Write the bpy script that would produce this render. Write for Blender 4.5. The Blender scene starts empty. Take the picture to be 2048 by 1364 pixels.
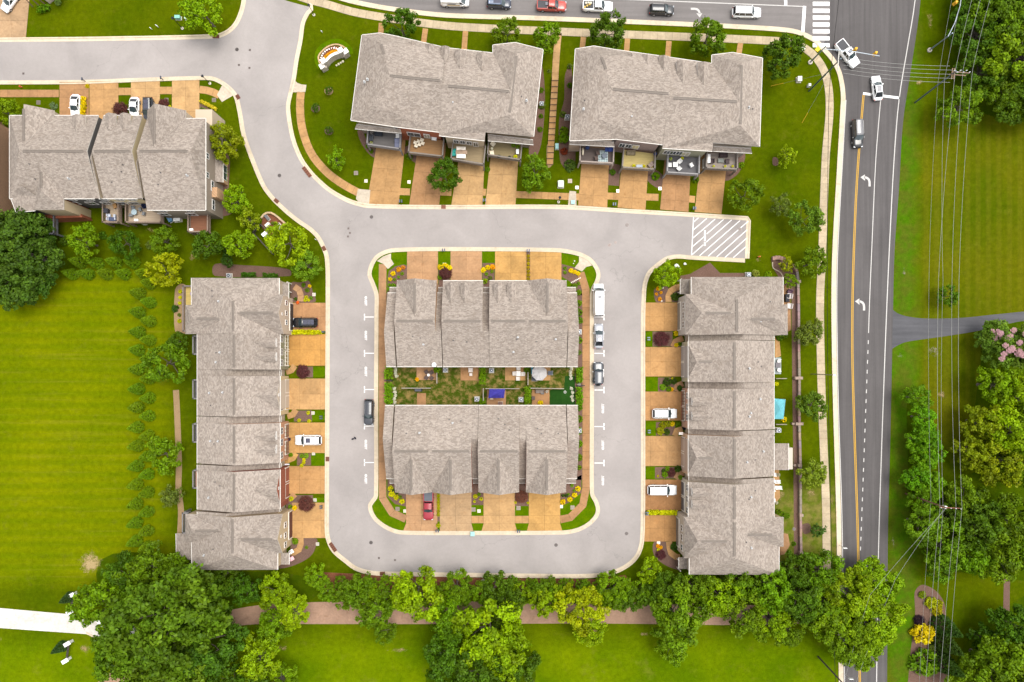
import bpy, bmesh, math, random
import numpy as np
from mathutils import Vector, Matrix
from mathutils.geometry import tessellate_polygon

rnd = random.Random(7)
R = math.radians
sc = bpy.context.scene
col = sc.collection

# ------------------------------------------------------------------ camera, sky, sun, exposure
CAM_H = 136.5                 # drone height in metres
NX, NY = 1010.0, 745.0        # where the plumb line meets the picture (photo pixels)
cam_d = bpy.data.cameras.new('camera'); cam = bpy.data.objects.new('camera', cam_d); col.objects.link(cam)
cam_d.sensor_width = 36.0; cam_d.lens = 36.0 * 1365.0 / 2048.0
cam_d.shift_x = (1024 - NX) / 2048.0; cam_d.shift_y = (NY - 682) / 2048.0
cam_d.clip_start = 1.0; cam_d.clip_end = 5000.0
cam.location = ((NX - 1024) / 10, (682 - NY) / 10, CAM_H)
sc.camera = cam
SUN_EL, SUN_AZ = 72.0, 62.0   # azimuth clockwise from north
world = bpy.data.worlds.new('World'); sc.world = world; world.use_nodes = True
wn = world.node_tree; wn.nodes.clear()
sky = wn.nodes.new('ShaderNodeTexSky'); sky.sky_type = 'NISHITA'; sky.sun_disc = False
sky.sun_elevation = R(SUN_EL); sky.sun_rotation = R(SUN_AZ); sky.air_density = 1.0; sky.dust_density = 1.5; sky.ozone_density = 1.0
bw = wn.nodes.new('ShaderNodeRGBToBW'); mixw = wn.nodes.new('ShaderNodeMixRGB'); mixw.inputs[0].default_value = 0.93   # thin overcast: sky nearly white
bgn = wn.nodes.new('ShaderNodeBackground'); bgn.inputs[1].default_value = 0.15
wo = wn.nodes.new('ShaderNodeOutputWorld')
wn.links.new(sky.outputs[0], bw.inputs[0]); wn.links.new(sky.outputs[0], mixw.inputs[1]); wn.links.new(bw.outputs[0], mixw.inputs[2])
wn.links.new(mixw.outputs[0], bgn.inputs[0]); wn.links.new(bgn.outputs[0], wo.inputs[0])
sun_d = bpy.data.lights.new('sun', 'SUN'); sun_d.energy = 0.75; sun_d.angle = R(35); sun_d.color = (1.0, 0.95, 0.86)
sun = bpy.data.objects.new('sun', sun_d); col.objects.link(sun)
sun.rotation_euler = (R(90 - SUN_EL), 0, R(180 - SUN_AZ)); sun.location = (60, 0, 90)
vs = sc.view_settings; vs.view_transform = 'Standard'; vs.look = 'None'; vs.gamma = 1.0; vs.use_curve_mapping = False
vs.exposure = 1.86
sc.render.engine = 'CYCLES'; sc.cycles.max_bounces = 6; sc.cycles.diffuse_bounces = 3; sc.cycles.glossy_bounces = 2
sc.cycles.transparent_max_bounces = 8; sc.cycles.use_denoising = True

# ------------------------------------------------------------------ helpers
def G(px, py, z=0.0):
    """photo pixel seen at height z -> place in metres (10 photo pixels = 1 m on the ground)"""
    k = (CAM_H - z) / CAM_H
    return Vector(((NX + (px - NX) * k - 1024) / 10, (682 - (NY + (py - NY) * k)) / 10, z))

def wl(o):
    v = Vector((0, 0, 0))
    while o is not None:
        v = v + o.location; o = o.parent
    return v

class MB:
    def __init__(s): s.v = []; s.f = []; s.m = []
    def add(s, vs_, fs, m=0):
        n = len(s.v); s.v += [tuple(v) for v in vs_]
        for i, f in enumerate(fs):
            s.f.append([n + k for k in f]); s.m.append(m)
        return s
    def box(s, c, d, rz=0, m=0, tap=1.0):
        a, b = math.cos(rz), math.sin(rz); o = []
        for z, t in ((-.5, 1), (.5, tap)):
            for x, y in ((-.5, -.5), (.5, -.5), (.5, .5), (-.5, .5)):
                X, Y = x * d[0] * t, y * d[1] * t
                o.append((c[0] + X * a - Y * b, c[1] + X * b + Y * a, c[2] + z * d[2]))
        return s.add(o, [(3, 2, 1, 0), (4, 5, 6, 7), (0, 1, 5, 4), (1, 2, 6, 5), (2, 3, 7, 6), (3, 0, 4, 7)], m)
    def prism(s, pts, z0, z1, m=0, mt=None):
        n = len(pts); area = sum(pts[i][0] * pts[(i + 1) % n][1] - pts[(i + 1) % n][0] * pts[i][1] for i in range(n))
        if area < 0: pts = pts[::-1]
        vv = [(p[0], p[1], z0) for p in pts] + [(p[0], p[1], z1) for p in pts]
        s.add(vv, [(i, (i + 1) % n, n + (i + 1) % n, n + i) for i in range(n)], m)
        tri = tessellate_polygon([[Vector((p[0], p[1], 0)) for p in pts]])
        fs = []
        for t in tri:
            a, b, c = (pts[k] for k in t)
            if (b[0] - a[0]) * (c[1] - a[1]) - (c[0] - a[0]) * (b[1] - a[1]) < 0: t = t[::-1]
            fs.append(tuple(t))
        return s.add([(p[0], p[1], z1) for p in pts], fs, m if mt is None else mt)
    def tube(s, p0, p1, r0, r1=None, n=8, m=0):
        r1 = r0 if r1 is None else r1; p0, p1 = Vector(p0), Vector(p1); d = (p1 - p0).normalized()
        u = d.orthogonal().normalized(); w = d.cross(u); o = []
        for p, r in ((p0, r0), (p1, r1)):
            for i in range(n):
                a = 2 * math.pi * i / n; o.append(p + (u * math.cos(a) + w * math.sin(a)) * r)
        return s.add(o, [(i, (i + 1) % n, n + (i + 1) % n, n + i) for i in range(n)] + [tuple(range(n))[::-1], tuple(range(n, 2 * n))], m)
    def cyl(s, c, r, h, n=12, m=0, r2=None):
        return s.tube((c[0], c[1], c[2]), (c[0], c[1], c[2] + h), r, r2 if r2 is not None else r, n, m)
    def ball(s, c, r, n=8, k=5, m=0, sz=1.0):
        o = [(c[0], c[1], c[2] - r * sz)]
        for j in range(1, k):
            t = math.pi * j / k - math.pi / 2
            for i in range(n):
                a = 2 * math.pi * i / n; o.append((c[0] + r * math.cos(t) * math.cos(a), c[1] + r * math.cos(t) * math.sin(a), c[2] + r * sz * math.sin(t)))
        o.append((c[0], c[1], c[2] + r * sz)); L = len(o) - 1; fs = [(0, 1 + (i + 1) % n, 1 + i) for i in range(n)]
        for j in range(k - 2):
            for i in range(n):
                a = 1 + j * n; fs.append((a + i, a + (i + 1) % n, a + n + (i + 1) % n, a + n + i))
        fs += [(1 + (k - 2) * n + i, 1 + (k - 2) * n + (i + 1) % n, L) for i in range(n)]
        return s.add(o, fs, m)
    def obj(s, name, mats, parent=None, color=None, smooth=False, local=False, kind=None):
        me = bpy.data.meshes.new(name); off = Vector((0, 0, 0)) if (parent is None or local) else wl(parent)
        me.from_pydata([(v[0] - off.x, v[1] - off.y, v[2] - off.z) for v in s.v], [], s.f)
        mats = mats if isinstance(mats, (list, tuple)) else [mats]
        for q in mats: me.materials.append(q)
        if len(mats) > 1: me.polygons.foreach_set('material_index', s.m)
        if smooth: me.polygons.foreach_set('use_smooth', [True] * len(s.f))
        me.update()
        o = bpy.data.objects.new(name, me); col.objects.link(o)
        if parent is not None: o.parent = parent
        if color is not None: o.color = (*color, 1.0)
        if kind: o['kind'] = kind
        return o

def thing(name, loc=(0, 0, 0), rz=0.0, label=None, cat=None, group=None):
    o = bpy.data.objects.new(name, None); col.objects.link(o); o.location = loc; o.rotation_euler = (0, 0, rz)
    o.empty_display_size = .5
    if label: o['label'] = label
    if cat: o['category'] = cat
    if group: o['group'] = group
    return o
def tag(o, label, cat, group=None):
    o['label'] = label; o['category'] = cat
    if group: o['group'] = group
    return o
def dup(root):
    r = root.copy(); col.objects.link(r)
    for ch in root.children:
        c = ch.copy(); col.objects.link(c); c.parent = r
        for g in ch.children:
            d = g.copy(); col.objects.link(d); d.parent = c
    return r

ORD = 'first second third fourth fifth sixth seventh eighth ninth tenth eleventh twelfth thirteenth fourteenth fifteenth sixteenth seventeenth eighteenth nineteenth twentieth'.split()
REG = []
def reg(o, phrase, place, cat, group=None, axis='x'):
    o['category'] = cat
    if group: o['group'] = group
    REG.append((o, phrase, place, axis)); return o
def finish_labels():
    d = {}
    for o, p, q, a in REG: d.setdefault((p, q), []).append((o, a))
    for (p, q), L in d.items():
        if len(L) == 1: L[0][0]['label'] = f'{p} {q}'; continue
        a = L[0][1]
        L.sort(key=(lambda t: t[0].location.x) if a == 'x' else (lambda t: -t[0].location.y))
        for i, (o, _) in enumerate(L):
            n = ORD[i] if i < 20 else f'{i + 1}th'
            o['label'] = f'{p} {q}, {n} from the ' + ('left' if a == 'x' else 'top')
    for (p, q), L in d.items():                    # one picture, one label
        for o, _ in L:
            if 'group' not in o and len(L) > 1: o['group'] = f'{p}s'[:60]

def spline(pts, n=6, closed=False):
    P = [Vector((p[0], p[1], 0)) for p in pts]; out = []; L = len(P)
    rng = range(L) if closed else range(L - 1)
    for i in rng:
        if closed: a, b, c, d = P[i - 1], P[i], P[(i + 1) % L], P[(i + 2) % L]
        else: a, b, c, d = P[max(i - 1, 0)], P[i], P[i + 1], P[min(i + 2, L - 1)]
        # centripetal-like damping for uneven spacing
        t1 = (c - a) * .5; t2 = (d - b) * .5; s = (c - b).length
        for t in (t1, t2):
            if t.length > s: t *= s / t.length
        for k in range(n):
            u = k / n; u2, u3 = u * u, u * u * u
            out.append((2 * u3 - 3 * u2 + 1) * b + (u3 - 2 * u2 + u) * t1 + (-2 * u3 + 3 * u2) * c + (u3 - u2) * t2)
    if not closed: out.append(P[-1])
    return [(p.x, p.y) for p in out]
def gp(pts): return [tuple(G(p[0], p[1]).to_2d()) for p in pts]
def offs(pts, d, closed=False):
    """offset a pixel polyline sideways by d (to the left of travel on screen when d>0)"""
    n = len(pts); out = []
    for i in range(n):
        a = pts[i - 1] if (i > 0 or closed) else pts[i]; b = pts[(i + 1) % n] if (i < n - 1 or closed) else pts[i]
        dx, dy = b[0] - a[0], b[1] - a[1]; l = math.hypot(dx, dy) or 1
        out.append((pts[i][0] + dy / l * d, pts[i][1] - dx / l * d))
    return out
def poly_faces(loops):
    loops = [[Vector((p[0], p[1], 0)) for p in L] for L in loops]; flat = [p for L in loops for p in L]; fs = []
    for t in tessellate_polygon(loops):
        a, b, c = (flat[k] for k in t)
        if (b - a).cross(c - a).z < 0: t = t[::-1]
        fs.append(tuple(t))
    return flat, fs
def sheet(name, pts, z, mat_, kind='structure', color=None, holes=(), parent=None):
    flat, fs = poly_faces([gp(pts)] + [gp(h) for h in holes])
    return MB().add([(p.x, p.y, z) for p in flat], fs).obj(name, mat_, parent, color, kind=kind if parent is None else None)
def band(name, pts, d0, d1, z0, z1, mat_, closed=False, kind='structure', color=None, mb=None, parent=None):
    A = gp(offs(pts, d0, closed)); B = gp(offs(pts, d1, closed)); n = len(pts); b = mb or MB(); base = len(b.v)
    v = [(p[0], p[1], z1) for p in A] + [(p[0], p[1], z1) for p in B] + [(p[0], p[1], z0) for p in A] + [(p[0], p[1], z0) for p in B]
    fs = []
    for i in range(n if closed else n - 1):
        j = (i + 1) % n; fs += [(i, j, n + j, n + i), (2 * n + i, 2 * n + j, j, i), (n + i, n + j, 3 * n + j, 3 * n + i)]
    b.add(v, fs)
    return b if mb is not None else b.obj(name, mat_, parent, color, kind=kind if parent is None else None)
def resample(pts, step):
    out = [pts[0]]; acc = 0
    for a, b in zip(pts, pts[1:]):
        l = math.hypot(b[0] - a[0], b[1] - a[1])
        while acc + l >= step:
            t = (step - acc) / l; a = (a[0] + (b[0] - a[0]) * t, a[1] + (b[1] - a[1]) * t); out.append(a); l -= (step - acc); acc = 0
        acc += l
    if acc > step * .4: out.append(pts[-1])
    return out

# ------------------------------------------------------------------ materials
def newmat(name):
    m = bpy.data.materials.new(name); m.use_nodes = True; t = m.node_tree; t.nodes.clear()
    out = t.nodes.new('ShaderNodeOutputMaterial'); return m, t, out
class NT:
    def __init__(s, t): s.t = t
    def n(s, typ, **k):
        o = s.t.nodes.new('ShaderNode' + typ)
        for a, b in k.items(): setattr(o, a, b)
        return o
    def set(s, node, i, v):
        if hasattr(v, 'is_linked') or hasattr(v, 'links'): s.t.links.new(v, node.inputs[i])
        else: node.inputs[i].default_value = v
    def pos(s, sx=1, sy=1, sz=1, mode='world'):
        if mode == 'world': v = s.n('NewGeometry').outputs['Position']
        else: v = s.n('TexCoord').outputs['Object']
        mp = s.n('Mapping'); mp.inputs['Scale'].default_value = (sx, sy, sz); s.t.links.new(v, mp.inputs[0]); return mp.outputs[0]
    def noise(s, vec, scale, detail=3, rough=.55, dist=0):
        o = s.n('TexNoise'); s.t.links.new(vec, o.inputs['Vector']); o.inputs['Scale'].default_value = scale
        o.inputs['Detail'].default_value = detail; o.inputs['Roughness'].default_value = rough; o.inputs['Distortion'].default_value = dist
        return o.outputs['Fac']
    def ramp(s, v, a, b, lo=0.0, hi=1.0):
        o = s.n('MapRange'); s.t.links.new(v, o.inputs[0])
        for i, q in enumerate((a, b, lo, hi)): o.inputs[1 + i].default_value = q
        return o.outputs[0]
    def math(s, op, a, b=0.0, c=0.0):
        o = s.n('Math', operation=op); s.set(o, 0, a); s.set(o, 1, b)
        if op in ('MULTIPLY_ADD',): s.set(o, 2, c)
        return o.outputs[0]
    def mix(s, f, a, b, mode='MIX'):
        o = s.n('MixRGB', blend_type=mode); s.set(o, 0, f)
        for i, q in ((1, a), (2, b)):
            if isinstance(q, tuple): o.inputs[i].default_value = (*q, 1.0)
            else: s.set(o, i, q)
        return o.outputs[0]
    def mulv(s, c, v):
        o = s.n('VectorMath', operation='SCALE'); s.set(o, 0, c); s.set(o, 3, v); return o.outputs[0]
    def bump(s, h, strength=.3, dist=.05):
        o = s.n('Bump'); o.inputs['Strength'].default_value = strength; o.inputs['Distance'].default_value = dist
        s.t.links.new(h, o.inputs['Height']); return o.outputs[0]
    def bsdf(s, out, c, rough=.9, metal=0.0, nrm=None, spec=.3, coat=0.0):
        o = s.n('BsdfPrincipled'); s.set(o, 'Roughness', rough); o.inputs['Metallic'].default_value = metal
        o.inputs['Specular IOR Level'].default_value = spec; o.inputs['Coat Weight'].default_value = coat; o.inputs['Coat Roughness'].default_value = .06
        if isinstance(c, tuple): o.inputs['Base Color'].default_value = (*c, 1)
        else: s.t.links.new(c, o.inputs['Base Color'])
        if nrm is not None: s.t.links.new(nrm, o.inputs['Normal'])
        s.t.links.new(o.outputs[0], out.inputs[0]); return o
    def oc(s): return s.n('ObjectInfo').outputs['Color']
    def orand(s): return s.n('ObjectInfo').outputs['Random']

def m_objcolor(name, rough=.7, metal=0, var=.12, scale=3.0, spec=.3, coat=0.0, mode='object', bump=0):
    m, t, out = newmat(name); k = NT(t); p = k.pos(mode=mode)
    f = k.math('MULTIPLY', k.ramp(k.noise(p, scale, 5), .25, .75, 1 - var, 1 + var), k.ramp(k.noise(p, scale * 9, 2), .2, .8, 1 - var * .5, 1 + var * .5))
    c = k.mulv(k.oc(), f); nb = k.bump(k.noise(p, scale * 12, 2), bump) if bump else None
    k.bsdf(out, c, rough, metal, nb, spec, coat); return m
PAINT = m_objcolor('painted', .6)
METAL = m_objcolor('metal', .4, .6, .1)
GLOSS = m_objcolor('car_paint', .28, 0.0, .03, 1.0, .5, .7)
FABRIC = m_objcolor('fabric', .9, 0, .08, 6)
STONE = m_objcolor('stone', .9, 0, .25, 2.0, bump=.3)

def m_glass():
    m, t, out = newmat('dark_glass'); k = NT(t); k.bsdf(out, k.oc(), .06, 0, None, .6); return m
GLASS = m_glass()
def m_tyre():
    m, t, out = newmat('rubber'); k = NT(t); k.bsdf(out, k.mix(k.noise(k.pos(mode='object'), 30), (.02, .02, .02), (.035, .034, .033)), .85); return m
RUBBER = m_tyre()

def m_concrete(name, base=None, stain=.22, grain=.10):
    m, t, out = newmat(name); k = NT(t); p = k.pos()
    c = k.oc() if base is None else None
    a = k.ramp(k.noise(p, .35, 6, .62, .6), .3, .7, 1 - stain, 1 + stain * .6)
    b = k.ramp(k.noise(p, 2.3, 4), .3, .7, 1 - grain, 1 + grain); g = k.ramp(k.noise(p, 22, 2, .7), .25, .75, 1 - grain, 1 + grain)
    r = k.ramp(k.orand(), 0, 1, .95, 1.05)
    f = k.math('MULTIPLY', k.math('MULTIPLY', a, b), k.math('MULTIPLY', g, r))
    if base is None: cc = k.mulv(c, f)
    else:
        rgb = k.n('RGB'); rgb.outputs[0].default_value = (*base, 1); cc = k.mulv(rgb.outputs[0], f)
    # rusty leaf stains
    st = k.ramp(k.noise(p, .9, 5, .6, 1.0), .56, .74, 0, .55)
    cc = k.mix(st, cc, k.mix(1.0, cc, (.72, .60, .46), 'MULTIPLY'))
    k.bsdf(out, cc, .9, 0, k.bump(k.noise(p, 40, 2), .15, .01)); return m
CONC = m_concrete('aggregate_concrete')
KERB = m_concrete('kerb_concrete', (.50, .418, .310), .14, .07)

def m_asphalt(name, base, sx, sy, amp=.16, cool=(1, 1, 1)):
    m, t, out = newmat(name); k = NT(t); p = k.pos(); ps = k.pos(sx, sy, 1)
    a = k.ramp(k.noise(ps, 1.0, 4, .6, .2), .3, .7, 1 - amp, 1 + amp)
    b = k.ramp(k.noise(p, .12, 5, .6, .8), .32, .68, .92, 1.05); g = k.math('MULTIPLY', k.ramp(k.noise(p, 16, 3, .75), .2, .8, .86, 1.14), k.ramp(k.noise(p, 1.7, 5, .7), .3, .7, .955, 1.04))
    rgb = k.n('RGB'); rgb.outputs[0].default_value = (*base, 1)
    c = k.mulv(rgb.outputs[0], k.math('MULTIPLY', k.math('MULTIPLY', a, b), g))
    cr = k.n('TexVoronoi', feature='DISTANCE_TO_EDGE'); cr.inputs['Scale'].default_value = .035
    wv = k.n('VectorMath', operation='ADD'); nz = k.n('TexNoise'); nz.inputs['Scale'].default_value = .35; nz.inputs['Detail'].default_value = 5
    t.links.new(p, nz.inputs['Vector']); sc3 = k.n('VectorMath', operation='SCALE'); sc3.inputs[3].default_value = 5.0
    t.links.new(nz.outputs['Color'], sc3.inputs[0]); t.links.new(p, wv.inputs[0]); t.links.new(sc3.outputs[0], wv.inputs[1]); t.links.new(wv.outputs[0], cr.inputs['Vector'])
    c = k.mix(k.ramp(cr.outputs['Distance'], .0, .0026, .30, 0), c, (.09, .085, .08))
    c = k.mix(k.ramp(k.noise(p, .55, 6, .7, .6), .66, .80, 0, .22), c, k.mix(1.0, c, (.62, .60, .58), 'MULTIPLY'))
    c = k.mix(k.ramp(k.noise(p, 2.6, 3, .5), .74, .80, 0, .35), c, k.mix(1.0, c, (.6, .58, .56), 'MULTIPLY'))
    k.bsdf(out, c, .93, 0, k.bump(k.noise(p, 60, 2), .2, .01)); return m
ASPH_S = m_asphalt('worn_pale_asphalt', (.268, .242, .230), .12, .12, .07)
ASPH_U = m_asphalt('grey_asphalt', (.150, .136, .131), .06, 1.1, .12)
ASPH_M = m_asphalt('dark_asphalt', (.080, .073, .072), 1.1, .03, .20)
ASPH_D = m_asphalt('drive_asphalt', (.075, .074, .080), .06, .9, .2)
def m_line(name, c):
    m, t, out = newmat(name); k = NT(t); p = k.pos(); w = k.ramp(k.noise(p, 7, 4, .7), .3, .62, .72, 1.0)
    rgb = k.n('RGB'); rgb.outputs[0].default_value = (*c, 1); k.bsdf(out, k.mulv(rgb.outputs[0], w), .7); return m
BAY_LINE = m_line('fresh_white_paint', (.80, .78, .76)); WHITE_LINE = m_line('white_road_paint', (.47, .45, .43)); YELLOW_LINE = m_line('yellow_road_paint', (.50, .28, .02))

def m_grass():
    m, t, out = newmat('lawn_grass'); k = NT(t); p = k.pos()
    sep = k.n('SeparateXYZ'); t.links.new(k.n('NewGeometry').outputs['Position'], sep.inputs[0])
    wob = k.math('MULTIPLY', k.math('SUBTRACT', k.noise(p, .18, 4), .5), 30.0)
    X = k.math('ADD', k.math('MULTIPLY_ADD', sep.outputs[0], 10.0, 1024.0), wob); Y = k.math('ADD', k.math('MULTIPLY_ADD', sep.outputs[1], -10.0, 682.0), wob)
    def boxm(x0, x1, y0, y1, s):
        q = k.math('MULTIPLY', k.ramp(X, x0 - s, x0 + s), k.ramp(X, x1 + s, x1 - s)); r = k.math('MULTIPLY', k.ramp(Y, y0 - s, y0 + s), k.ramp(Y, y1 + s, y1 - s))
        return k.math('MULTIPLY', q, r)
    c = k.mix(k.ramp(k.noise(p, .10, 4), .35, .65), (.042, .066, .0006), (.064, .083, .0008))
    # mown field in the west, cut in east-west swaths
    st = k.n('TexWave', wave_type='BANDS', bands_direction='Y'); st.inputs['Scale'].default_value = .135; st.inputs['Distortion'].default_value = 1.6; st.inputs['Detail'].default_value = 3; st.inputs['Detail Scale'].default_value = .5
    t.links.new(k.pos(.12, 1, 1), st.inputs['Vector'])
    fld = k.mix(k.ramp(k.noise(p, .05, 3), .35, .65), (.084, .111, .0006), (.126, .140, .0008))
    fld = k.mix(k.math('MULTIPLY', k.ramp(st.outputs['Fac'], .2, .9), .38), fld, (.064, .100, .0006))
    fld = k.mix(k.math('MULTIPLY', k.ramp(k.noise(k.pos(.03, .9, 1), 1.0, 3, .7), .55, .75), .4), fld, (.17, .155, .012))
    c = k.mix(boxm(-2500, 338, 545, 1165, 22), c, fld)
    mead = k.mix(k.ramp(k.noise(p, .07, 4), .35, .65), (.056, .098, .0006), (.105, .142, .0008))
    mead = k.mix(k.math('MULTIPLY', k.ramp(k.noise(p, .16, 5, .65), .6, .75), .45), mead, (.15, .14, .02))
    c = k.mix(boxm(-2500, 1690, 1275, 4000, 32), c, mead)
    # field east of the main road, mown north-south, olive
    st2 = k.n('TexWave', wave_type='BANDS', bands_direction='X'); st2.inputs['Scale'].default_value = .15; st2.inputs['Distortion'].default_value = 1.5; st2.inputs['Detail'].default_value = 3; st2.inputs['Detail Scale'].default_value = .5
    t.links.new(k.pos(1, .1, 1), st2.inputs['Vector'])
    ef = k.mix(k.ramp(k.noise(p, .05, 4), .35, .65), (.048, .070, .001), (.082, .084, .002))
    ef = k.mix(k.math('MULTIPLY', k.ramp(st2.outputs['Fac'], .3, .8), .22), ef, (.115, .104, .008))
    c = k.mix(boxm(1835, 6000, 215, 900, 25), c, ef)
    verge = k.mix(k.ramp(k.noise(p, .3, 4), .4, .6), (.045, .105, .002), (.062, .085, .006)); c = k.mix(boxm(1775, 1835, -2000, 1400, 14), c, verge)
    dry = k.mix(k.ramp(k.noise(p, .5, 5), .4, .6), (.075, .100, .008), (.14, .125, .03)); c = k.mix(boxm(1540, 1700, 985, 1120, 30), c, dry)
    # clippings, thin spots and blade texture
    c = k.mix(k.math('MULTIPLY', k.ramp(k.noise(p, .45, 6, .7), .56, .80), .42), c, (.125, .115, .014))
    c = k.mix(k.math('MULTIPLY', k.ramp(k.noise(p, .33, 6, .7, .5), .55, .75), .38), c, k.mix(1.0, c, (.62, .76, .8), 'MULTIPLY'))
    f = k.math('MULTIPLY', k.ramp(k.noise(p, 1.1, 4, .6), .3, .7, .84, 1.16), k.math('MULTIPLY', k.ramp(k.noise(p, 4.5, 3, .7), .25, .75, .80, 1.20), k.ramp(k.noise(p, 14, 2, .8), .25, .75, .84, 1.16)))
    k.bsdf(out, k.mulv(c, f), .95, 0, k.bump(k.noise(p, 9, 3, .8), .5, .05), 0.0); return m
GRASS = m_grass()
def m_turf(name, a, b, dry, amt):
    m, t, out = newmat(name); k = NT(t); p = k.pos(); c = k.mix(k.ramp(k.noise(p, .6, 5), .35, .65), a, b)
    c = k.mix(k.ramp(k.noise(p, .8, 6, .68), .62 - amt, .80 - amt), c, dry)
    f = k.math('MULTIPLY', k.ramp(k.noise(p, 4.0, 3, .7), .25, .75, .78, 1.2), k.ramp(k.noise(p, 13, 2, .8), .25, .75, .85, 1.15))
    k.bsdf(out, k.mulv(c, f), .95, 0, k.bump(k.noise(p, 9, 3, .8), .5, .05), 0.0); return m
TURF = m_turf('trimmed_turf', (.046, .096, .0006), (.074, .122, .0008), (.10, .10, .006), .0)
TURF_DRY = m_turf('patchy_turf', (.034, .060, .004), (.048, .066, .006), (.21, .145, .05), .17)
TURF_FAKE = m_turf('artificial_turf', (.014, .050, .008), (.018, .058, .010), (.02, .06, .012), .0)
def m_mulch(name, a, b):
    m, t, out = newmat(name); k = NT(t); p = k.pos(); c = k.mix(k.ramp(k.noise(p, 7, 4, .75), .3, .7), a, b); c = k.mix(k.ramp(k.noise(p, .5, 4), .45, .7, 0, .4), c, k.mix(1.0, c, (.7, .66, .62), 'MULTIPLY'))
    k.bsdf(out, c, .98, 0, k.bump(k.noise(p, 20, 3, .8), .6, .04), .1); return m
MULCH = m_mulch('bark_mulch', (.085, .048, .036), (.17, .105, .080)); REDMULCH = m_mulch('red_mulch', (.10, .030, .014), (.20, .085, .045)); SOIL = m_mulch('tan_soil', (.20, .13, .065), (.31, .215, .12)); GRAVEL = m_mulch('pale_gravel', (.22, .18, .15), (.42, .36, .31))

def m_scatter(name, a, b, cov=.5):
    m, t, out = newmat(name); k = NT(t); p = k.pos(); tc = k.n('TexCoord').outputs['Generated']
    sep = k.n('SeparateXYZ'); t.links.new(tc, sep.inputs[0])
    dx = k.math('ABSOLUTE', k.math('SUBTRACT', sep.outputs[0], .5)); dy = k.math('ABSOLUTE', k.math('SUBTRACT', sep.outputs[1], .5))
    d = k.math('SQRT', k.math('ADD', k.math('MULTIPLY', dx, dx), k.math('MULTIPLY', dy, dy)))
    msk = k.math('ADD', k.ramp(d, .0, .5, cov - .12, -.5), k.math('MULTIPLY', k.math('SUBTRACT', k.noise(p, .9, 8, .78), .5), 2.0))
    al = k.ramp(msk, .10, .5, 0, .8); c = k.mix(k.ramp(k.noise(p, 6, 3), .3, .7), a, b)
    bs = k.n('BsdfDiffuse'); t.links.new(c, bs.inputs[0]); tr = k.n('BsdfTransparent'); mx = k.n('MixShader')
    t.links.new(al, mx.inputs[0]); t.links.new(tr.outputs[0], mx.inputs[1]); t.links.new(bs.outputs[0], mx.inputs[2]); t.links.new(mx.outputs[0], out.inputs[0]); return m
DRYPATCH = m_scatter('dead_straw_grass', (.24, .17, .07), (.36, .27, .13)); STRAW = m_scatter('straw_bare_soil', (.30, .21, .09), (.42, .32, .17), .85); GRITPATCH = m_scatter('scattered_gravel', (.20, .17, .12), (.36, .30, .24), .30)

def m_shingle():
    m, t, out = newmat('roof_shingles'); k = NT(t); p = k.pos()
    nrm = k.n('NewGeometry').outputs['Normal']; sp = k.n('SeparateXYZ'); t.links.new(nrm, sp.inputs[0])
    ew = k.math('GREATER_THAN', k.math('ABSOLUTE', sp.outputs[0]), k.math('ABSOLUTE', sp.outputs[1]))
    def tabs(sx, sy):
        v = k.n('TexVoronoi', feature='F1'); v.inputs['Scale'].default_value = 1.0; v.inputs['Randomness'].default_value = .9
        t.links.new(k.pos(sx, sy, .6), v.inputs['Vector']); s2 = k.n('SeparateColor'); t.links.new(v.outputs['Color'], s2.inputs[0]); return s2.outputs[0]
    a, b = tabs(2.6, 5.0), tabs(5.0, 2.6)
    vv = k.math('ADD', k.math('MULTIPLY', a, k.math('SUBTRACT', 1.0, ew)), k.math('MULTIPLY', b, ew))
    c = k.mix(k.ramp(vv, .1, .9), (.190, .158, .134), (.288, .245, .210))
    c = k.mix(k.ramp(k.noise(p, .9, 4), .5, .72, 0, .5), c, (.20, .160, .130))
    f = k.math('MULTIPLY', k.ramp(k.noise(p, .09, 4), .35, .65, .94, 1.06), k.ramp(k.noise(p, 6.5, 3, .85), .3, .7, .78, 1.18))
    k.bsdf(out, k.mulv(k.mulv(c, f), k.ramp(k.orand(), 0, 1, .955, 1.04)), .95, 0, k.bump(vv, .35, .03), .2); return m
SHINGLE = m_shingle()
def m_siding(name, brick=False):
    m, t, out = newmat(name); k = NT(t); p = k.pos()
    if brick:
        b = k.n('TexBrick'); b.inputs['Scale'].default_value = 1.0; b.inputs['Brick Width'].default_value = .22; b.inputs['Row Height'].default_value = .075; b.inputs['Mortar Size'].default_value = .01
        sp = k.n('SeparateXYZ'); t.links.new(p, sp.inputs[0]); cb = k.n('CombineXYZ'); t.links.new(k.math('ADD', sp.outputs[0], sp.outputs[1]), cb.inputs[0]); t.links.new(sp.outputs[2], cb.inputs[1]); t.links.new(cb.outputs[0], b.inputs['Vector'])
        b.inputs['Color1'].default_value = (.8, .8, .8, 1); b.inputs['Color2'].default_value = (1.15, 1.1, 1.05, 1); b.inputs['Mortar'].default_value = (1.3, 1.3, 1.3, 1)
        c = k.mix(1.0, k.oc(), b.outputs[0], 'MULTIPLY')
        k.bsdf(out, c, .9)
    else:
        w = k.n('TexWave', wave_type='BANDS', bands_direction='Z'); w.inputs['Scale'].default_value = 2.4; t.links.new(p, w.inputs['Vector'])
        k.bsdf(out, k.mulv(k.oc(), k.ramp(w.outputs['Fac'], 0, .25, .8, 1.0)), .75)
    return m
SIDING = m_siding('lap_siding'); BRICK = m_siding('brickwork', True)
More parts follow.
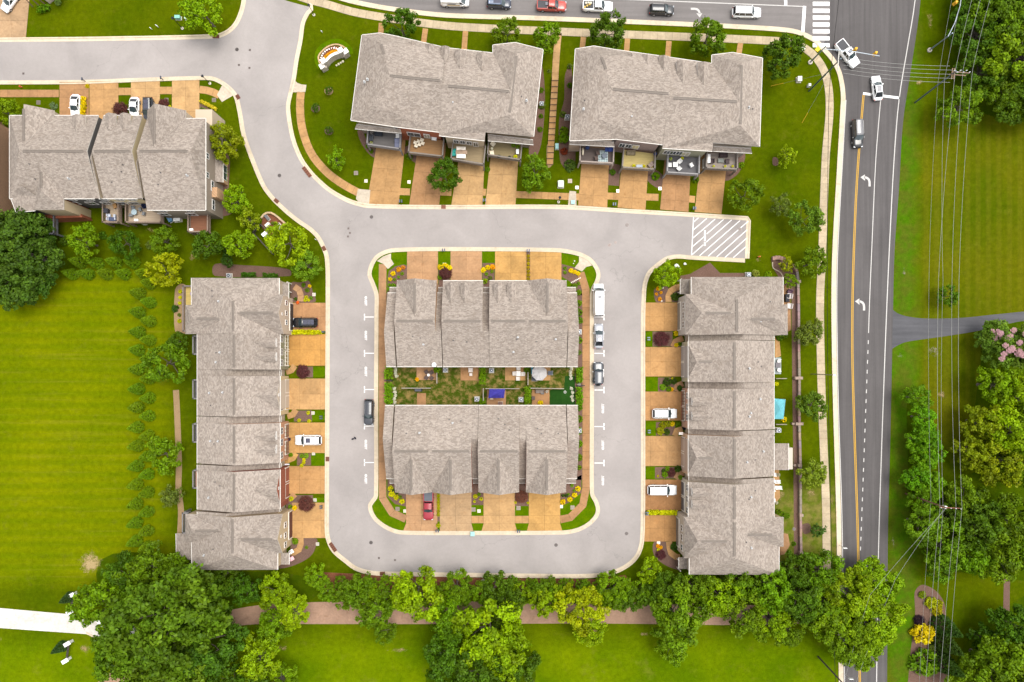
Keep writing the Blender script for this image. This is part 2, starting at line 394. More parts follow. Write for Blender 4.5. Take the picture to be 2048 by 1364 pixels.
def m_wood(name='deck_boards'):
    m, t, out = newmat(name); k = NT(t); p = k.pos(); w = k.n('TexWave', wave_type='BANDS', bands_direction='Y'); w.inputs['Scale'].default_value = 2.1; t.links.new(p, w.inputs['Vector'])
    f = k.math('MULTIPLY', k.ramp(w.outputs['Fac'], 0, .2, .62, 1.0), k.ramp(k.noise(k.pos(.5, 6, 1), 1.0, 4), .3, .7, .82, 1.14))
    k.bsdf(out, k.mulv(k.oc(), f), .85); return m
WOOD = m_wood()
def m_leaf(name='foliage'):
    m, t, out = newmat(name); k = NT(t); a = k.n('Attribute', attribute_name='tint'); a.attribute_type = 'GEOMETRY'
    hv = k.n('HueSaturation'); t.links.new(k.oc(), hv.inputs['Color']); t.links.new(k.ramp(k.orand(), 0, 1, .488, .508), hv.inputs['Hue'])
    sp = k.n('SeparateColor'); t.links.new(a.outputs['Color'], sp.inputs[0])
    c = k.mix(sp.outputs[1], hv.outputs[0], k.mix(1.0, hv.outputs[0], (1.75, 1.22, .8), 'MULTIPLY')); c = k.mulv(c, sp.outputs[0])
    d = k.n('BsdfDiffuse'); t.links.new(c, d.inputs[0]); tr = k.n('BsdfTranslucent'); t.links.new(k.mulv(c, 1.15), tr.inputs[0])
    gl = k.n('BsdfGlossy'); gl.inputs['Roughness'].default_value = .45; gl.inputs['Color'].default_value = (.9, .95, 1, 1)
    mx = k.n('MixShader'); mx.inputs[0].default_value = .22; t.links.new(d.outputs[0], mx.inputs[1]); t.links.new(tr.outputs[0], mx.inputs[2])
    m2 = k.n('MixShader'); m2.inputs[0].default_value = .006; t.links.new(mx.outputs[0], m2.inputs[1]); t.links.new(gl.outputs[0], m2.inputs[2]); t.links.new(m2.outputs[0], out.inputs[0]); return m
LEAF = m_leaf()
def m_bark():
    m, t, out = newmat('bark'); k = NT(t); p = k.pos(4, 4, .8, 'object'); k.bsdf(out, k.mix(k.noise(p, 2, 4), (.06, .045, .034), (.17, .145, .12)), .95, 0, k.bump(k.noise(p, 4, 3), .6, .05)); return m
BARK = m_bark()

UNDER = m_turf('leafy_undergrowth', (.030, .056, .001), (.046, .072, .001), (.070, .062, .012), .04)
# ------------------------------------------------------------------ ground, streets, kerbs
ground = MB().add([(-900, -900, 0), (900, -900, 0), (900, 900, 0), (-900, 900, 0)], [(0, 1, 2, 3)]).obj('ground', GRASS, kind='structure')

S_NW = spline([(-260, 86), (0, 84), (200, 82), (430, 77), (455, 69), (474, 52), (486, 27), (492, 0), (494, -60)], 5)
S_NE = spline([(560, -60), (560, -8), (570, 0), (600, 9), (619, 15), (612, 24), (602, 45), (597, 80), (589, 120), (583, 160), (575, 195), (572, 215), (576, 250), (584, 285), (598, 319), (616, 345), (636, 366), (656, 383), (677, 396), (700, 407), (737, 416), (887, 418.5), (1112, 418), (1250, 426), (1380, 433.6), (1495, 441)], 4)[10:]
S_NE = [(545, -60), (552, -6), (575, 2)] + S_NE
S_SE = spline([(1490, 517), (1382, 511), (1360, 509), (1344, 510), (1329, 515), (1311, 528), (1295, 543), (1287, 562), (1284, 580), (1282, 640), (1282, 800), (1282, 1000), (1280, 1079), (1273, 1105), (1258, 1123), (1232, 1138), (1197, 1146), (1144, 1148), (970, 1146), (765, 1143), (736, 1140), (712, 1132), (692, 1117), (671, 1099), (661, 1079), (658, 1059), (658, 1000), (659, 800), (660, 560), (658, 515), (651, 493), (639, 471), (623, 455), (601, 440), (583, 426), (565, 410), (548, 393), (531, 370), (512, 326), (492, 270), (484, 225), (475, 190), (456, 169), (432, 155), (409, 152), (300, 155), (161, 160), (0, 161), (-260, 162)], 4)
STREET = S_NW + S_NE + [(1493, 441)] + S_SE
ISL = spline([(749, 620), (749, 590), (742, 569), (735, 550), (739, 530), (750, 512), (768, 501), (789, 496), (885, 494), (1111, 496), (1155, 503), (1181, 515), (1196, 533), (1201, 550), (1197, 566), (1190, 580), (1188, 600), (1188, 800), (1188, 985), (1196, 1002), (1200, 1018), (1196, 1034), (1179, 1052), (1155, 1064), (1126, 1069), (945, 1070), (803, 1069), (774, 1060), (750, 1043), (739, 1026), (736, 1011), (741, 1001), (748, 990), (748, 800)], 4, True)
sheet('residential_street', STREET, .012, ASPH_S, holes=[ISL])
def kerb(path, sgn=1, closed=False, gut=5.5, top=2.8, name='kerb'):
    b = MB(); band('', path, 0, sgn * gut, .0, .022, None, closed, mb=b); band('', path, sgn * gut, sgn * (gut + top), .0, .13, None, closed, mb=b)
    return b.obj(name, KERB, kind='structure')
kerb(S_NW); kerb(S_NE[8:] + [(1493, 441), (1490, 517)]); kerb(S_SE)
kerb(ISL, -1, True)
UP_S = spline([(600, -40), (680, -9), (737, 5), (810, 17), (880, 25), (944, 28), (1056, 31), (1240, 38), (1400, 45), (1500, 50), (1569, 55), (1600, 61), (1633, 77), (1650, 94), (1662, 108)], 5)
sheet('upper_street', [(560, -200), (1662, -200)] + UP_S[::-1] + [(560, -40)], .008, ASPH_U)
MAIN_W = spline([(1646, 90), (1659, 104), (1671, 119), (1682, 141), (1688, 165), (1691, 192), (1690, 220), (1683, 340), (1674, 500), (1672, 600), (1673, 700), (1675, 800), (1678, 900), (1681, 1000), (1683, 1100), (1687, 1364), (1690, 1700)], 5)
MAIN_E = spline([(1852, -200), (1841, 0), (1823, 131), (1806, 244), (1798, 375), (1789, 500), (1786, 617), (1783, 764), (1780, 900), (1776, 1050), (1775, 1172), (1774, 1364), (1772, 1700)], 5)
sheet('main_road', MAIN_W + MAIN_E[::-1] + [(1664, -200), (1659, 60)], .016, ASPH_M)
kerb(UP_S[:-3] + MAIN_W[5:], -1, gut=6.5, top=3.2)
# drive off the main road, field drive, brown greenway, far drives
sheet('side_drive', spline([(1786, 620), (1796, 627), (1815, 633), (1850, 637), (1920, 636), (1980, 630), (2060, 622), (2300, 600)], 4) + spline([(2300, 632), (2060, 640), (1960, 661), (1900, 671), (1850, 678), (1812, 684), (1795, 691), (1784, 698)], 4), .010, ASPH_D)
sheet('field_drive', [(-300, 1205), (0, 1216), (100, 1225), (172, 1231), (235, 1240), (300, 1262), (300, 1300), (250, 1302), (172, 1268), (0, 1256), (-300, 1242)], .02, CONC, color=(.50, .47, .43))
band('field_drive_kerb', spline([(172, 1267), (196, 1280), (215, 1296), (234, 1313), (250, 1332)], 4), 0, 3.5, 0, .1, KERB)
sheet('greenway_path', spline([(430, 1226), (520, 1210), (640, 1204), (900, 1203), (1200, 1204), (1400, 1207), (1560, 1212), (1690, 1218)], 4) + spline([(1690, 1243), (1500, 1250), (1200, 1247), (900, 1248), (620, 1248), (520, 1248), (430, 1256)], 4), .014, CONC, color=(.25, .155, .105))
sheet('greenway_branch', spline([(262, 1316), (240, 1322), (222, 1340), (196, 1364), (150, 1420)], 4) + [(250, 1420), (268, 1364), (275, 1330)], .014, CONC, color=(.27, .17, .11))
sheet('gravel_verge', spline([(1776, 1050), (1792, 1056), (1798, 1085), (1792, 1112), (1776, 1122)], 4), .02, GRITPATCH)
sheet('gravel_track', [(2008, 1152), (2020, 1152), (2019, 1232), (2006, 1232)], .01, MULCH)

# ------------------------------------------------------------------ painted markings
class Marks:
    def __init__(s): s.parent = None
def line(pts, w, z=.024, mat_=WHITE_LINE, name='road_line', parent=None):
    pts = spline(pts, 4) if len(pts) > 2 else pts
    return band(name, pts, w / 2, -w / 2, z - .004, z, mat_, parent=parent)
line([(1692, 200), (1684, 340), (1675.5, 500), (1673.5, 600), (1674.5, 700), (1676.5, 800), (1679.5, 900), (1683, 1000), (1685, 1100), (1689, 1364)], 1.6, name='road_edge_line')
line([(1838, -120), (1830, 0), (1815, 94), (1798, 199), (1788, 319), (1778, 510), (1771, 676), (1763, 900), (1757, 1097), (1753, 1364)], 1.9, name='road_edge_line')
YC = spline([(1727, 190), (1718, 300), (1712, 394), (1707.5, 505), (1705, 597), (1704.6, 705), (1706.6, 793), (1710, 900), (1716, 1090), (1719.5, 1364)], 5)
for d in (-1.35, 1.35): band('yellow_centre_line', YC, d - .75, d + .75, .02, .024, YELLOW_LINE)
line([(1761.5, 196), (1751.5, 319), (1743, 508), (1739, 603), (1737, 666)], 1.6, name='lane_line')
cw_d = MB().obj('lane_dashes', WHITE_LINE, kind='structure')
for i in range(22):
    y = 680.5 + 19.65 * i; x = 1736.6 - (y - 680) * .0375; line([(x, y), (x - .3, y + 7.6)], 1.8, name='dash', parent=cw_d)
line([(1726, 187), (1799, 196)], 5.0, mat_=BAY_LINE, name='stop_line')
line([(1150, -4), (1280, 0), (1606, 13)], 1.8, name='lane_line'); line([(1609, 12), (1605.5, 64)], 6.5, mat_=BAY_LINE, name='stop_line'); line([(1571, -10), (1571.5, 11)], 6.0, mat_=BAY_LINE, name='stop_line')
cwk = MB().obj('crosswalk', WHITE_LINE, kind='structure')
for i in range(8):
    y = -6.2 + 13.8 * i
    line([(1625.5, y), (1659, y + .2)], 8.0, z=.028, mat_=BAY_LINE, name='crosswalk_bar', parent=cwk)
def turn_arrow(x, y, s, rot, flip):
    pts = [(-.18, -1), (-.18, -.2), (-.35, .25), (-.8, .45)]      # stem then curve
    path = spline([(.42, 1.0), (.42, .35), (.28, -.10), (-.1, -.36), (-.38, -.40)], 5); mb = MB()
    def T(p):
        X, Y = p[0] * (-1 if flip else 1) * s, p[1] * s; c, q = math.cos(rot), math.sin(rot); return (x + X * c - Y * q, y + X * q + Y * c)
    L = [T(p) for p in offs(path, .17)]; Rr = [T(p) for p in offs(path, -.17)]; n = len(L)
    A = gp(L) + gp(Rr); mb.add([(p[0], p[1], .026) for p in A], [(i, i + 1, n + i + 1, n + i) for i in range(n - 1)])
    h = gp([T((-.30, -.85)), T((-.98, -.42)), T((-.28, .12))]); mb.add([(p[0], p[1], .026) for p in h], [(0, 1, 2)])
    return mb.obj('turn_arrow', WHITE_LINE, kind='structure')
turn_arrow(1733.5, 360, 13, 0, False); turn_arrow(1722.5, 608, 13, 0, False); turn_arrow(1394, 23, 12.5, R(90), True)
def text(s_, x, y, size, rot, z, mat_, name, kind='structure', ext=.0, parent=None, align='CENTER', bold=.02):
    c = bpy.data.curves.new(name, 'FONT'); c.body = s_; c.size = size; c.align_x = align; c.align_y = 'CENTER'; c.extrude = ext; c.offset = bold; c.space_character = 1.05
    tmp = bpy.data.objects.new('tmp', c); col.objects.link(tmp); me = bpy.data.meshes.new_from_object(tmp.evaluated_get(bpy.context.evaluated_depsgraph_get())); bpy.data.objects.remove(tmp)
    me.materials.clear(); me.materials.append(mat_); o = bpy.data.objects.new(name, me); col.objects.link(o); p = G(x, y, z); o.location = p; o.rotation_euler = (0, 0, rot)
    if kind: o['kind'] = kind
    return o
pk = MB().obj('parking_bay_lines', BAY_LINE, kind='structure')
for y in (634, 706.5, 779, 852, 925):
    line([(728, y), (748, y)], 1.5, mat_=BAY_LINE, name='bay_line', parent=pk); line([(729, y - 6.5), (729, y + 6.5)], 1.9, mat_=BAY_LINE, name='bay_tick', parent=pk)
for y in (634, 706.7, 780, 853, 926):
    line([(1189, y), (1209, y)], 1.5, mat_=BAY_LINE, name='bay_line', parent=pk); line([(1208, y - 6.5), (1208, y + 6.5)], 1.9, mat_=BAY_LINE, name='bay_tick', parent=pk)
for y in (602, 671, 743, 889, 958): text('GUEST', 731.5, y, .62, R(-90), .03, BAY_LINE, 'guest_marking')
for y in (671, 744, 817, 890, 961): text('GUEST', 1206, y, .62, R(90), .03, BAY_LINE, 'guest_marking')
def hz(x, y): return (1360 + x / 11.37, 420 + y / 11.37)
hp = MB().obj('no_parking_hatching', BAY_LINE, kind='structure')
line([hz(308, 160), hz(262, 1026)], 1.6, mat_=BAY_LINE, name='hatch_border', parent=hp)
for a in [(315, 270, 420, 175), (300, 455, 610, 190), (290, 640, 800, 205), (285, 830, 550, 605), (605, 545, 990, 215), (270, 1020, 530, 790), (595, 730, 1175, 225), (445, 1040, 1365, 240), (640, 1050, 1550, 255), (835, 1065, 1525, 450), (1020, 1080, 1510, 645), (1210, 1085, 1490, 840)]:
    line([hz(a[0], a[1]), hz(a[2], a[3])], 1.5, z=.026, mat_=BAY_LINE, name='hatch_line', parent=hp)
text('NO PARKING', 1410, 476, .50, R(90), .032, BAY_LINE, 'no_parking_marking')

# ------------------------------------------------------------------ slab pavements
def slab(parent, quad, z0, z1, color, mat_=CONC, name='slab', gap=.035):
    P = [Vector(G(*q).to_2d()) for q in quad]; c = sum(P, Vector((0, 0))) / 4
    P = [p + (c - p).normalized() * gap for p in P]
    v = rnd.uniform(.95, 1.05)
    return MB().prism([tuple(p) for p in P], z0, z1).obj(name, mat_, parent, tuple(q * v for q in color))
def walk(path, w, color, step=15, name='footpath', z=.05, smooth=True, ink=(.10, .075, .05)):
    pts = resample(spline(path, 8) if smooth and len(path) > 2 else path, step); L = offs(pts, w / 2); Rr = offs(pts, -w / 2)
    par = band(name, pts, w / 2, -w / 2, .0, z - .02, CONC, color=tuple(c * .55 for c in color))
    for i in range(len(pts) - 1): slab(par, [L[i], L[i + 1], Rr[i + 1], Rr[i]], z - .018, z, color)
    return par
def driveway(q, nc, nr, color, name='driveway', z=.045, rows=None):
    """q = TL, TR, BR, BL in photo pixels"""
    par = sheet(name, q, z - .02, CONC, color=tuple(c * .5 for c in color))
    def P(u, v): 
        a = (q[0][0] + (q[1][0] - q[0][0]) * u, q[0][1] + (q[1][1] - q[0][1]) * u); b = (q[3][0] + (q[2][0] - q[3][0]) * u, q[3][1] + (q[2][1] - q[3][1]) * u)
        return (a[0] + (b[0] - a[0]) * v, a[1] + (b[1] - a[1]) * v)
    us = nc if isinstance(nc, (list, tuple)) else [i / nc for i in range(nc + 1)]; vs_ = nr if isinstance(nr, (list, tuple)) else [i / nr for i in range(nr + 1)]
    for i in range(len(us) - 1):
        for j in range(len(vs_) - 1): slab(par, [P(us[i], vs_[j]), P(us[i + 1], vs_[j]), P(us[i + 1], vs_[j + 1]), P(us[i], vs_[j + 1])], z - .018, z, color, gap=.03)
    return par
def rect(x0, y0, x1, y1): return [(x0, y0), (x1, y0), (x1, y1), (x0, y1)]
PINK, GOLD, TAN, PALE, RUST, BRN = (.345, .198, .100), (.375, .214, .068), (.350, .198, .080), (.385, .235, .103), (.295, .158, .070), (.275, .152, .074)
CREAM = (.40, .34, .265); CREAM2 = (.375, .300, .200)
v4 = [0, .14, .55, .83, 1]; v4b = [0, .33, .66, .84, 1]
for x0, x1, c in ((814, 876, PINK), (901, 964, PINK), (990, 1053, GOLD), (1060, 1123, GOLD)): driveway(rect(x0, 502, x1, 582), 2, v4, c)
for (x0, x1, xa, xb), c in zip(((812, 875, 806, 875), (879.5, 943, 879.5, 947), (967, 1030, 963, 1034), (1057.5, 1120.5, 1053.5, 1125)), (PINK, (.33, .215, .115), PALE, GOLD)):
    driveway([(x0, 966), (x1, 966), (x1, 1047), (x0, 1047)], 2, [0, .37, .8, 1], c); driveway([(x0, 1047), (x1, 1047), (xb, 1062), (xa, 1062)], 2, 1, c)
E_D = [(584, 605.5, 652, 662, (0.314, 0.165, 0.075)), (578, 668, 652, 731.5, (0.380, 0.195, 0.051)), (577, 757, 652, 819, (0.369, 0.215, 0.089)), (577, 845, 652, 906, (0.363, 0.200, 0.068)), (577, 932, 652, 987.5, (0.352, 0.190, 0.072)), (584, 1005, 652.5, 1076, (0.369, 0.210, 0.083))]
for x0, y0, x1, y1, c in E_D: driveway(rect(x0, y0, x1, y1), [0, .30, .85, 1], 2, c)
F_D = [(1288, 605, 1358, 662, (0.358, 0.195, 0.072)), (1288, 694, 1364, 753, (0.363, 0.200, 0.078)), (1288, 783, 1364, 841, (0.314, 0.165, 0.064)), (1288, 872, 1364, 932, (0.352, 0.200, 0.085)), (1288, 959, 1364, 1021, (0.281, 0.140, 0.056)), (1288, 1030, 1358, 1083, (0.330, 0.172, 0.064))]
for x0, y0, x1, y1, c in F_D: driveway(rect(x0, y0, x1, y1), [0, .17, .58, 1], 2, c)
A_D = [[(757, 268), (812, 274), (797, 412), (733, 409)], [(838, 280), (893, 286), (878, 413), (818, 412)], [(922, 290), (970, 298), (965, 413), (902, 413)], [(984, 290), (1038, 294), (1031, 411), (970, 412)],
       [(1165, 300), (1219, 303), (1214.5, 415), (1156, 411)], [(1245, 308), (1298, 311), (1291, 420), (1235, 415)], [(1329, 318), (1382, 321), (1377, 424), (1320, 419)], [(1402, 308), (1455, 312), (1443, 428), (1389, 424)]]
for q, c in zip(A_D, (TAN, RUST, PALE, PALE, TAN, TAN, RUST, TAN)): driveway(q, 2, [0, .48, .80, 1], c)
for x0, x1, y0, c in ((119, 178, 164, RUST), (179, 237, 163, TAN), (262, 320, 161, PALE), (344, 399, 160, PALE)): driveway(rect(x0, y0, x1, 250), 2, [0, .18, .36, .7, 1], c)
driveway([(-20, -30), (62, -30), (52, 76), (-6, 78)], 2, 3, (.31, .20, .11))
# walks
walk([(0, 187), (118, 187)], 15, RUST, name='sidewalk')
for a, b, y in ((237, 262, 183), (320, 344, 181), (179, 179, 183)):
    if b > a: walk([(a, y), (b, y)], 15, TAN, step=12.5, name='sidewalk', smooth=False)
walk([(399, 179), (415, 181), (430, 186), (441, 192)], 15, TAN, step=14, name='sidewalk')
sheet('kerb_ramp', [(447, 166), (460, 174), (470, 189), (444, 204), (434, 190)], .052, CONC, color=CREAM)
sheet('kerb_ramp', [(586, 158), (595, 166), (603, 169), (613, 170), (611, 184), (581, 185), (579, 180)], .052, CONC, color=CREAM)
sheet('kerb_ramp', [(716, 378), (741, 380), (738, 411), (722, 409), (712, 398)], .052, CONC, color=CREAM)
walk([(602, 184), (600, 210), (604, 255), (621, 304), (651, 342), (685, 368), (718, 386)], 16, TAN, step=15, name='sidewalk')
SIDE_UP = [(560, -22), (610, -3), (655, 9), (707, 24), (775, 36), (887, 51), (1000, 58), (1112, 63), (1250, 69), (1400, 75), (1532, 81), (1580, 85), (1605, 94), (1628, 111), (1647, 139), (1657, 175), (1659, 225), (1651, 319), (1644, 512), (1640, 600), (1641, 700), (1643.6, 800), (1647.5, 900), (1651.5, 1000), (1653, 1100), (1654, 1180)]
walk(SIDE_UP, 16, CREAM2, step=15, name='sidewalk')
for a in ([(763, 46), (761, 76)], [(851, 57), (847, 86)], [(931, 62), (928, 104)], [(1167, 74), (1164, 100)], [(1255, 77), (1253, 104)], [(1338, 82), (1335, 118)], [(1481, 86), (1477, 112)]): walk(a, 11, TAN, step=11, name='front_walk', smooth=False)
walk([(1117, 66), (1114, 95), (1110, 155)], 13.5, PALE, step=20, name='side_walk')
stair = MB().obj('garden_steps', CONC, kind='structure', color=BRN)
NST = 15
for i in range(NST):                      # broad garden steps falling towards the lower street
    t0, t1 = i / NST, (i + 1) / NST; y0, y1 = 155 + 175 * t0, 155 + 175 * t1; x0, x1 = 1110 - 10.5 * t0, 1110 - 10.5 * t1
    h = .10 + .075 * (NST - 1 - i); slab(stair, [(x0 - 6.5, y0), (x0 + 6.5, y0), (x1 + 6.5, y1), (x1 - 6.5, y1)], 0, h, TAN if i % 3 else PALE, name='step', gap=.02)
    b = MB().prism(gp([(x1 - 6.7, y1 - 1.6), (x1 + 6.7, y1 - 1.6), (x1 + 6.7, y1), (x1 - 6.7, y1)]), h, h + .03).obj('step_shade_strip', WOOD, stair, (.10, .06, .035))  # dark strip painted in for the shade line along each tread's lower edge
for x0, x1, y in ((797, 820, 383), (880, 903, 384), (965, 972, 384), (1031, 1158, 389), (1214, 1238, 392), (1291, 1322, 394), (1378, 1390, 398)): walk([(x0, y), (x1, y + (1 if x1 - x0 < 60 else 5))], 14, TAN, step=13, name='sidewalk', smooth=False)
sheet('kerb_ramp', [(1139, 382), (1152, 383), (1153, 412), (1136, 411)], .055, CONC, color=CREAM)
# island walks
walk([(765.5, 528), (765, 560), (765, 800), (765, 985), (767, 1003), (778, 1020), (795, 1033), (812, 1038)], 15.5, BRN, step=36, name='sidewalk')
walk([(1161, 545), (1170, 565), (1172, 600), (1172.5, 800), (1172, 985), (1168, 1005), (1156, 1023), (1140, 1035), (1120, 1039)], 15.5, RUST, step=36, name='sidewalk')
sheet('kerb_ramp', [(754, 522), (766, 513), (782, 507), (782, 518), (788, 528), (776, 538), (767, 528)], .054, CONC, color=CREAM)
sheet('kerb_ramp', [(1158, 510), (1176, 519), (1184, 531), (1172, 534), (1164, 543), (1149, 536), (1158, 524)], .054, CONC, color=CREAM)
for x0, x1 in ((943, 967), (1030, 1057.5)): walk([(x0, 1039), (x1, 1039)], 15, TAN, step=14, name='sidewalk', smooth=False)
# curved front walks of the side rows
for pts, c in (([(601, 603), (602, 592), (597, 578), (586, 572)], PINK), ([(590, 731), (584, 740), (572, 744)], TAN), ([(592, 819), (585, 830), (570, 833)], TAN), ([(592, 906), (585, 917), (568, 922)], GOLD), ([(590, 988), (583, 996), (570, 999)], RUST), ([(601, 1076), (601, 1094), (592, 1104), (581, 1105)], TAN),
              ([(1337, 604), (1338, 586), (1348, 577), (1360, 574)], TAN), ([(1346, 694), (1350, 684), (1366, 676)], RUST), ([(1351, 782), (1354, 772), (1368, 766)], BRN), ([(1350, 872), (1352, 862), (1366, 858)], TAN), ([(1352, 958), (1355, 950), (1368, 945)], BRN), ([(1338, 1083), (1341, 1104), (1350, 1113), (1360, 1114)], TAN)):
    walk(pts, 12.5, c, step=12, name='front_walk', z=.056)

# ------------------------------------------------------------------ lawns of the island, beds, patios
sheet('island_lawn', [(p[0], p[1]) for p in offs(ISL, -8.0, True)], .006, TURF)
for q in ((884, 508, 901, 546), (972, 508, 989, 546), (943, 1009, 967, 1031), (1030, 1010, 1057, 1031)): sheet('lawn_strip', rect(*q), .01, TURF)
for x0, x1, ys in ((624, 652, ((735, 753), (823, 841), (908, 930), (996, 1016))), (1291, 1322, ((664, 692), (756, 782), (845, 870), (935, 957)))):
    for y0, y1 in ys: sheet('lawn_strip', spline([(x0, y0), (x1 - 5, y0), (x1, y0 + 5), (x1, y1 - 5), (x1 - 5, y1), (x0, y1)] if x0 < 1000 else [(x0 + 5, y0), (x1, y0), (x1, y1), (x0 + 5, y1), (x0, y1 - 5), (x0, y0 + 5)], 2, True), .01, TURF)
def bed(pts, m=MULCH, z=.018, name='planting_bed', smooth=True): return sheet(name, spline(pts, 4, True) if smooth else pts, z, m)
bed([(775, 556), (778, 542), (790, 533), (806, 529), (814, 531), (814, 557), (795, 565), (794, 590), (775, 590)], smooth=False)
bed([(877, 530), (900, 530), (900, 585), (877, 585)], smooth=False); bed([(965, 526), (989, 526), (989, 590), (965, 590)], smooth=False); bed([(1053, 502), (1060, 502), (1060, 570), (1053, 570)], smooth=False)
bed([(1123, 528), (1150, 535), (1163, 549), (1164, 590), (1150, 588), (1143, 565), (1123, 553)], smooth=False)
bed([(775, 955), (775, 993), (790, 1008), (812, 1013), (812, 966), (795, 955)], smooth=False); bed([(943, 955), (967, 955), (967, 1010), (943, 1010)], smooth=False); bed([(1030, 955), (1057, 955), (1057, 1012), (1030, 1012)], smooth=False)
bed([(1121, 966), (1163, 950), (1163, 985), (1140, 1004), (1121, 1013)], smooth=False); bed([(874, 966), (880, 966), (880, 1043), (874, 1043)], smooth=False)
bed([(773, 586), (776, 586), (776, 735), (773, 735)], smooth=False); bed([(1150, 586), (1164.5, 586), (1164.5, 960), (1150, 960)], smooth=False)
for a in ((604, 733, 626, 755), (588, 821, 624, 843), (594, 907, 622, 931), (572, 990, 626, 1017), (1305, 663, 1345, 693), (1316, 755, 1350, 783), (1312, 844, 1350, 871), (1310, 934, 1350, 957), (1340, 690, 1364, 699)): bed(rect(*a), smooth=False)
bed([(583, 565), (600, 565), (618, 562), (626, 585), (630, 604), (586, 604), (580, 585)]); bed([(583, 1079), (632, 1076), (630, 1098), (618, 1115), (590, 1130), (560, 1137), (556, 1128), (580, 1100)])
bed([(1308, 580), (1318, 575), (1336, 574), (1332, 604), (1312, 604)]); bed([(1308, 1084), (1332, 1084), (1340, 1108), (1362, 1118), (1362, 1140), (1330, 1130), (1308, 1110)])
bed([(1348, 580), (1358, 580), (1358, 604), (1344, 604)], smooth=False)
bed([(430, 528), (480, 530), (548, 534), (580, 540), (580, 552), (430, 552)]); bed([(350, 580), (360, 568), (372, 572), (372, 665), (350, 662)], SOIL)
band('mown_bare_strip', spline([(352, 780), (354, 820), (356, 870), (358, 930), (357, 980), (362, 1020), (360, 1070)], 4), 6, -6, 0, .012, SOIL)
bed([(715, 262), (722, 285), (738, 308), (752, 316), (755, 300), (738, 290), (725, 262)]); bed([(806, 300), (820, 318), (836, 326), (838, 300), (820, 290)]); bed([(1216, 325), (1241, 330), (1238, 372), (1214, 370)], smooth=False); bed([(1296, 335), (1325, 350), (1322, 378), (1294, 360)]); bed([(1455, 300), (1490, 306), (1478, 345), (1452, 362), (1446, 345)])
bed([(1072, 160), (1084, 130), (1090, 200), (1082, 290), (1062, 330), (1058, 280), (1070, 220)]); bed([(1130, 150), (1142, 130), (1150, 260), (1150, 330), (1136, 342), (1120, 320), (1118, 240), (1128, 200)])
bed([(300, 262), (398, 208), (412, 212), (436, 238), (448, 262), (440, 290), (420, 260), (398, 235)]); bed([(426, 305), (458, 312), (458, 380), (470, 420), (440, 430), (424, 380)])
bed([(1420, 525), (1380, 548), (1360, 552), (1362, 560), (1420, 558), (1500, 552), (1500, 546), (1440, 546)], smooth=False); bed([(1543, 515), (1556, 512), (1580, 520), (1592, 548), (1580, 600), (1566, 590), (1560, 560), (1546, 535)])
band('mulch_strip', spline([(1588, 545), (1588, 620), (1589, 700), (1590, 800), (1592, 950), (1593, 1130)], 4), 5, -5, 0, .015, MULCH)
bed([(640, 1144), (720, 1148), (980, 1156), (1190, 1158), (1250, 1150), (1270, 1170), (1000, 1190), (640, 1180)], REDMULCH, smooth=False)
bed([(1829, 1186), (1838, 1172), (1850, 1170), (1872, 1182), (1888, 1205), (1892, 1240), (1880, 1300), (1905, 1364), (1822, 1400), (1818, 1340), (1824, 1280), (1830, 1230)])
sheet('red_flower_bed', spline([(641, 126), (639, 116), (646, 104), (658, 95), (672, 92), (684, 96), (696, 104), (670, 120)], 5, True), .03, REDMULCH)
band('bed_edging', spline([(640, 128), (637, 114), (645, 102), (657, 93), (672, 89), (686, 93), (697, 103)], 5), 1.4, -1.4, 0, .12, STONE, color=(.40, .27, .15))
band('bright_turf_ring', spline([(640, 136), (633, 120), (636, 102), (648, 90), (666, 82), (684, 84), (700, 98), (702, 108)], 5), 4, -4.5, 0, .012, TURF)
for x, y in ((657.5, 182), (631, 217), (658, 262)): bed([(x + 8 * math.cos(a) * 1.1, y + 8 * math.sin(a)) for a in [i * .7 for i in range(9)]], SOIL if y < 200 else MULCH)
bed([(1546, 315), (1555, 317), (1556, 330), (1546, 330)]); bed([(1604, 1050), (1618, 1047), (1622, 1062), (1608, 1068)])
bed([(1094, 290), (1106, 285), (1104, 330), (1095, 335)], SOIL)
def under(pts): return sheet('undergrowth', spline(pts, 4, True), .008, UNDER, kind='stuff')
under([(1815, 800), (1835, 790), (1858, 810), (1870, 960), (1960, 940), (2120, 900), (2120, 1140), (1960, 1150), (1870, 1125), (1825, 1060), (1815, 900)]); under([(1915, -60), (1900, 120), (1915, 190), (1960, 225), (2060, 245), (2150, 240), (2150, -60)]); under([(1960, 740), (1990, 660), (2120, 640), (2120, 900), (1960, 900)])
under([(1290, 1150), (1400, 1148), (1560, 1150), (1690, 1110), (1700, 1200), (1560, 1215), (1300, 1200)]); under([(200, 1120), (340, 1110), (380, 1140), (560, 1145), (640, 1165), (620, 1200), (480, 1215), (430, 1330), (300, 1330), (220, 1260)]); under([(0, 440), (70, 450), (90, 500), (80, 580), (0, 600), (-60, 520)]); under([(1960, 1250), (2000, 1220), (2120, 1180), (2120, 1420), (1900, 1420), (1910, 1330)]); under([(880, 1290), (960, 1260), (1060, 1300), (1050, 1400), (860, 1400)])
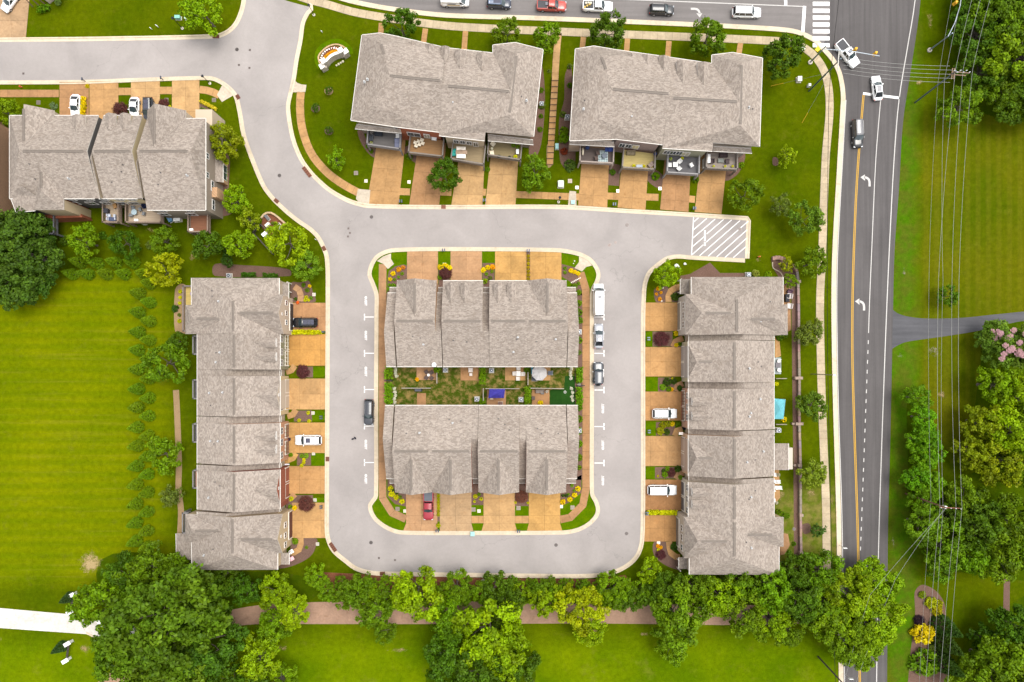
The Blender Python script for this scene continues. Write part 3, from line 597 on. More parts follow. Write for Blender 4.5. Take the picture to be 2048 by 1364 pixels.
# back gardens between the two island rows
sheet('back_garden_lawn', rect(775, 728, 1152, 815), .009, TURF_DRY)
sheet('artificial_lawn', [(1130, 752), (1152, 752), (1152, 815), (1100, 815), (1100, 780), (1128, 778)], .013, TURF_FAKE)
PATS = [(833, 726, 874, 760, PINK), (921, 726, 957, 761, RUST), (1010, 726, 1051, 761, TAN), (1078, 726, 1101, 761, TAN), (834, 786, 852, 815, RUST), (974, 780, 1012, 815, BRN), (1064, 779, 1099, 815, RUST)]
for x0, y0, x1, y1, c in PATS: driveway(rect(x0, y0, x1, y1), 1, 1, c, name='patio')
for q, c in (([(1550, 674), (1558, 674), (1562, 712), (1550, 716)], TAN), ([(1548, 715), (1562, 715), (1562, 748), (1548, 748)], (.30, .34, .34)), ([(1546, 940), (1558, 940), (1560, 995), (1546, 1014)], TAN), ([(1566, 570), (1580, 572), (1582, 660), (1566, 668)], BRN), ([(1567, 1066), (1576, 1068), (1580, 1090), (1570, 1108), (1556, 1112), (1556, 1090)], BRN)): sheet('patio', q, .03, CONC, color=c)
# bare and gravelly spots
def patch(cx, cy, rx, ry, m=DRYPATCH, rot=0, name='bare_patch'):
    pts = []
    for i in range(14):
        a = i * math.tau / 14; x, y = rx * math.cos(a), ry * math.sin(a); pts.append((cx + x * math.cos(rot) - y * math.sin(rot), cy + x * math.sin(rot) + y * math.cos(rot)))
    return sheet(name, pts, .011 + .0006 * (int(cx) % 5), m)
for a in ((182, 1126, 52, 26, STRAW, .75), (1190, 1262, 40, 10, DRYPATCH, .1), (560, 1295, 40, 16, DRYPATCH, 0), (1868, 704, 56, 44, GRITPATCH, .5), (1803, 712, 16, 24, GRITPATCH, 0), (1884, 790, 20, 24, DRYPATCH, 0), (1860, 42, 16, 30, DRYPATCH, .2), (1838, 165, 18, 14, DRYPATCH, 0), (1620, 985, 24, 40, DRYPATCH, 0), (1808, 545, 10, 26, GRITPATCH, 0), (384, 512, 20, 22, DRYPATCH, 0), (1562, 990, 20, 30, DRYPATCH, 0), (300, 458, 26, 14, DRYPATCH, 0), (1664, 1005, 8, 40, DRYPATCH, 0), (596, 90, 5, 30, DRYPATCH, .1), (1515, 520, 14, 14, DRYPATCH, 0), (2, 1278, 10, 10, DRYPATCH, 0), (170, 1296, 24, 30, DRYPATCH, 0), (800, 1300, 60, 10, DRYPATCH, .1), (1290, 1268, 40, 10, DRYPATCH, 0)): patch(*a)
# ------------------------------------------------------------------ buildings
WHITE, TRIM = (.62, .58, .54), (.50, .46, .41)
def rpx(c, n, zf, zt): return n + (c - n) * (CAM_H - zf) / (CAM_H - zt)
def shell(parent, name, faces, th=.20, color=(1, 1, 1), trim=TRIM, gut=.10):
    """roof planes (world points) with thickness; the rim is the painted fascia"""
    b = MB(); key = {}; V = []; F = []
    def idx(p):
        k = (round(p[0], 2), round(p[1], 2), round(p[2], 2))
        if k not in key: key[k] = len(V); V.append(Vector(p))
        return key[k]
    for f in faces:
        ids = [idx(p) for p in f]; ids = [q for i, q in enumerate(ids) if q != ids[i - 1]]
        if len(ids) < 3: continue
        for t in tessellate_polygon([[Vector((V[i].x, V[i].y, 0)) for i in ids]]):
            a, c, d = (V[ids[k]] for k in t)
            t = t if (c - a).cross(d - a).z > 0 else t[::-1]
            F.append(tuple(ids[k] for k in t))
    E = {}
    for f in F:
        for i in range(3): E[(f[i], f[(i + 1) % 3])] = 1
    rim = [e for e in E if (e[1], e[0]) not in E]; n = len(V)
    b.add(V + [v - Vector((0, 0, th)) for v in V], [], 0)
    b.f += [list(f) for f in F]; b.m += [0] * len(F); b.f += [[q + n for q in f[::-1]] for f in F]; b.m += [1] * len(F)
    for i, j in rim:
        b.f.append([j, i, i + n, j + n]); b.m.append(1)
        e = V[j] - V[i]; o_ = Vector((e.y, -e.x, 0))
        if o_.length > .3 and abs(e.z) < .12 and not any(q in name for q in ('gable', 'dormer', 'pediment')):                                   # white gutter / barge board proud of the shingles
            o_ = o_.normalized() * gut; dz = Vector((0, 0, .03)); dn = Vector((0, 0, .14)); b.add([V[i] - dz, V[j] - dz, V[j] + o_ - dz, V[i] + o_ - dz, V[i] + o_ - dn, V[j] + o_ - dn], [(0, 3, 2, 1), (3, 4, 5, 2)], 2)
    return b.obj(name, [SHINGLE, m_fixed(trim), m_fixed((.60, .57, .53))], parent)
_fx = {}
def m_fixed(c, rough=.6):
    if c not in _fx:
        m, t, out = newmat('paint_%d' % len(_fx)); k = NT(t); rgb = k.n('RGB'); rgb.outputs[0].default_value = (*c, 1)
        k.bsdf(out, k.mulv(rgb.outputs[0], k.ramp(k.noise(k.pos(), 2.5, 3), .3, .7, .92, 1.06)), rough); _fx[c] = m
    return _fx[c]

class Unit:
    """a house of a terrace: gable (or half-hipped) block. axis = the way the row runs ('x' or 'y');
    a0,a1 photo pixels along the row at eave height; prof = [(front px, z), (ridge px, z), (rear px, z)]"""
    def __init__(s, parent, axis, a0, a1, prof, wall=(.4, .33, .25), mat_=None, hip0=0, hip1=0, over=.25, side=.0, cap=True, vents=True, name='roof', gable_mat=None):
        s.ax = axis; s.parent = parent; s.prof = prof; nA, nC = (NX, NY) if axis == 'x' else (NY, NX)
        s.zr = prof[1][1]; ze = prof[0][1]
        s.A = [s.w_a(a, ze) for a in (a0, a1)]; s.C = [s.w_c(c, z) for c, z in prof]; s.Z = [z for c, z in prof]
        P = s.P; h0 = hip0 / 10; h1 = hip1 / 10; sg = 1 if s.A[1] > s.A[0] else -1; A0, A1 = s.A; r0, r1 = A0 + sg * h0, A1 - sg * h1
        C, Z = s.C, s.Z
        f = [[P(A0, C[0], Z[0]), P(A1, C[0], Z[0]), P(r1, C[1], Z[1]), P(r0, C[1], Z[1])], [P(A0, C[2], Z[2]), P(A1, C[2], Z[2]), P(r1, C[1], Z[1]), P(r0, C[1], Z[1])]]
        if hip0: f.append([P(A0, C[0], Z[0]), P(A0, C[2], Z[2]), P(r0, C[1], Z[1])])
        if hip1: f.append([P(A1, C[0], Z[0]), P(A1, C[2], Z[2]), P(r1, C[1], Z[1])])
        s.roof = shell(parent, name, f)
        # wall prism under the roof
        cf = C[0] + (over if C[2] > C[0] else -over); cb = C[2] - (over if C[2] > C[0] else -over); dz = .28
        B0, B1 = A0 + sg * (side + .02 + (over if hip0 else 0)), A1 - sg * (side + .02 + (over if hip1 else 0)); b = MB()
        s.cf, s.cb = cf, cb; s.B = (B0, B1)
        if hip0 or hip1:
            z = min(Z[0], Z[2]) - .12; b.prism([tuple(P(B0, cf, 0)[:2]), tuple(P(B1, cf, 0)[:2]), tuple(P(B1, cb, 0)[:2]), tuple(P(B0, cb, 0)[:2])], 0, z)
            if not (hip0 and hip1): # gable end that stays
                B = B1 if hip0 else B0; q = [P(B, cf, z), P(B, C[1], Z[1] - .3), P(B, cb, z)]; B2 = B - sg * .15 if hip0 else B + sg * .15; q2 = [P(B2, cf, z), P(B2, C[1], Z[1] - .3), P(B2, cb, z)]
                b.add(q + q2, [(0, 1, 2), (5, 4, 3), (0, 3, 4, 1), (1, 4, 5, 2)])
        else:
            sec = [(cf, 0), (cf, Z[0] - dz + .1), (C[1], Z[1] - dz), (cb, Z[2] - dz + .1), (cb, 0)]
            v = [P(B0, c, z) for c, z in sec] + [P(B1, c, z) for c, z in sec]
            b.add(v, [(0, 1, 2, 3, 4), (9, 8, 7, 6, 5)] + [(i, i + 5, (i + 1) % 5 + 5, (i + 1) % 5) for i in range(5)])
        s.wallobj = b.obj('wall', mat_ or SIDING, parent, wall)
        if cap:
            a, c = P(r0, C[1], Z[1]), P(r1, C[1], Z[1]); d = (c - a); L = d.length; m0 = a + d * .05; m1 = c - d * .05
            if L > 2: ridge_cap(s.roof, m0, m1)
        if vents:
            for i in range(3):
                u = rnd.uniform(.2, .8); t = rnd.uniform(.25, .75); a = A0 + (A1 - A0) * u; c = C[1] + (C[2] - C[1]) * t; z = Z[1] + (Z[2] - Z[1]) * t
                vent(s.roof, P(a, c, z), rnd.choice((0, 1, 1)))
    def w_a(s, a, z): g = G(a, NY, z).x if s.ax == 'x' else G(NX, a, z).y; return g
    def w_c(s, c, z): return G(NX, c, z).y if s.ax == 'x' else G(c, NY, z).x
    def P(s, a, c, z): return Vector((a, c, z)) if s.ax == 'x' else Vector((c, a, z))
    def cz(s, z):      # cross coordinate on the front slope at height z
        t = (z - s.Z[0]) / (s.Z[1] - s.Z[0]); return s.C[0] + (s.C[1] - s.C[0]) * t
    def cz_back(s, z):
        t = (z - s.Z[2]) / (s.Z[1] - s.Z[2]); return s.C[2] + (s.C[1] - s.C[2]) * t
    def gable(s, a0, a1, cF, ze, zp, wall=(.4, .33, .25), mat_=None, back=False, hip=0, name='cross_gable_roof', cap=True, win=True, pw=0):
        """gable or dormer facing the front (or rear) with its ridge running into the main slope"""
        A0, A1 = s.w_a(a0, ze), s.w_a(a1, ze); Am = (A0 + A1) / 2 + pw; cf = s.w_c(cF, ze); cz = s.cz_back if back else s.cz; P = s.P
        z0 = (s.Z[2] if back else s.Z[0]); cJ = cz(max(ze, z0)); cI = cz(zp); d = 1 if cI > cf else -1
        ch = cf + d * hip / 10
        f = [[P(A0, cf, ze), P(Am, ch, zp), P(Am, cI, zp), P(A0, cJ, ze)], [P(A1, cf, ze), P(Am, ch, zp), P(Am, cI, zp), P(A1, cJ, ze)]]
        if hip: f.append([P(A0, cf, ze), P(A1, cf, ze), P(Am, ch, zp)])
        up = Vector((0, 0, .09)); r = shell(s.parent, name, [[p + up for p in q] for q in f], .16); b = MB(); ins = .14 * (1 if A1 > A0 else -1)
        zb = 0 if (ze <= z0 + .05) else max(ze - 2.2, z0 - .1); ci = cf + d * .12; q0, q1 = A0 + ins, A1 - ins; ce = cJ + d * .6 if ze > z0 + .05 else cf + d * (2.0 if zb == 0 else .3)
        sec = [(q0, zb), (q0, ze - .1)] + ([] if hip else [(Am, zp - .16)]) + [(q1, ze - .1), (q1, zb)]; n = len(sec)
        b.add([P(a, ci, z) for a, z in sec] + [P(a, ce, z) for a, z in sec], [tuple(range(n)), tuple(range(2 * n - 1, n - 1, -1))] + [(i, (i + 1) % n, (i + 1) % n + n, i + n) for i in range(n)])
        w = b.obj('gable_wall', mat_ or SIDING, s.parent, wall)
        if cap and abs(cI - ch) > 2.5: ridge_cap(r, P(Am, ch + (cI - ch) * .12, zp + .09), P(Am, ch + (cI - ch) * .9, zp + .09))
        if win and not hip:
            window(s.parent, P(Am, ci - d * .02, max(ze + (zp - ze) * .25, ze + .1) if ze > z0 + .05 else ze + .5), 'xy'.replace(s.ax, ''), -d, .55, .55)
        return r

def ridge_cap(parent, a, b):
    d = b - a; h = Vector((d.x, d.y, 0)).normalized(); sd = Vector((-h.y, h.x, 0)); m = MB(); n = max(2, int(d.length / .9)); w = .17
    for off in (-w, w):
        v = [a + sd * (off - .045) + Vector((0, 0, -.01)), a + sd * (off + .045) + Vector((0, 0, -.01)), b + sd * (off + .045) + Vector((0, 0, -.01)), b + sd * (off - .045) + Vector((0, 0, -.01))]
        top = [p + Vector((0, 0, .07)) for p in v]; m.add(v + top, [(4, 5, 6, 7), (0, 1, 5, 4), (1, 2, 6, 5), (2, 3, 7, 6), (3, 0, 4, 7)])
    v = [a - sd * .10, a + sd * .10, b + sd * .10, b - sd * .10]; top = [p + Vector((0, 0, .012)) for p in v]
    m.add(v + top, [(4, 5, 6, 7), (0, 1, 5, 4), (1, 2, 6, 5), (2, 3, 7, 6), (3, 0, 4, 7)])
    return m.obj('ridge_vent', PAINT, parent, (.150, .125, .105))
def vent(parent, p, kind):
    b = MB()
    if kind: b.cyl((p.x, p.y, p.z - .1), .06, .45, 8).cyl((p.x, p.y, p.z - .02), .15, .06, 8); c = (.10, .09, .085)
    else: b.cyl((p.x, p.y, p.z - .1), .11, .5, 8).cyl((p.x, p.y, p.z + .40), 0.15, .12, 10).box((p.x, p.y, p.z), (.42, .42, .06)); c = (.36, .36, .36)
    return b.obj('vent_pipe', PAINT, parent, c)
def window(parent, c, ax, d, w, h, pane=(.045, .055, .065), frame=WHITE, name='window', bars=True):
    """ax: the axis the window faces along; d: +1 / -1"""
    c = Vector(c); n = Vector((d, 0, 0)) if ax == 'x' else Vector((0, d, 0)); t = Vector((0, 1, 0)) if ax == 'x' else Vector((1, 0, 0)); return window_v(parent, c, n, t, w, h, pane, frame, name, bars)
def obox(b, c, t, n, u, w, dp, h, m=0):
    v = []
    for z in (-.5, .5):
        for x, y in ((-.5, -.5), (.5, -.5), (.5, .5), (-.5, .5)): v.append(c + t * (x * w) + n * (y * dp) + u * (z * h))
    b.add(v, [(3, 2, 1, 0), (4, 5, 6, 7), (0, 1, 5, 4), (1, 2, 6, 5), (2, 3, 7, 6), (3, 0, 4, 7)], m)
def window_v(parent, c, n, t, w, h, pane=(.045, .055, .065), frame=WHITE, name='window', bars=True):
    u = Vector((0, 0, 1)); b = MB(); fw = .09
    for s in (-1, 1): obox(b, c + t * (s * (w / 2 - fw / 2)), t, n, u, fw, .12, h); obox(b, c + u * (s * (h / 2 - fw / 2)), t, n, u, w - 2 * fw, .12, fw)
    if bars and w > .9: obox(b, c, t, n, u, .06, .1, h - 2 * fw)
    f = b.obj(name, PAINT, parent, frame)
    p = MB(); obox(p, c, t, n, u, w - fw * 1.6, .05, h - fw * 1.6); p.obj('pane', GLASS, f, pane); return f
def garage(parent, c, ax, d, w, color, h=2.2, rows=4):
    c = Vector(c); n = Vector((d, 0, 0)) if ax == 'x' else Vector((0, d, 0)); t = Vector((0, 1, 0)) if ax == 'x' else Vector((1, 0, 0)); u = Vector((0, 0, 1)); b = MB(); fw = .16
    for s in (-1, 1): obox(b, c + t * (s * (w / 2 + fw / 2)) + u * ((h + fw) / 2), t, n, u, fw, .18, h + fw)
    obox(b, c + u * (h + fw / 2), t, n, u, w, .18, fw)
    f = b.obj('garage_door', PAINT, parent, (.60, .55, .48))
    hh = h / rows
    for i in range(rows):
        p = MB(); obox(p, c + u * (hh * (i + .5)), t, n, u, w - .02, .08, hh - .025); p.obj('door_panel', PAINT, f, color)
    return f
def shed(parent, pts, name='porch_roof', th=.16):
    return shell(parent, name, [[G(*p) for p in pts]], th)
def post(parent, px, py, z0, z1, r=.09, color=WHITE, name='porch_post'):
    p = G(px, py, z0); MB().box((p.x, p.y, (z0 + z1) / 2), (2 * r, 2 * r, z1 - z0)).obj(name, PAINT, parent, color)

def building(name, px, py, label, cat='townhouses'): return thing(name, G(px, py, 0), 0, label, cat)

BEIGE, OLIVE, TANW, REDB, TANB, GREYW, DARKW, YELW, TAUPE = (.42, .34, .25), (.20, .19, .115), (.42, .32, .20), (.24, .075, .038), (.38, .235, .135), (.20, .19, .18), (.085, .08, .078), (.45, .36, .19), (.23, .185, .145)
# --- island, north row (front to the north)
C = building('terrace_row', 962, 650, 'row of four grey-roofed townhouses on the upper half of the central island')
CP = [(561.5, 6.2), (642, 9.5), (733, 6.0)]; CL = [(586, 4.6), (664, 8.45), (733, 6.0)]
cu = [Unit(C, 'x', a, b, CP, w, mt, over=.3) for a, b, w, mt in ((794, 873, TANB, BRICK), (886, 966, BEIGE, None), (979, 1052.5, REDB, BRICK), (1052.5, 1133, TANB, BRICK))]
for a, b in ((775, 794), (873, 886), (966, 979), (1133, 1154)): Unit(C, 'x', a, b, CL, BEIGE, None, over=.3, cap=False, vents=False)
cu[0].gable(794, 873, 561, 6.2, 9.1, TANB, BRICK); cu[3].gable(1054, 1132, 561, 6.2, 9.1, TANB, BRICK)
for u, xs in ((cu[1], (902, 930, 955)), (cu[2], (996, 1023, 1045))):
    for x in xs[:2]: u.gable(x - 9, x + 9, 566, 7.4, 8.1, WHITE, name='dormer_roof', cap=False)
for a, b in ((779, 793), (874, 886), (967, 979), (1134, 1152)): shed(C, [(a, 575, 2.6), (b, 575, 2.6), (b, 586, 3.3), (a, 586, 3.3)])
for x in (803, 861, 893, 957, 985, 1045, 1062, 1122): pass
# --- island, south row (front to the south)
D = building('terrace_row', 962, 895, 'row of four grey-roofed townhouses on the lower half of the central island')
DP = [(983, 6.2), (902.5, 9.5), (811, 6.0)]; DL = [(957, 4.6), (878, 8.4), (811, 6.0)]
du = [Unit(D, 'x', a, b, DP, w, BRICK, over=.3) for a, b, w in ((790, 863.5, TANB), (863.5, 944, REDB), (957, 1038, TANB), (1052, 1132, REDB))]
for a, b in ((772.5, 790), (944, 957), (1038, 1052), (1132, 1154)): Unit(D, 'x', a, b, DL, BEIGE, None, over=.3, cap=False, vents=False)
for u, a, b in zip(du, (790, 863.5, 957, 1052), (863.5, 944, 1038, 1132)): u.gable(a + .5, b - .5, 984.5, 6.2, 9.15, TANB, BRICK)
for a, b in ((779, 790), (944, 957), (1038, 1052), (1132, 1152)): shed(D, [(a, 966, 2.6), (b, 966, 2.6), (b, 957, 3.3), (a, 957, 3.3)])
for u in du:
    for t in (.3, .7): window(D, u.P(u.B[0] + (u.B[1] - u.B[0]) * t, u.cf - .04, 4.5), 'y', -1, 1.1, 1.3)
    garage(D, u.P((u.B[0] + u.B[1]) / 2, u.cf - .06, 0), 'y', -1, 4.8, (.30, .25, .2))
for u in cu: garage(C, u.P((u.B[0] + u.B[1]) / 2, u.cf + .06, 0), 'y', 1, 4.8, (.30, .25, .2))
for bld, U, d in ((C, cu, -1), (D, du, 1)):
    for u in U:
        for t in (.25, .7):
            window(bld, u.P(u.B[0] + (u.B[1] - u.B[0]) * t, u.cb + d * .04, 4.4), 'y', d, 1.2, 1.4); window(bld, u.P(u.B[0] + (u.B[1] - u.B[0]) * t, u.cb + d * .04, 1.2), 'y', d, 1.5, 2.1)
dish = thing('satellite_dish', G(868, 733, 6), 0, 'white satellite dish on the rear eave of the upper island row', 'satellite dish')
b = MB().tube(G(868, 735, 6.0), G(868, 731, 6.6), .04); b.obj('bracket', METAL, dish, (.2, .2, .2)); MB().ball(G(868, 729.5, 6.7), .45, 12, 6, sz=.35).obj('reflector', PAINT, dish, (.75, .75, .75), True)

# --- west row (front to the east)
E = building('terrace_row', 475, 850, 'long row of six grey-roofed townhouses between the mown field and the street')
EP = [(560, 6.0), (468, 9.4), (394.5, 6.5)]; EL = [(559, 4.0), (453, 8.3), (394.5, 6.5)]
e1 = Unit(E, 'y', 556, 668, [(558, 6.2), (466, 9.4), (383, 6.4)], BEIGE, hip0=44)
e1.gable(589, 668, 567, 6.2, 9.2, (.42, .33, .25), pw=0); e1.gable(610, 668, 371, 6.4, 8.6, TANW, back=True, hip=25)
eu = [Unit(E, 'y', a, b, EP, w, mt) for a, b, w, mt in ((668, 739, OLIVE, None), (752, 831, (.46, .35, .20), None), (846, 926, (.36, .19, .11), BRICK), (939, 1018, (.19, .055, .032), BRICK))]
for a, b in ((739, 752), (831, 846), (926, 939), (1018, 1028)): Unit(E, 'y', a, b, EL, BEIGE, cap=False, vents=False); shed(E, [(562, a, 2.8), (562, b, 2.8), (553, b, 3.5), (553, a, 3.5)])
e6 = Unit(E, 'y', 1028, 1139.5, [(555, 6.2), (465, 9.4), (383.5, 6.4)], TANW, hip1=36)
e6.gable(1028, 1106, 565, 6.2, 9.1, TANW, pw=-.4); e6.gable(1028, 1084, 371, 6.4, 8.6, TANW, back=True, hip=22)
for u, ys in ((eu[0], (685, 713)), (eu[2], (872, 899))):
    for y in ys: u.gable(y - 10, y + 10, 552, 7.25, 7.95, WHITE, name='dormer_roof', cap=False)
eu[1].gable(759, 820, 560, 6.0, 7.9, (.44, .36, .28), cap=False, name='pediment_roof'); eu[3].gable(941, 1010, 560, 6.0, 8.0, (.22, .07, .04), BRICK, cap=False, name='pediment_roof')
shed(E, [(577, 565, 2.8), (577, 597, 2.8), (558, 597, 3.7), (558, 565, 3.7)]); shed(E, [(578, 1106, 2.8), (578, 1129, 2.8), (555, 1129, 3.7), (555, 1106, 3.7)]); shed(E, [(352, 1067, 2.8), (384, 1067, 3.8), (384, 1120, 3.8), (366, 1118, 3.0), (353, 1112, 2.8)])
for x, y in ((583, 568), (583, 585), (583, 600), (583, 1101), (583, 1117)): post(E, x, y, 0, 2.8)
def front_e(u, a0, a1, doors, color, wins):
    for (y0, y1) in doors: garage(E, (u.cf + .05, (G(0, y0).y + G(0, y1).y) / 2, 0), 'x', 1, abs(G(0, y0).y - G(0, y1).y), color)
    for y in wins: window(E, (u.cf + .04, G(0, y).y, 4.3), 'x', 1, 1.3, 1.3)
front_e(e1, 0, 0, [], BEIGE, [])
xg = e1.w_c(567, 6.2) - .15
garage(E, (xg + .08, G(0, 635).y, 0), 'x', 1, 5.2, (.035, .030, .030))
for y in (610, 630, 648): window(E, (xg + .07, G(0, y).y, 4.3), 'x', 1, 1.0, 1.2)
front_e(eu[0], 668, 739, [(672, 698), (704, 731)], (.20, .185, .11), [680, 705, 726])
front_e(eu[1], 0, 0, [(760, 784), (792, 817)], (.52, .30, .035), [768, 790, 812])
front_e(eu[2], 0, 0, [(848, 873), (881, 906)], (.20, .155, .10), [858, 880, 905])
front_e(eu[3], 0, 0, [(934, 960), (966, 992)], (.30, .25, .20), [946, 966, 986])
xg = e6.w_c(565, 6.2) - .15
garage(E, (xg + .08, G(0, 1047).y, 0), 'x', 1, 5.2, (.085, .030, .024))
for y in (1040, 1060, 1078): window(E, (xg + .07, G(0, y).y, 4.3), 'x', 1, 1.1, 1.3)
for u, y0, y1 in ((eu[2], 848, 908), (eu[0], 672, 731)):      # timber pergola over the garage doors
    b = MB(); x = u.cf + .5
    for k in range(9): yy = G(0, y0).y + (G(0, y1).y - G(0, y0).y) * k / 8; b.box((x - .1, yy, 2.75), (.9, .08, .12))
    b.box((x + .2, (G(0, y0).y + G(0, y1).y) / 2, 2.65), (.1, abs(G(0, y0).y - G(0, y1).y), .12)); b.obj('pergola', WOOD, E, (.16, .05, .03) if y0 > 800 else (.5, .46, .38))
# --- east row (front to the west)
Fb = building('terrace_row', 1470, 850, 'long row of six grey-roofed townhouses beside the main road')
FP = [(1377, 6.0), (1469, 9.4), (1548, 6.4)]; FL = [(1378, 4.0), (1485, 8.3), (1548, 6.4)]
f1 = Unit(Fb, 'y', 554, 670, [(1383, 6.2), (1474, 9.4), (1566, 6.4)], (.36, .30, .24), hip0=43)
f1.gable(588, 669, 1371, 6.2, 9.2, (.40, .36, .32), hip=22); f1.gable(609, 670, 1575, 6.4, 8.7, BEIGE, back=True, hip=26)
fu = [Unit(Fb, 'y', a, b, FP, w, mt) for a, b, w, mt in ((682, 764, (.36, .32, .22), None), (777, 858, (.34, .20, .14), BRICK), (870, 952, (.40, .27, .18), BRICK), (964, 1034, (.44, .38, .30), None))]
for a, b in ((670, 682), (764, 777), (858, 870), (952, 964)):
    Unit(Fb, 'y', a, b, FL, BEIGE, cap=False, vents=False); shed(Fb, [(1378, a, 2.8), (1378, b, 2.8), (1397, b, 3.5), (1397, a, 3.5)])
f6 = Unit(Fb, 'y', 1034, 1149, [(1379, 6.2), (1469, 9.4), (1558, 6.4)], (.34, .28, .22), hip1=40)
f6.gable(1034, 1116, 1368, 6.2, 9.1, (.38, .32, .26), hip=18); f6.gable(1034, 1093, 1567, 6.4, 8.7, TANW, back=True, hip=24)
for u, ys in ((fu[1], (803, 832)), (fu[3], (985, 1009))):
    for y in ys: u.gable(y - 9, y + 9, 1384, 7.2, 7.9, WHITE, name='dormer_roof', cap=False)
fu[0].gable(690, 757, 1377, 6.0, 7.9, (.30, .27, .25), cap=True, hip=10, name='pediment_roof'); fu[2].gable(880, 947, 1377, 6.0, 7.9, (.38, .28, .22), cap=True, hip=10, name='pediment_roof')
shed(Fb, [(1361, 558, 2.8), (1361, 588, 2.8), (1383, 588, 3.8), (1383, 558, 3.8)]); shed(Fb, [(1358, 1115, 2.8), (1358, 1138, 2.8), (1380, 1138, 3.8), (1380, 1115, 3.8)]); shell(Fb, 'sunroom_roof', [[G(1546, 887, 4.2), G(1577, 887, 3.4), G(1577, 940, 3.4), G(1546, 940, 4.2)]])
MB().prism(gp([(1546, 892), (1572, 892), (1572, 934), (1546, 934)]), 0, 3.2).obj('sunroom_wall', SIDING, Fb, (.42, .36, .3))
for x, y in ((1356, 562), (1356, 586), (1354, 1117), (1354, 1134)): post(Fb, x, y, 0, 2.8)
def front_f(x, doors, color, wins):
    for (y0, y1) in doors: garage(Fb, (x - .05, (G(0, y0).y + G(0, y1).y) / 2, 0), 'x', -1, abs(G(0, y0).y - G(0, y1).y), color)
    for y in wins: window(Fb, (x - .04, G(0, y).y, 4.3), 'x', -1, 1.3, 1.3)
front_f(f1.w_c(1371, 6.2) + .12, [(607, 660)], (.22, .20, .17), [615, 634, 652]); front_f(fu[0].cf, [(694, 722), (726, 752)], (.115, .115, .115), [700, 722, 744])
front_f(fu[1].cf, [(782, 809), (814, 840)], (.16, .115, .08), [790, 812, 832]); front_f(fu[2].cf, [(874, 900), (906, 930)], (.13, .055, .04), [880, 904, 924]); front_f(fu[3].cf, [(962, 988), (993, 1018)], (.11, .10, .10), [968, 990, 1012]); front_f(f6.w_c(1368, 6.2) + .12, [(1034, 1088)], (.17, .145, .12), [1046, 1064, 1084])
b = MB(); x = fu[1].cf - .5
for k in range(10): b.box((x + .1, G(0, 782).y + (G(0, 841).y - G(0, 782).y) * k / 9, 2.75), (.9, .09, .12))
b.box((x - .2, G(0, 811).y, 2.65), (.1, 5.8, .12)); b.obj('pergola', WOOD, Fb, (.16, .05, .03))

# --- upper rows with raised decks: explicit roof planes
def wallblock(parent, q, z, color, mat_=SIDING, ins=.45):
    P = [Vector(G(x, y, z).to_2d()) for x, y in q]; c = sum(P, Vector((0, 0))) / len(P); P = [p + (c - p).normalized() * ins * 1.4 for p in P]
    MB().prism([tuple(p) for p in P], 0, z - .12).obj('wall', mat_, parent, color); return P
def facade(parent, x0, y0, x1, y1, z, wins, doors, ins=.5):
    """windows on the wall hung under the eave running from (x0,y0) to (x1,y1)"""
    a, c = G(x0, y0, z), G(x1, y1, z); t = (c - a).normalized(); n = Vector((t.y, -t.x, 0));  L = (c - a).length
    for u, zz, w, h in wins: p = a + t * (L * u) - n * ins; window_v(parent, Vector((p.x, p.y, zz)), n, t, w, h)
    for u, zz, w, h, k in doors: p = a + t * (L * u) - n * ins; window_v(parent, Vector((p.x, p.y, zz)), n, t, w, h, pane=k, name='patio_door')
def deck(parent, q, floor, rail, zf=3.0, zt=4.0, posts=True):
    """q: rail-top corners BL, BR, FR, FL in photo pixels at height zt"""
    W = [G(x, y, zt) for x, y in q]; b = MB().prism([tuple(p.to_2d()) for p in W], zf - .25, zf); o = b.obj('deck_floor', WOOD, parent, floor)
    for i, j in ((1, 2), (2, 3), (3, 0)):
        a, c = W[i], W[j]; t = (c - a).normalized(); n = Vector((t.y, -t.x, 0)); m = (a + c) / 2; L = (c - a).length; r = MB(); u = Vector((0, 0, 1))
        obox(r, Vector((m.x, m.y, zt)), t, n, u, L + .2, .24, .07); obox(r, Vector((m.x, m.y, zf + .12)), t, n, u, L, .08, .1); obox(r, Vector((m.x, m.y, zf - .15)), t, n, u, L + .1, .14, .36)
        k = int(L / .16)
        for s in range(k): p = a + t * (L * (s + .5) / k); obox(r, Vector((p.x, p.y, (zf + zt) / 2)), t, n, u, .07, .05, zt - zf)
        r.obj('railing', PAINT, parent, rail)
    if posts:
        for i in (2, 3): p = W[i]; MB().box((p.x, p.y, zf / 2), (.28, .28, zf)).obj('deck_post', PAINT, parent, rail)
    return o
A = building('terrace_row', 900, 200, 'grey-roofed row of four townhouses with decks nearest the entrance sign')
def faces(L): return [[G(*p) for p in f] for f in L]
shell(A, 'roof', faces([[(724, 70, 9), (762, 86, 12), (779, 151, 12.6), (748, 208, 11.2), (702, 240, 9)], [(724, 70, 9), (760, 66, 9), (791, 72, 9), (762, 86, 12)], [(791, 72, 9), (762, 86, 12), (779, 151, 12.6), (884, 161, 12.6), (890, 95, 9)], [(702, 240, 9), (748, 208, 11.2), (779, 151, 12.6), (884, 161, 12.6), (879, 264, 9), (789, 253, 9)]]))
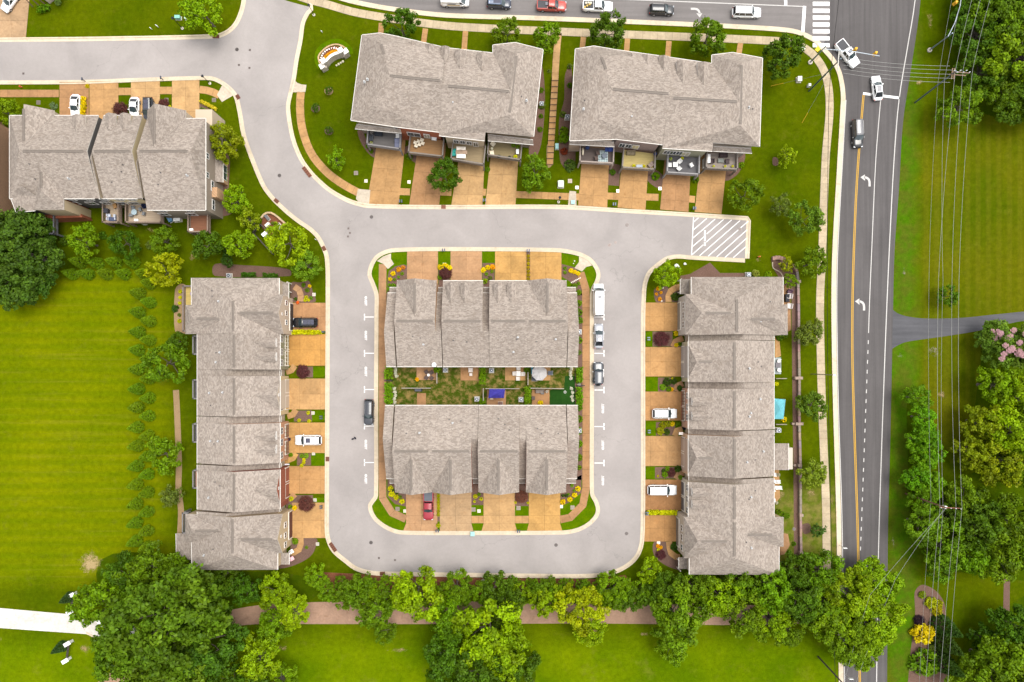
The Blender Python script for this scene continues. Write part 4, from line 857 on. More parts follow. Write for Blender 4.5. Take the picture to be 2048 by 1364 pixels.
shell(A, 'roof', faces([[(888, 95, 8.9), (883.5, 170, 12.3), (1021, 183, 12.3), (986, 106, 8.9)], [(986, 106, 8.9), (986, 90, 8.9), (1033, 107, 12.2), (1021, 183, 12.3)], [(986, 90, 8.9), (1030, 85, 8.9), (1086, 99, 8.9), (1033, 107, 12.2)], [(1086, 99, 8.9), (1067, 273, 8.9), (1019, 229, 12), (1021, 183, 12.3), (1033, 107, 12.2)], [(878, 271, 8.9), (883.5, 170, 12.3), (1021, 183, 12.3), (1019, 229, 12), (971, 264, 9.3), (969, 281, 8.9)], [(971, 264, 9.3), (1019, 229, 12), (1067, 273, 8.9)]]))
wallblock(A, [(726, 74), (790, 76), (786, 250), (704, 238)], 9, TAUPE); wallblock(A, [(790, 78), (889, 96), (879, 263), (787, 252)], 9, REDB, BRICK); wallblock(A, [(889, 97), (986, 108), (969, 280), (885, 270)], 9, (.40, .32, .22)); wallblock(A, [(986, 94), (1084, 101), (1065, 270), (970, 262)], 9, TAUPE)
for x in (830, 860, 888): pass
def dormer_n(parent, x, y, z0, dz, w=12, L=34, skew=-1.5, zin=None):
    """small gabled dormer on a slope that falls to the top of the picture"""
    a, c, m = G(x - w / 2, y, z0), G(x + w / 2, y + 1, z0), G(x, y - 1, z0 + dz); e = G(x + skew, y + L, zin); ea, ec = G(x - w / 2 + skew * .4, y + L * .72, z0 + .05), G(x + w / 2 + skew * .4, y + L * .72 + 1, z0 + .05)
    shell(parent, 'dormer_roof', [[a, m, e, ea], [c, m, e, ec]], .14); b = MB(); dn = Vector((0, 0, 1.9))
    b.add([a, c, m, a - dn, c - dn], [(0, 1, 2), (3, 4, 1, 0)]); b.add([a, ea, a - dn, c, ec, c - dn], [(0, 1, 2), (3, 5, 4)]); b.obj('dormer_wall', SIDING, parent, WHITE)
for x, y in ((824, 84), (859, 88), (890, 92)): dormer_n(A, x, y, 9.95, .65, w=17, L=35, zin=10.55)
for x, y in ((921, 99), (965, 104)): dormer_n(A, x, y, 10.0, .75, w=22, L=42, zin=10.75)
ridge_cap(A.children[0], G(780, 151.2, 12.62), G(880, 161, 12.62)); ridge_cap(A.children[1], G(896, 171.4, 12.32), G(1018, 182.8, 12.32)); ridge_cap(A.children[1], G(1033, 112, 12.2), G(1019.5, 225, 12.1)); ridge_cap(A.children[0], G(762.4, 88, 12.05), G(768, 108, 12.25))
for x, y in ((729, 163), (735, 158), (780, 152), (816, 170), (817, 190), (855, 187), (904, 183), (906, 205), (936, 199), (1019, 124), (1043, 192), (1053, 200), (746, 111)): vent(A.children[0 if x < 885 else 1], G(x, y + 1, 11.0 if y > 150 else 10.7), int(x) % 3)
shed(A, [(713, 249, 7.3), (801, 259, 7.3), (803, 266, 6.5), (710, 257, 6.5)], 'pent_roof'); shed(A, [(976, 269, 7.3), (1066, 280, 7.3), (1067, 289, 6.5), (976, 281, 6.5)], 'pent_roof')
G1, G2 = (.05, .06, .07), (.30, .28, .22)
facade(A, 789, 253, 879, 264, 9, [(.12, 8.0, 2.0, 1.3), (.72, 8.0, 2.0, 1.3)], [(.35, 4.3, 2.6, 2.0, G1), (.65, 4.3, 1.2, 2.0, G2)]); facade(A, 885, 271, 969, 281, 9, [(.2, 8.0, 2.2, 1.1), (.75, 8.0, 2.2, 1.1)], [(.28, 5.0, 1.1, 1.8, G1), (.44, 5.0, 1.1, 1.8, G1), (.60, 5.0, 1.1, 1.8, G1), (.76, 4.6, 1.0, 2.2, (.08, .07, .05))])
facade(A, 708, 244, 788, 252, 8.6, [(.2, 8.0, 1.8, .6), (.5, 8.0, 1.8, .6), (.8, 8.0, 1.8, .6)], []); facade(A, 974, 264, 1066, 275, 8.6, [(.15, 8.0, 2.6, .6), (.75, 8.0, 2.2, .6)], [])
RA = (.17, .145, .125)
deck(A, [(736, 258), (801.5, 265), (799.6, 297), (734, 288)], (.125, .115, .11), (.18, .17, .17)); deck(A, [(821, 266), (887.5, 278), (884.6, 312), (816.7, 304)], (.27, .15, .065), RA); deck(A, [(906, 284), (971, 292), (967, 328), (902, 317)], (.28, .21, .12), RA); deck(A, [(977.7, 278), (1044, 286), (1041, 319), (975, 308.6)], (.24, .185, .095), RA)
B = building('terrace_row', 1335, 200, 'grey-roofed row of four townhouses with decks nearest the crossroads')
shell(B, 'roof', faces([[(1151, 98, 9), (1203, 111, 12), (1224, 178, 12.6), (1198, 238, 11.2), (1140, 281, 9)], [(1151, 98, 9), (1188, 92, 9), (1229, 99, 9), (1203, 111, 12)], [(1229, 99, 9), (1203, 111, 12), (1224, 178, 12.6), (1340, 187, 12.6), (1343, 115, 9)], [(1140, 281, 9), (1198, 238, 11.2), (1224, 178, 12.6), (1340, 187, 12.6), (1326, 289, 9), (1233, 278, 9)]]))
shell(B, 'roof', faces([[(1342, 115, 8.9), (1339, 194, 12.3), (1478, 203, 12.3), (1424, 127, 8.9)], [(1424, 127, 8.9), (1424, 110, 8.9), (1483, 126, 12.2), (1478, 203, 12.3)], [(1424, 110, 8.9), (1466, 105, 8.9), (1525, 116, 8.9), (1483, 126, 12.2)], [(1525, 116, 8.9), (1519, 293, 8.9), (1481, 251, 12), (1478, 203, 12.3), (1483, 126, 12.2)], [(1325, 296, 8.9), (1339, 194, 12.3), (1478, 203, 12.3), (1481, 251, 12), (1426, 285, 9.3), (1425, 302, 8.9)], [(1426, 285, 9.3), (1481, 251, 12), (1519, 293, 8.9)]]))
wallblock(B, [(1153, 102), (1230, 102), (1232, 276), (1142, 278)], 9, (.36, .27, .20)); wallblock(B, [(1230, 103), (1342, 117), (1326, 288), (1234, 277)], 9, (.20, .15, .135), BRICK); wallblock(B, [(1343, 118), (1424, 129), (1424, 300), (1327, 295)], 9, (.235, .225, .155)); wallblock(B, [(1424, 114), (1523, 118), (1517, 290), (1426, 284)], 9, (.33, .28, .25))
for x, y in ((1264, 105), (1295, 107), (1328, 109)): dormer_n(B, x, y + 2, 10.15, .7, w=20, L=40, skew=1, zin=10.85)
for x, y in ((1366, 119), (1408, 122)): dormer_n(B, x, y + 2, 10.25, .8, w=25, L=49, skew=0, zin=11.05)
ridge_cap(B.children[0], G(1226, 178.4, 12.62), G(1337, 187, 12.62)); ridge_cap(B.children[1], G(1347, 195.4, 12.32), G(1474, 203, 12.32)); ridge_cap(B.children[1], G(1483, 130, 12.2), G(1481, 248, 12.05)); ridge_cap(B.children[0], G(1203.5, 114, 12.05), G(1212, 138, 12.3))
for x, y in ((1169, 200), (1167, 217), (1274, 204), (1303, 214), (1298, 217), (1263, 233), (1315, 193), (1366, 228), (1391, 219), (1397, 227), (1409, 203), (1477, 145), (1497, 214), (1505, 217), (1190, 135)): vent(B.children[0 if x < 1343 else 1], G(x, y + 1, 10.9), int(x) % 3)
shed(B, [(1140, 280, 7.3), (1228, 284, 7.3), (1229, 293, 6.5), (1139, 288, 6.5)], 'pent_roof'); shed(B, [(1427, 293, 7.3), (1502, 297, 7.3), (1504, 306, 6.5), (1427, 302, 6.5)], 'pent_roof')
facade(B, 1233, 278, 1326, 289, 9, [(.16, 8.0, 2.2, 1.2), (.64, 8.0, 2.2, 1.2)], [(.2, 4.6, 1.2, 2.0, G1), (.34, 4.6, 1.2, 2.0, G1), (.50, 4.5, 1.3, 2.1, (.5, .42, .25))]); facade(B, 1326, 295, 1424, 301, 9, [(.2, 8.1, 2.4, 1.0), (.66, 8.1, 2.4, 1.0)], [(.18, 5.0, 1.3, 1.9, G1), (.31, 5.0, 1.3, 1.9, G1), (.44, 5.0, 1.3, 1.9, G1), (.58, 4.6, 1.5, 2.2, (.4, .36, .26))])
facade(B, 1145, 279, 1230, 281, 8.6, [(.25, 8.0, 2.0, .6), (.75, 8.0, 2.0, .6)], []); facade(B, 1430, 288, 1515, 294, 8.6, [(.1, 8.0, 2.2, .7), (.68, 8.0, 2.2, .7)], [])
deck(B, [(1161, 289), (1227.7, 296), (1226.7, 326), (1160, 322.5)], (.11, .085, .075), (.27, .22, .19)); deck(B, [(1248, 296), (1310.7, 304), (1309.7, 338), (1245, 334)], (.42, .33, .13), RA); deck(B, [(1336.6, 306), (1399, 312), (1398, 348), (1334.6, 344)], (.115, .11, .115), (.22, .21, .21)); deck(B, [(1414.7, 302), (1475, 304), (1475, 338), (1412.8, 335)], (.28, .235, .20), RA)
# --- row in the upper left
Lb = building('terrace_row', 215, 320, 'grey-roofed townhouse row below the entry street in the upper left corner')
LP = [(231, 8.6), (302, 12.2), (397, 8.6)]
l1 = Unit(Lb, 'x', 19, 197, LP, DARKW, hip0=44); l1.gable(49, 109, 221, 8.6, 11.6, BEIGE, pw=-.8); l1.gable(69, 128, 420, 8.6, 10.8, TANW, back=True, hip=30)
l2 = Unit(Lb, 'x', 207, 284, LP, (.46, .37, .22)); l3 = Unit(Lb, 'x', 294, 411, [(237, 8.6), (302, 12.2), (420, 8.6)], TAUPE, hip1=12)
Unit(Lb, 'x', 197, 207, [(245, 7.4), (315, 11.2), (397, 8.6)], BEIGE, cap=False, vents=False); Unit(Lb, 'x', 284, 294, [(250, 7.0), (325, 10.6), (397, 8.6)], BEIGE, cap=False, vents=False)
l3.gable(295, 372, 221, 8.6, 11.9, BEIGE, pw=-.6)
l2.gable(211, 233, 228, 9.5, 10.2, YELW, name='dormer_roof', cap=False); l2.gable(240, 262, 228, 9.5, 10.2, YELW, name='dormer_roof', cap=False); l1.gable(145, 172, 231, 9.5, 10.3, BEIGE, name='dormer_roof', cap=False)
shell(Lb, 'rear_roof', [[G(19, 390, 8.5), G(32, 424, 8.5), G(70, 421, 8.5), G(72, 392, 9.4), G(42, 372, 10.4)]]); shell(Lb, 'rear_roof', [[G(293, 398, 8.6), G(349, 396, 8.6), G(350, 415, 8.2), G(293, 415, 8.2)]])
MB().prism(gp([(100, 420), (172, 418), (186, 442), (92, 446)]), 0, 3.4).obj('wall', BRICK, Lb, REDB)
wallblock(Lb, [(24, 392), (34, 422), (70, 420), (72, 395)], 8.5, DARKW); wallblock(Lb, [(70, 392), (128, 392), (128, 419), (70, 419)], 8.5, REDB, BRICK); wallblock(Lb, [(296, 392), (349, 392), (349, 413), (296, 413)], 8.2, TANB, BRICK)
xe = l3.B[1]
for y, zz, w in ((312, 7.2, 1.1), (350, 7.2, 1.1), (410, 4.6, 2.0), (372, 5.0, 2.0)): window(Lb, (xe + .04, G(411, y, zz).y, zz), 'x', 1, w, 1.2)
bay = MB().prism([(xe, G(0, 330).y), (xe + 1.0, G(0, 330).y), (xe + 1.0, G(0, 371).y), (xe, G(0, 371).y)], 0, 3.0); bay.obj('bay', BRICK, Lb, TANB); window(Lb, (xe + 1.03, G(0, 350).y, 1.6), 'x', 1, 3.0, 1.8)
shell(Lb, 'bay_roof', [[Vector((xe, G(0, 328).y, 3.7)), Vector((xe + 1.2, G(0, 328).y, 3.0)), Vector((xe + 1.2, G(0, 373).y, 3.0)), Vector((xe, G(0, 373).y, 3.7))]])
MB().box((xe + .5, G(0, 398).y, 2.6), (1.0, 1.9, 5.2)).obj('chimney_breast', BRICK, Lb, TANB)
MB().box((xe - 1.2, G(0, 258).y, 3.0), (3.2, 3.2, 6)).obj('wall', SIDING, Lb, BEIGE); shell(Lb, 'porch_roof', [[G(372, 237, 6.5), G(421, 236, 5.6), G(421, 262, 5.6), G(372, 262, 6.5)]])
RL = (.20, .145, .11)
deck(Lb, [(69, 424), (107, 424), (107, 467), (69, 467)], (.24, .135, .06), (.095, .095, .105)); deck(Lb, [(205, 402), (236, 402), (236, 444), (205, 444)], (.38, .29, .20), RL); deck(Lb, [(251, 402), (321, 402), (321, 444), (251, 444)], (.36, .28, .20), RL); deck(Lb, [(376, 421), (415, 421), (415, 463), (376, 463)], (.20, .085, .045), RL)
for u, xs in ((l1, (150, 185)), (l2, (215, 245, 270)), (l3, (330, 385))):
    for x in xs: window(Lb, (u.w_a(x, 6), u.cb - .04, 7.0), 'y', -1, 1.5, 1.3); window(Lb, (u.w_a(x, 4), u.cb - .04, 4.2), 'y', -1, 1.8, 2.0)
# small rear balconies of the west row
GR = (.16, .15, .15)
for y0, y1, f in ((672, 708, (.06, .05, .05)), (760, 797, (.05, .05, .06)), (848, 884, (.05, .05, .055)), (941, 976, (.28, .12, .04))): deck(E, [(398, y1), (398, y0), (386, y0), (386, y1)], f, GR, 2.6, 3.6)
deck(E, [(388, 662), (388, 572), (366, 572), (366, 662)], (.42, .31, .10), (.15, .12, .11), 2.6, 3.6); deck(E, [(376, 1066), (376, 1026), (365, 1026), (365, 1066)], (.03, .028, .028), GR, 2.6, 3.6)
# neighbours cut by the frame
N1 = building('brick_townhouse', -60, 340, 'brown brick townhouse cut off by the left edge of the picture', 'townhouse')
b = MB().prism(gp([(-220, 240), (9, 240), (9, 300), (13, 302), (13, 372), (16, 374), (16, 432), (-220, 432)]), 0, 8.4); b.obj('wall', BRICK, N1, (.25, .15, .09))
u = Unit(N1, 'x', -220, -8, [(240, 8.6), (330, 12), (425, 8.6)], (.25, .15, .09), BRICK, hip1=40)
for y, zz in ((296, 2.0), (346, 1.8), (352, 4.5), (383, 2.0), (415, 2.0)): window(N1, (G(9 if y < 300 else 13 if y < 373 else 16, 0).x + .03, G(0, y).y, zz), 'x', 1, 1.7, 1.9)
N2 = building('garage_house', 92, -40, 'pale house corner with a pergola at the top left edge', 'house')
MB().prism(gp([(92, -60), (114, -60), (110, 0), (100, 8), (88, -4)]), 0, 3.0).obj('wall', SIDING, N2, (.45, .39, .33)); shell(N2, 'roof', [[G(88, -70, 3.6), G(120, -70, 3.4), G(116, -2, 3.0), G(98, -6, 3.2)]])
b = MB()
for k in range(3): b.tube(G(44 + 12 * k, -10 + 1 * k, 2.4), G(66 + 12 * k, 14 - 3 * k, 2.4), .09)
b.obj('pergola', WOOD, N2, (.05, .03, .02))
# ------------------------------------------------------------------ vegetation
def leaf_mesh(name, C, cr, n_leaf, L, W, seed, up=.35, tint=(.72, 1.28), yellow=.25, clump_tint=.18, flat=1.0):
    """C: clump centres (n,3); every clump carries n_leaf small leaf blades"""
    g = np.random.default_rng(seed); n = len(C); N = n * n_leaf
    cr = np.broadcast_to(np.asarray(cr, float), (n,)); c = np.repeat(C, n_leaf, 0); rr = np.repeat(cr, n_leaf)
    d = g.normal(size=(N, 3)); d /= np.linalg.norm(d, axis=1, keepdims=True); rad = g.random(N) ** .45
    p = c + d * (rad * rr)[:, None] * np.array([1, 1, flat]); nr = d * .6 + np.array([0, 0, up]) + g.normal(size=(N, 3)) * .45; nr /= np.linalg.norm(nr, axis=1, keepdims=True)
    t = np.cross(nr, g.normal(size=(N, 3))); t /= np.linalg.norm(t, axis=1, keepdims=True); b = np.cross(nr, t)
    s = g.uniform(.7, 1.3, N)[:, None]; v = np.empty((N, 4, 3)); v[:, 0] = p + t * L * s; v[:, 1] = p + b * W * s; v[:, 2] = p - t * L * s; v[:, 3] = p - b * W * s
    me = bpy.data.meshes.new(name); me.vertices.add(4 * N); me.vertices.foreach_set('co', v.ravel().astype(np.float32))
    me.loops.add(4 * N); me.loops.foreach_set('vertex_index', np.arange(4 * N, dtype=np.int32)); me.polygons.add(N); me.polygons.foreach_set('loop_start', np.arange(0, 4 * N, 4, dtype=np.int32)); me.polygons.foreach_set('loop_total', np.full(N, 4, dtype=np.int32))
    me.update(calc_edges=True); at = me.color_attributes.new('tint', 'FLOAT_COLOR', 'POINT')
    ct = np.repeat(g.uniform(1 - clump_tint, 1 + clump_tint, n), n_leaf); br = ct * g.uniform(*tint, N); ye = np.clip(g.random(N) * yellow + np.repeat(g.random(n) ** 2, n_leaf) * yellow, 0, 1)
    cl = np.ones((N, 4)); cl[:, 0] = br; cl[:, 1] = ye; at.data.foreach_set('color', np.repeat(cl, 4, 0).ravel().astype(np.float32))
    me.materials.append(LEAF); return me
LK = .74
def crown_points(g, n, R_, H_, lob=.25, shell_=.55):
    ph = g.uniform(0, 6.28, 6); out = []
    while len(out) < n:
        d = g.normal(size=3); d /= np.linalg.norm(d)
        if d[2] < -.55: continue
        az = math.atan2(d[1], d[0]); k = 1 + lob * (math.sin(2 * az + ph[0]) * .5 + math.sin(3 * az + ph[1]) * .45 + math.sin(5 * az + ph[2]) * .35) + g.normal() * .04
        r = (shell_ + (1 - shell_) * g.random() ** .5); out.append((d[0] * R_ * k * r, d[1] * R_ * k * r, d[2] * H_ * r * (1 + .12 * math.sin(4 * az + ph[3]))))
    return np.array(out)
def trunk_mesh(name, zc, R_, C, seed, r=.16, limbs=7, lift=.0):
    g = random.Random(seed); b = MB(); pts = [Vector((0, 0, 0)), Vector((g.uniform(-.05, .05) * R_, g.uniform(-.05, .05) * R_, zc * .45)), Vector((g.uniform(-.06, .06) * R_, g.uniform(-.06, .06) * R_, zc * .95))]
    b.tube(pts[0], pts[0] + Vector((0, 0, .15)), r * 1.6, r * 1.2, 8); b.tube(pts[0], pts[1], r * 1.2, r * .9, 8); b.tube(pts[1], pts[2], r * .9, r * .45, 8)
    idx = list(range(len(C))); g.shuffle(idx)
    for k in idx[:limbs]:
        e = Vector((C[k][0], C[k][1], C[k][2] + zc)); s = pts[1].lerp(pts[2], g.uniform(.0, .9)); m = s.lerp(e, .5) + Vector((0, 0, -.08 * R_))
        b.tube(s, m, r * .5, r * .3, 6); b.tube(m, e, r * .3, r * .08, 5)
        for q in range(2): e2 = m.lerp(e, .6) + Vector((g.uniform(-1, 1), g.uniform(-1, 1), g.uniform(-.2, .8))) * R_ * .22; b.tube(m.lerp(e, .45), e2, r * .16, r * .05, 4)
    o = b.obj(name, BARK, None); me = o.data; bpy.data.objects.remove(o); return me
class Proto: pass
PROTO = {}
def proto(key, R_, H_, zc, n, cr, nl, L, W, seed, lob=.2, shell_=.5, r=.16, limbs=7, **k):
    p = Proto(); g = np.random.default_rng(seed); C = crown_points(g, n, R_ - cr * .8, H_ - cr * .6, lob, shell_); p.R = R_; p.zc = zc
    crs = cr * g.uniform(.7, 1.3, n); me = leaf_mesh('crown', C + np.array([0, 0, zc]), crs, nl, L, W, seed + 1, **k); p.crown = me; p.trunk = trunk_mesh('trunk', zc, R_, C, seed, r, limbs); p.H = zc + H_; PROTO[key] = p
for i in range(3): proto('orn%d' % i, 3.4, 2.9, 4.3, 62, .60, 60, .20, .115, 11 + i, lob=.20)
for i in range(2): proto('airy%d' % i, 2.6, 2.3, 3.4, 52, .46, 34, .17, .10, 31 + i, lob=.28, shell_=.35, r=.09, limbs=12)
for i in range(3): proto('big%d' % i, 8.5, 5.2, 9.5, 165, 1.02, 90, .33, .20, 41 + i, lob=.24, shell_=.5, r=.42, limbs=16, clump_tint=.32)
for i in range(2): proto('mid%d' % i, 5.2, 3.9, 6.0, 88, .80, 80, .26, .155, 51 + i, lob=.32, shell_=.42, r=.26, limbs=12, clump_tint=.32)
def cone_proto(key, R_, H_, n, seed):
    p = Proto(); g = np.random.default_rng(seed); z = 1 - g.random(n) ** .62; a = g.random(n) * 6.283; rr = R_ * .90 * (1 - z) ** .8 * (1 - .10 * g.random(n)); C = np.stack([rr * np.cos(a), rr * np.sin(a), .15 + z * H_], 1)
    p.crown = leaf_mesh('crown', C, .17, 10, .13, .07, seed + 1, up=.5, clump_tint=.16, yellow=.15); p.trunk = trunk_mesh('trunk', H_ * .8, R_ * .4, np.array([[.1, 0, 0]]), seed, .08, 1); p.R = R_; p.zc = H_ * .35; p.H = H_; PROTO[key] = p
cone_proto('cone0', 1.5, 4.6, 420, 61); cone_proto('cone1', 1.5, 4.6, 420, 62)
def shrub_proto(key, R_, H_, n, nl, L, W, seed, **k):
    p = Proto(); g = np.random.default_rng(seed); d = g.normal(size=(n, 3)); d[:, 2] = np.abs(d[:, 2]) * .9; d /= np.linalg.norm(d, axis=1, keepdims=True); C = d * np.array([R_ * .80, R_ * .80, H_ * .75]) * g.uniform(.75, 1.08, (n, 1)) + np.array([0, 0, H_ * .12])
    p.crown = leaf_mesh('foliage', C, R_ * .26, nl, L, W, seed + 1, **k); p.R = R_; p.zc = H_ * .5; p.H = H_; b = MB()
    gg = random.Random(seed)
    for q in range(5): a = gg.uniform(0, 6.28); b.tube((0, 0, 0), (math.cos(a) * R_ * .5, math.sin(a) * R_ * .5, H_ * .55), R_ * .06, R_ * .02, 5)
    o = b.obj('stem', BARK); p.trunk = o.data; bpy.data.objects.remove(o); PROTO[key] = p
shrub_proto('shrub0', 1.0, 1.1, 40, 24, .12, .075, 71); shrub_proto('shrub1', 1.0, 1.0, 40, 24, .12, .075, 72); shrub_proto('wisp', 1.0, 1.0, 46, 16, .22, .03, 73, up=.6)
shrub_proto('burg', 2.2, 2.3, 90, 40, .14, .05, 75, up=.6); shrub_proto('bloom', 1.0, .8, 60, 9, .10, .09, 77, yellow=0)

def plant(key, px, py, r_px, color, name, phrase, place, cat, group=None, axis='x', hk=1.0, parts=('trunk', 'crown')):
    p = PROTO[key]; s = 1.0; z = p.zc
    for _ in range(3): s = r_px / 10 * (CAM_H - z) / CAM_H / p.R; z = p.zc * s * hk
    g = G(px, py, z); o = thing(name, (g.x, g.y, 0), rnd.uniform(0, 6.283)); o.scale = (s, s, s * hk)
    t = bpy.data.objects.new(parts[0], p.trunk); c = bpy.data.objects.new(parts[1], p.crown)
    for q in (t, c): col.objects.link(q); q.parent = o
    v = rnd.uniform(.92, 1.08) * (LK if cat == 'tree' else .8); c.color = (color[0] * v, color[1] * v, color[2] * v, 1)
    return reg(o, phrase, place, cat, group, axis)
GREEN, DARK, DEEP, MIDG, LIME, YEL, SAGE, BLUEG = (.100, .215, .006), (.062, .150, .008), (.042, .105, .016), (.125, .265, .005), (.205, .370, .004), (.250, .360, .004), (.130, .205, .045), (.070, .160, .035)
BRIGHT = (.165, .320, .004); OLIVEG = (.185, .265, .006)
def _b(c, k=.98): return (c[0] * k * 1.06, c[1] * k, c[2] * .6)
GREEN, DARK, DEEP, MIDG, LIME, YEL, SAGE, BLUEG, BRIGHT, OLIVEG = (_b(c) for c in (GREEN, DARK, DEEP, MIDG, LIME, YEL, SAGE, BLUEG, BRIGHT, OLIVEG))
_tk = [0]
def tree(px, py, r, color, phrase, place, kind='orn', n=3, **k):
    _tk[0] += 1; return plant('%s%d' % (kind, _tk[0] % n), px, py, r, color, k.pop('name', 'leafy_tree'), phrase, place, 'tree', **k)
# street trees of the upper rows
for x, y, r, c in ((803, 53, 37, DARK), (1014, 66, 32, GREEN), (1093, 76, 32, MIDG), (1216, 66, 41, DARK), (1416, 76, 41, GREEN), (1565, 113, 45, DARK)): tree(x, y, r, c, 'green street tree', 'along the upper sidewalk', group='street trees on the upper sidewalk')
tree(670, 320, 23, BRIGHT, 'small bright green tree', 'on the lawn below the three mulched saplings', 'airy', 2); tree(889, 351, 36, DARK, 'dark green round tree', 'standing in front of the brown deck'); tree(1071, 346, 36, GREEN, 'large round green tree', 'at the foot of the garden steps')
tree(1490, 389, 36, GREEN, 'bushy green tree', 'right of the rightmost driveway above the hatched bay'); tree(1577, 312, 23, LIME, 'young lime green tree', 'on the lawn with a mulch ring', 'airy', 2); tree(1561, 411, 25, SAGE, 'pale sage green tree', 'on the corner lawn near the sidewalk', 'airy', 2); tree(1611, 438, 36, (.12, .22, .012), 'grey-green tree', 'touching the sidewalk right of the hatched bay')
# upper left
tree(405, 26, 44, LIME, 'bright green tree', 'on the lawn corner at the top street mouth'); tree(453, 284, 38, OLIVEG, 'yellowish green tree', 'beside the clipped block hedge'); tree(473, 402, 31, LIME, 'lime green tree', 'between the block hedge and the walled terrace'); tree(496, 440, 27, (.22, .32, .006), 'feathery lime tree', 'touching the walled terrace', 'airy', 2); tree(480, 488, 33, BRIGHT, 'round bright green tree', 'left of the walled terrace'); tree(575, 487, 46, LIME, 'large lime green tree', 'right of the walled terrace'); tree(612, 531, 33, (.14, .28, .010), 'green tree', 'on the street bend above the long west row')
for x, y, r, c in ((168, 483, 35, MIDG), (250, 488, 31, DARK), (328, 482, 31, GREEN), (415, 489, 34, DARK)): tree(x, y, r, c, 'green tree', 'behind the decks of the upper left row', group='trees behind the upper left row')
tree(330, 540, 37, YEL, 'yellow-green tree', 'at the corner of the mown field', 'orn'); tree(12, 225, 30, BRIGHT, 'bright tree', 'cut by the left edge above the brick townhouse', 'orn'); tree(452, 496, 18, DEEP, 'small dark tree', 'beside the tan path fork', 'airy', 2); tree(455, 520, 15, DEEP, 'dark round evergreen shrub tree', 'near the mulch path of the west row', 'orn')
for x, y, r in ((40, 505, 84), (12, 560, 62), (60, 560, 50), (70, 470, 45), (20, 452, 40)): tree(x, y, r, (0.058, 0.130, 0.010), 'dark oak', 'of the clump at the left edge', 'big', hk=.8, group='oaks at the left edge')
tree(333, 728, 46, GREEN, 'big round green tree', 'between the field and the west row'); tree(357, 683, 22, DARK, 'dark green tree', 'touching the corner of the west row deck'); tree(331, 908, 39, MIDG, 'round green tree', 'over the bare strip behind the west row'); tree(339, 991, 26, SAGE, 'small sage green tree', 'over the bare strip behind the west row', 'airy', 2)
# right of the east row
tree(1332, 550, 31, LIME, 'bright green tree', 'inside the kerb bend above the east row', 'airy', 2); tree(1572, 531, 17, YEL, 'small yellow-green tree', 'at the end of the stone garden wall', 'airy', 2); tree(1580, 562, 17, MIDG, 'small green tree', 'against the curved garden wall', 'airy', 2)
for x, y, r, c in ((1626, 525, 33, GREEN), (1620, 666, 30, SAGE), (1624, 811, 32, (.12, .22, .014)), (1626, 949, 31, (.19, .29, .02))): tree(x, y, r, c, 'round tree', 'between the garden wall and the main road sidewalk', axis='y', group='trees along the main road sidewalk')
tree(1634, 1060, 16, BLUEG, 'thin sapling', 'beside a mulch ring near the main road', 'airy', 2)
# southern belt
SB = [(1300, 1141, 27, LIME, 'orn'), (632, 1152, 27, BRIGHT, 'orn'), (555, 1185, 40, BRIGHT, 'mid'), (590, 1225, 36, LIME, 'mid'), (545, 1255, 38, MIDG, 'mid'), (490, 1180, 36, DARK, 'mid'), (420, 1195, 48, DARK, 'mid'), (450, 1150, 26, DARK, 'orn'), (360, 1140, 34, GREEN, 'orn'),
      (300, 1135, 50, GREEN, 'mid'), (255, 1150, 45, DARK, 'mid'), (205, 1205, 62, MIDG, 'mid'), (835, 1190, 56, LIME, 'mid'), (752, 1225, 40, GREEN, 'mid'), (715, 1180, 36, GREEN, 'orn'), (770, 1262, 26, GREEN, 'orn'), (912, 1175, 36, GREEN, 'mid'), (990, 1172, 36, DARK, 'orn'), (900, 1235, 46, MIDG, 'mid'), (1010, 1215, 48, DARK, 'mid'), (978, 1260, 70, LIME, 'mid'), (1005, 1310, 62, BRIGHT, 'mid'), (900, 1320, 60, DARK, 'mid'), (960, 1345, 66, DARK, 'mid'), (1035, 1335, 46, DARK, 'mid'),
      (1090, 1200, 38, BRIGHT, 'mid'), (1160, 1215, 52, YEL, 'mid'), (1180, 1262, 34, LIME, 'orn'), (1230, 1178, 38, MIDG, 'mid'), (1265, 1195, 32, DARK, 'orn'), (1355, 1235, 62, GREEN, 'mid'), (1345, 1295, 36, MIDG, 'orn'), (1330, 1180, 40, DARK, 'mid'), (1390, 1175, 42, GREEN, 'mid'), (1440, 1190, 46, BRIGHT, 'mid'), (1480, 1165, 42, GREEN, 'mid'), (1490, 1225, 46, GREEN, 'mid'), (1545, 1180, 50, MIDG, 'mid'), (1540, 1240, 44, BRIGHT, 'mid'), (1590, 1140, 38, DARK, 'mid'), (1640, 1140, 46, GREEN, 'mid'), (1600, 1195, 52, DARK, 'mid'), (1580, 1260, 36, GREEN, 'mid')]
for x, y, r, c, kd in SB:
    zone = 'left of the path gap' if x < 640 else 'below the island' if x < 1060 else 'below the street end' if x < 1290 else 'below the east row'
    tree(x, y, r, c, {LIME: 'lime green tree', YEL: 'yellow-green tree', BRIGHT: 'bright green tree', MIDG: 'mid green tree', GREEN: 'green tree', DARK: 'dark green tree'}[c], 'in the southern belt ' + zone, kd, 2 if kd == 'mid' else 3, group='trees of the southern belt')
for x, y, r, c in ((330, 1250, 118, (0.083, 0.169, 0.006)), (270, 1290, 80, (0.097, 0.191, 0.004)), (400, 1290, 80, (0.061, 0.137, 0.007)), (330, 1345, 90, (0.090, 0.180, 0.006))): tree(x, y, r, c, 'huge oak', 'by the white drive in the lower left', 'big', group='oaks in the lower left')
for x, y, r, c in ((520, 1320, 52, BRIGHT), (560, 1360, 36, MIDG), (470, 1370, 60, DARK)): tree(x, y, r, c, 'green tree', 'at the lower edge beside the big oak', 'mid', 2)
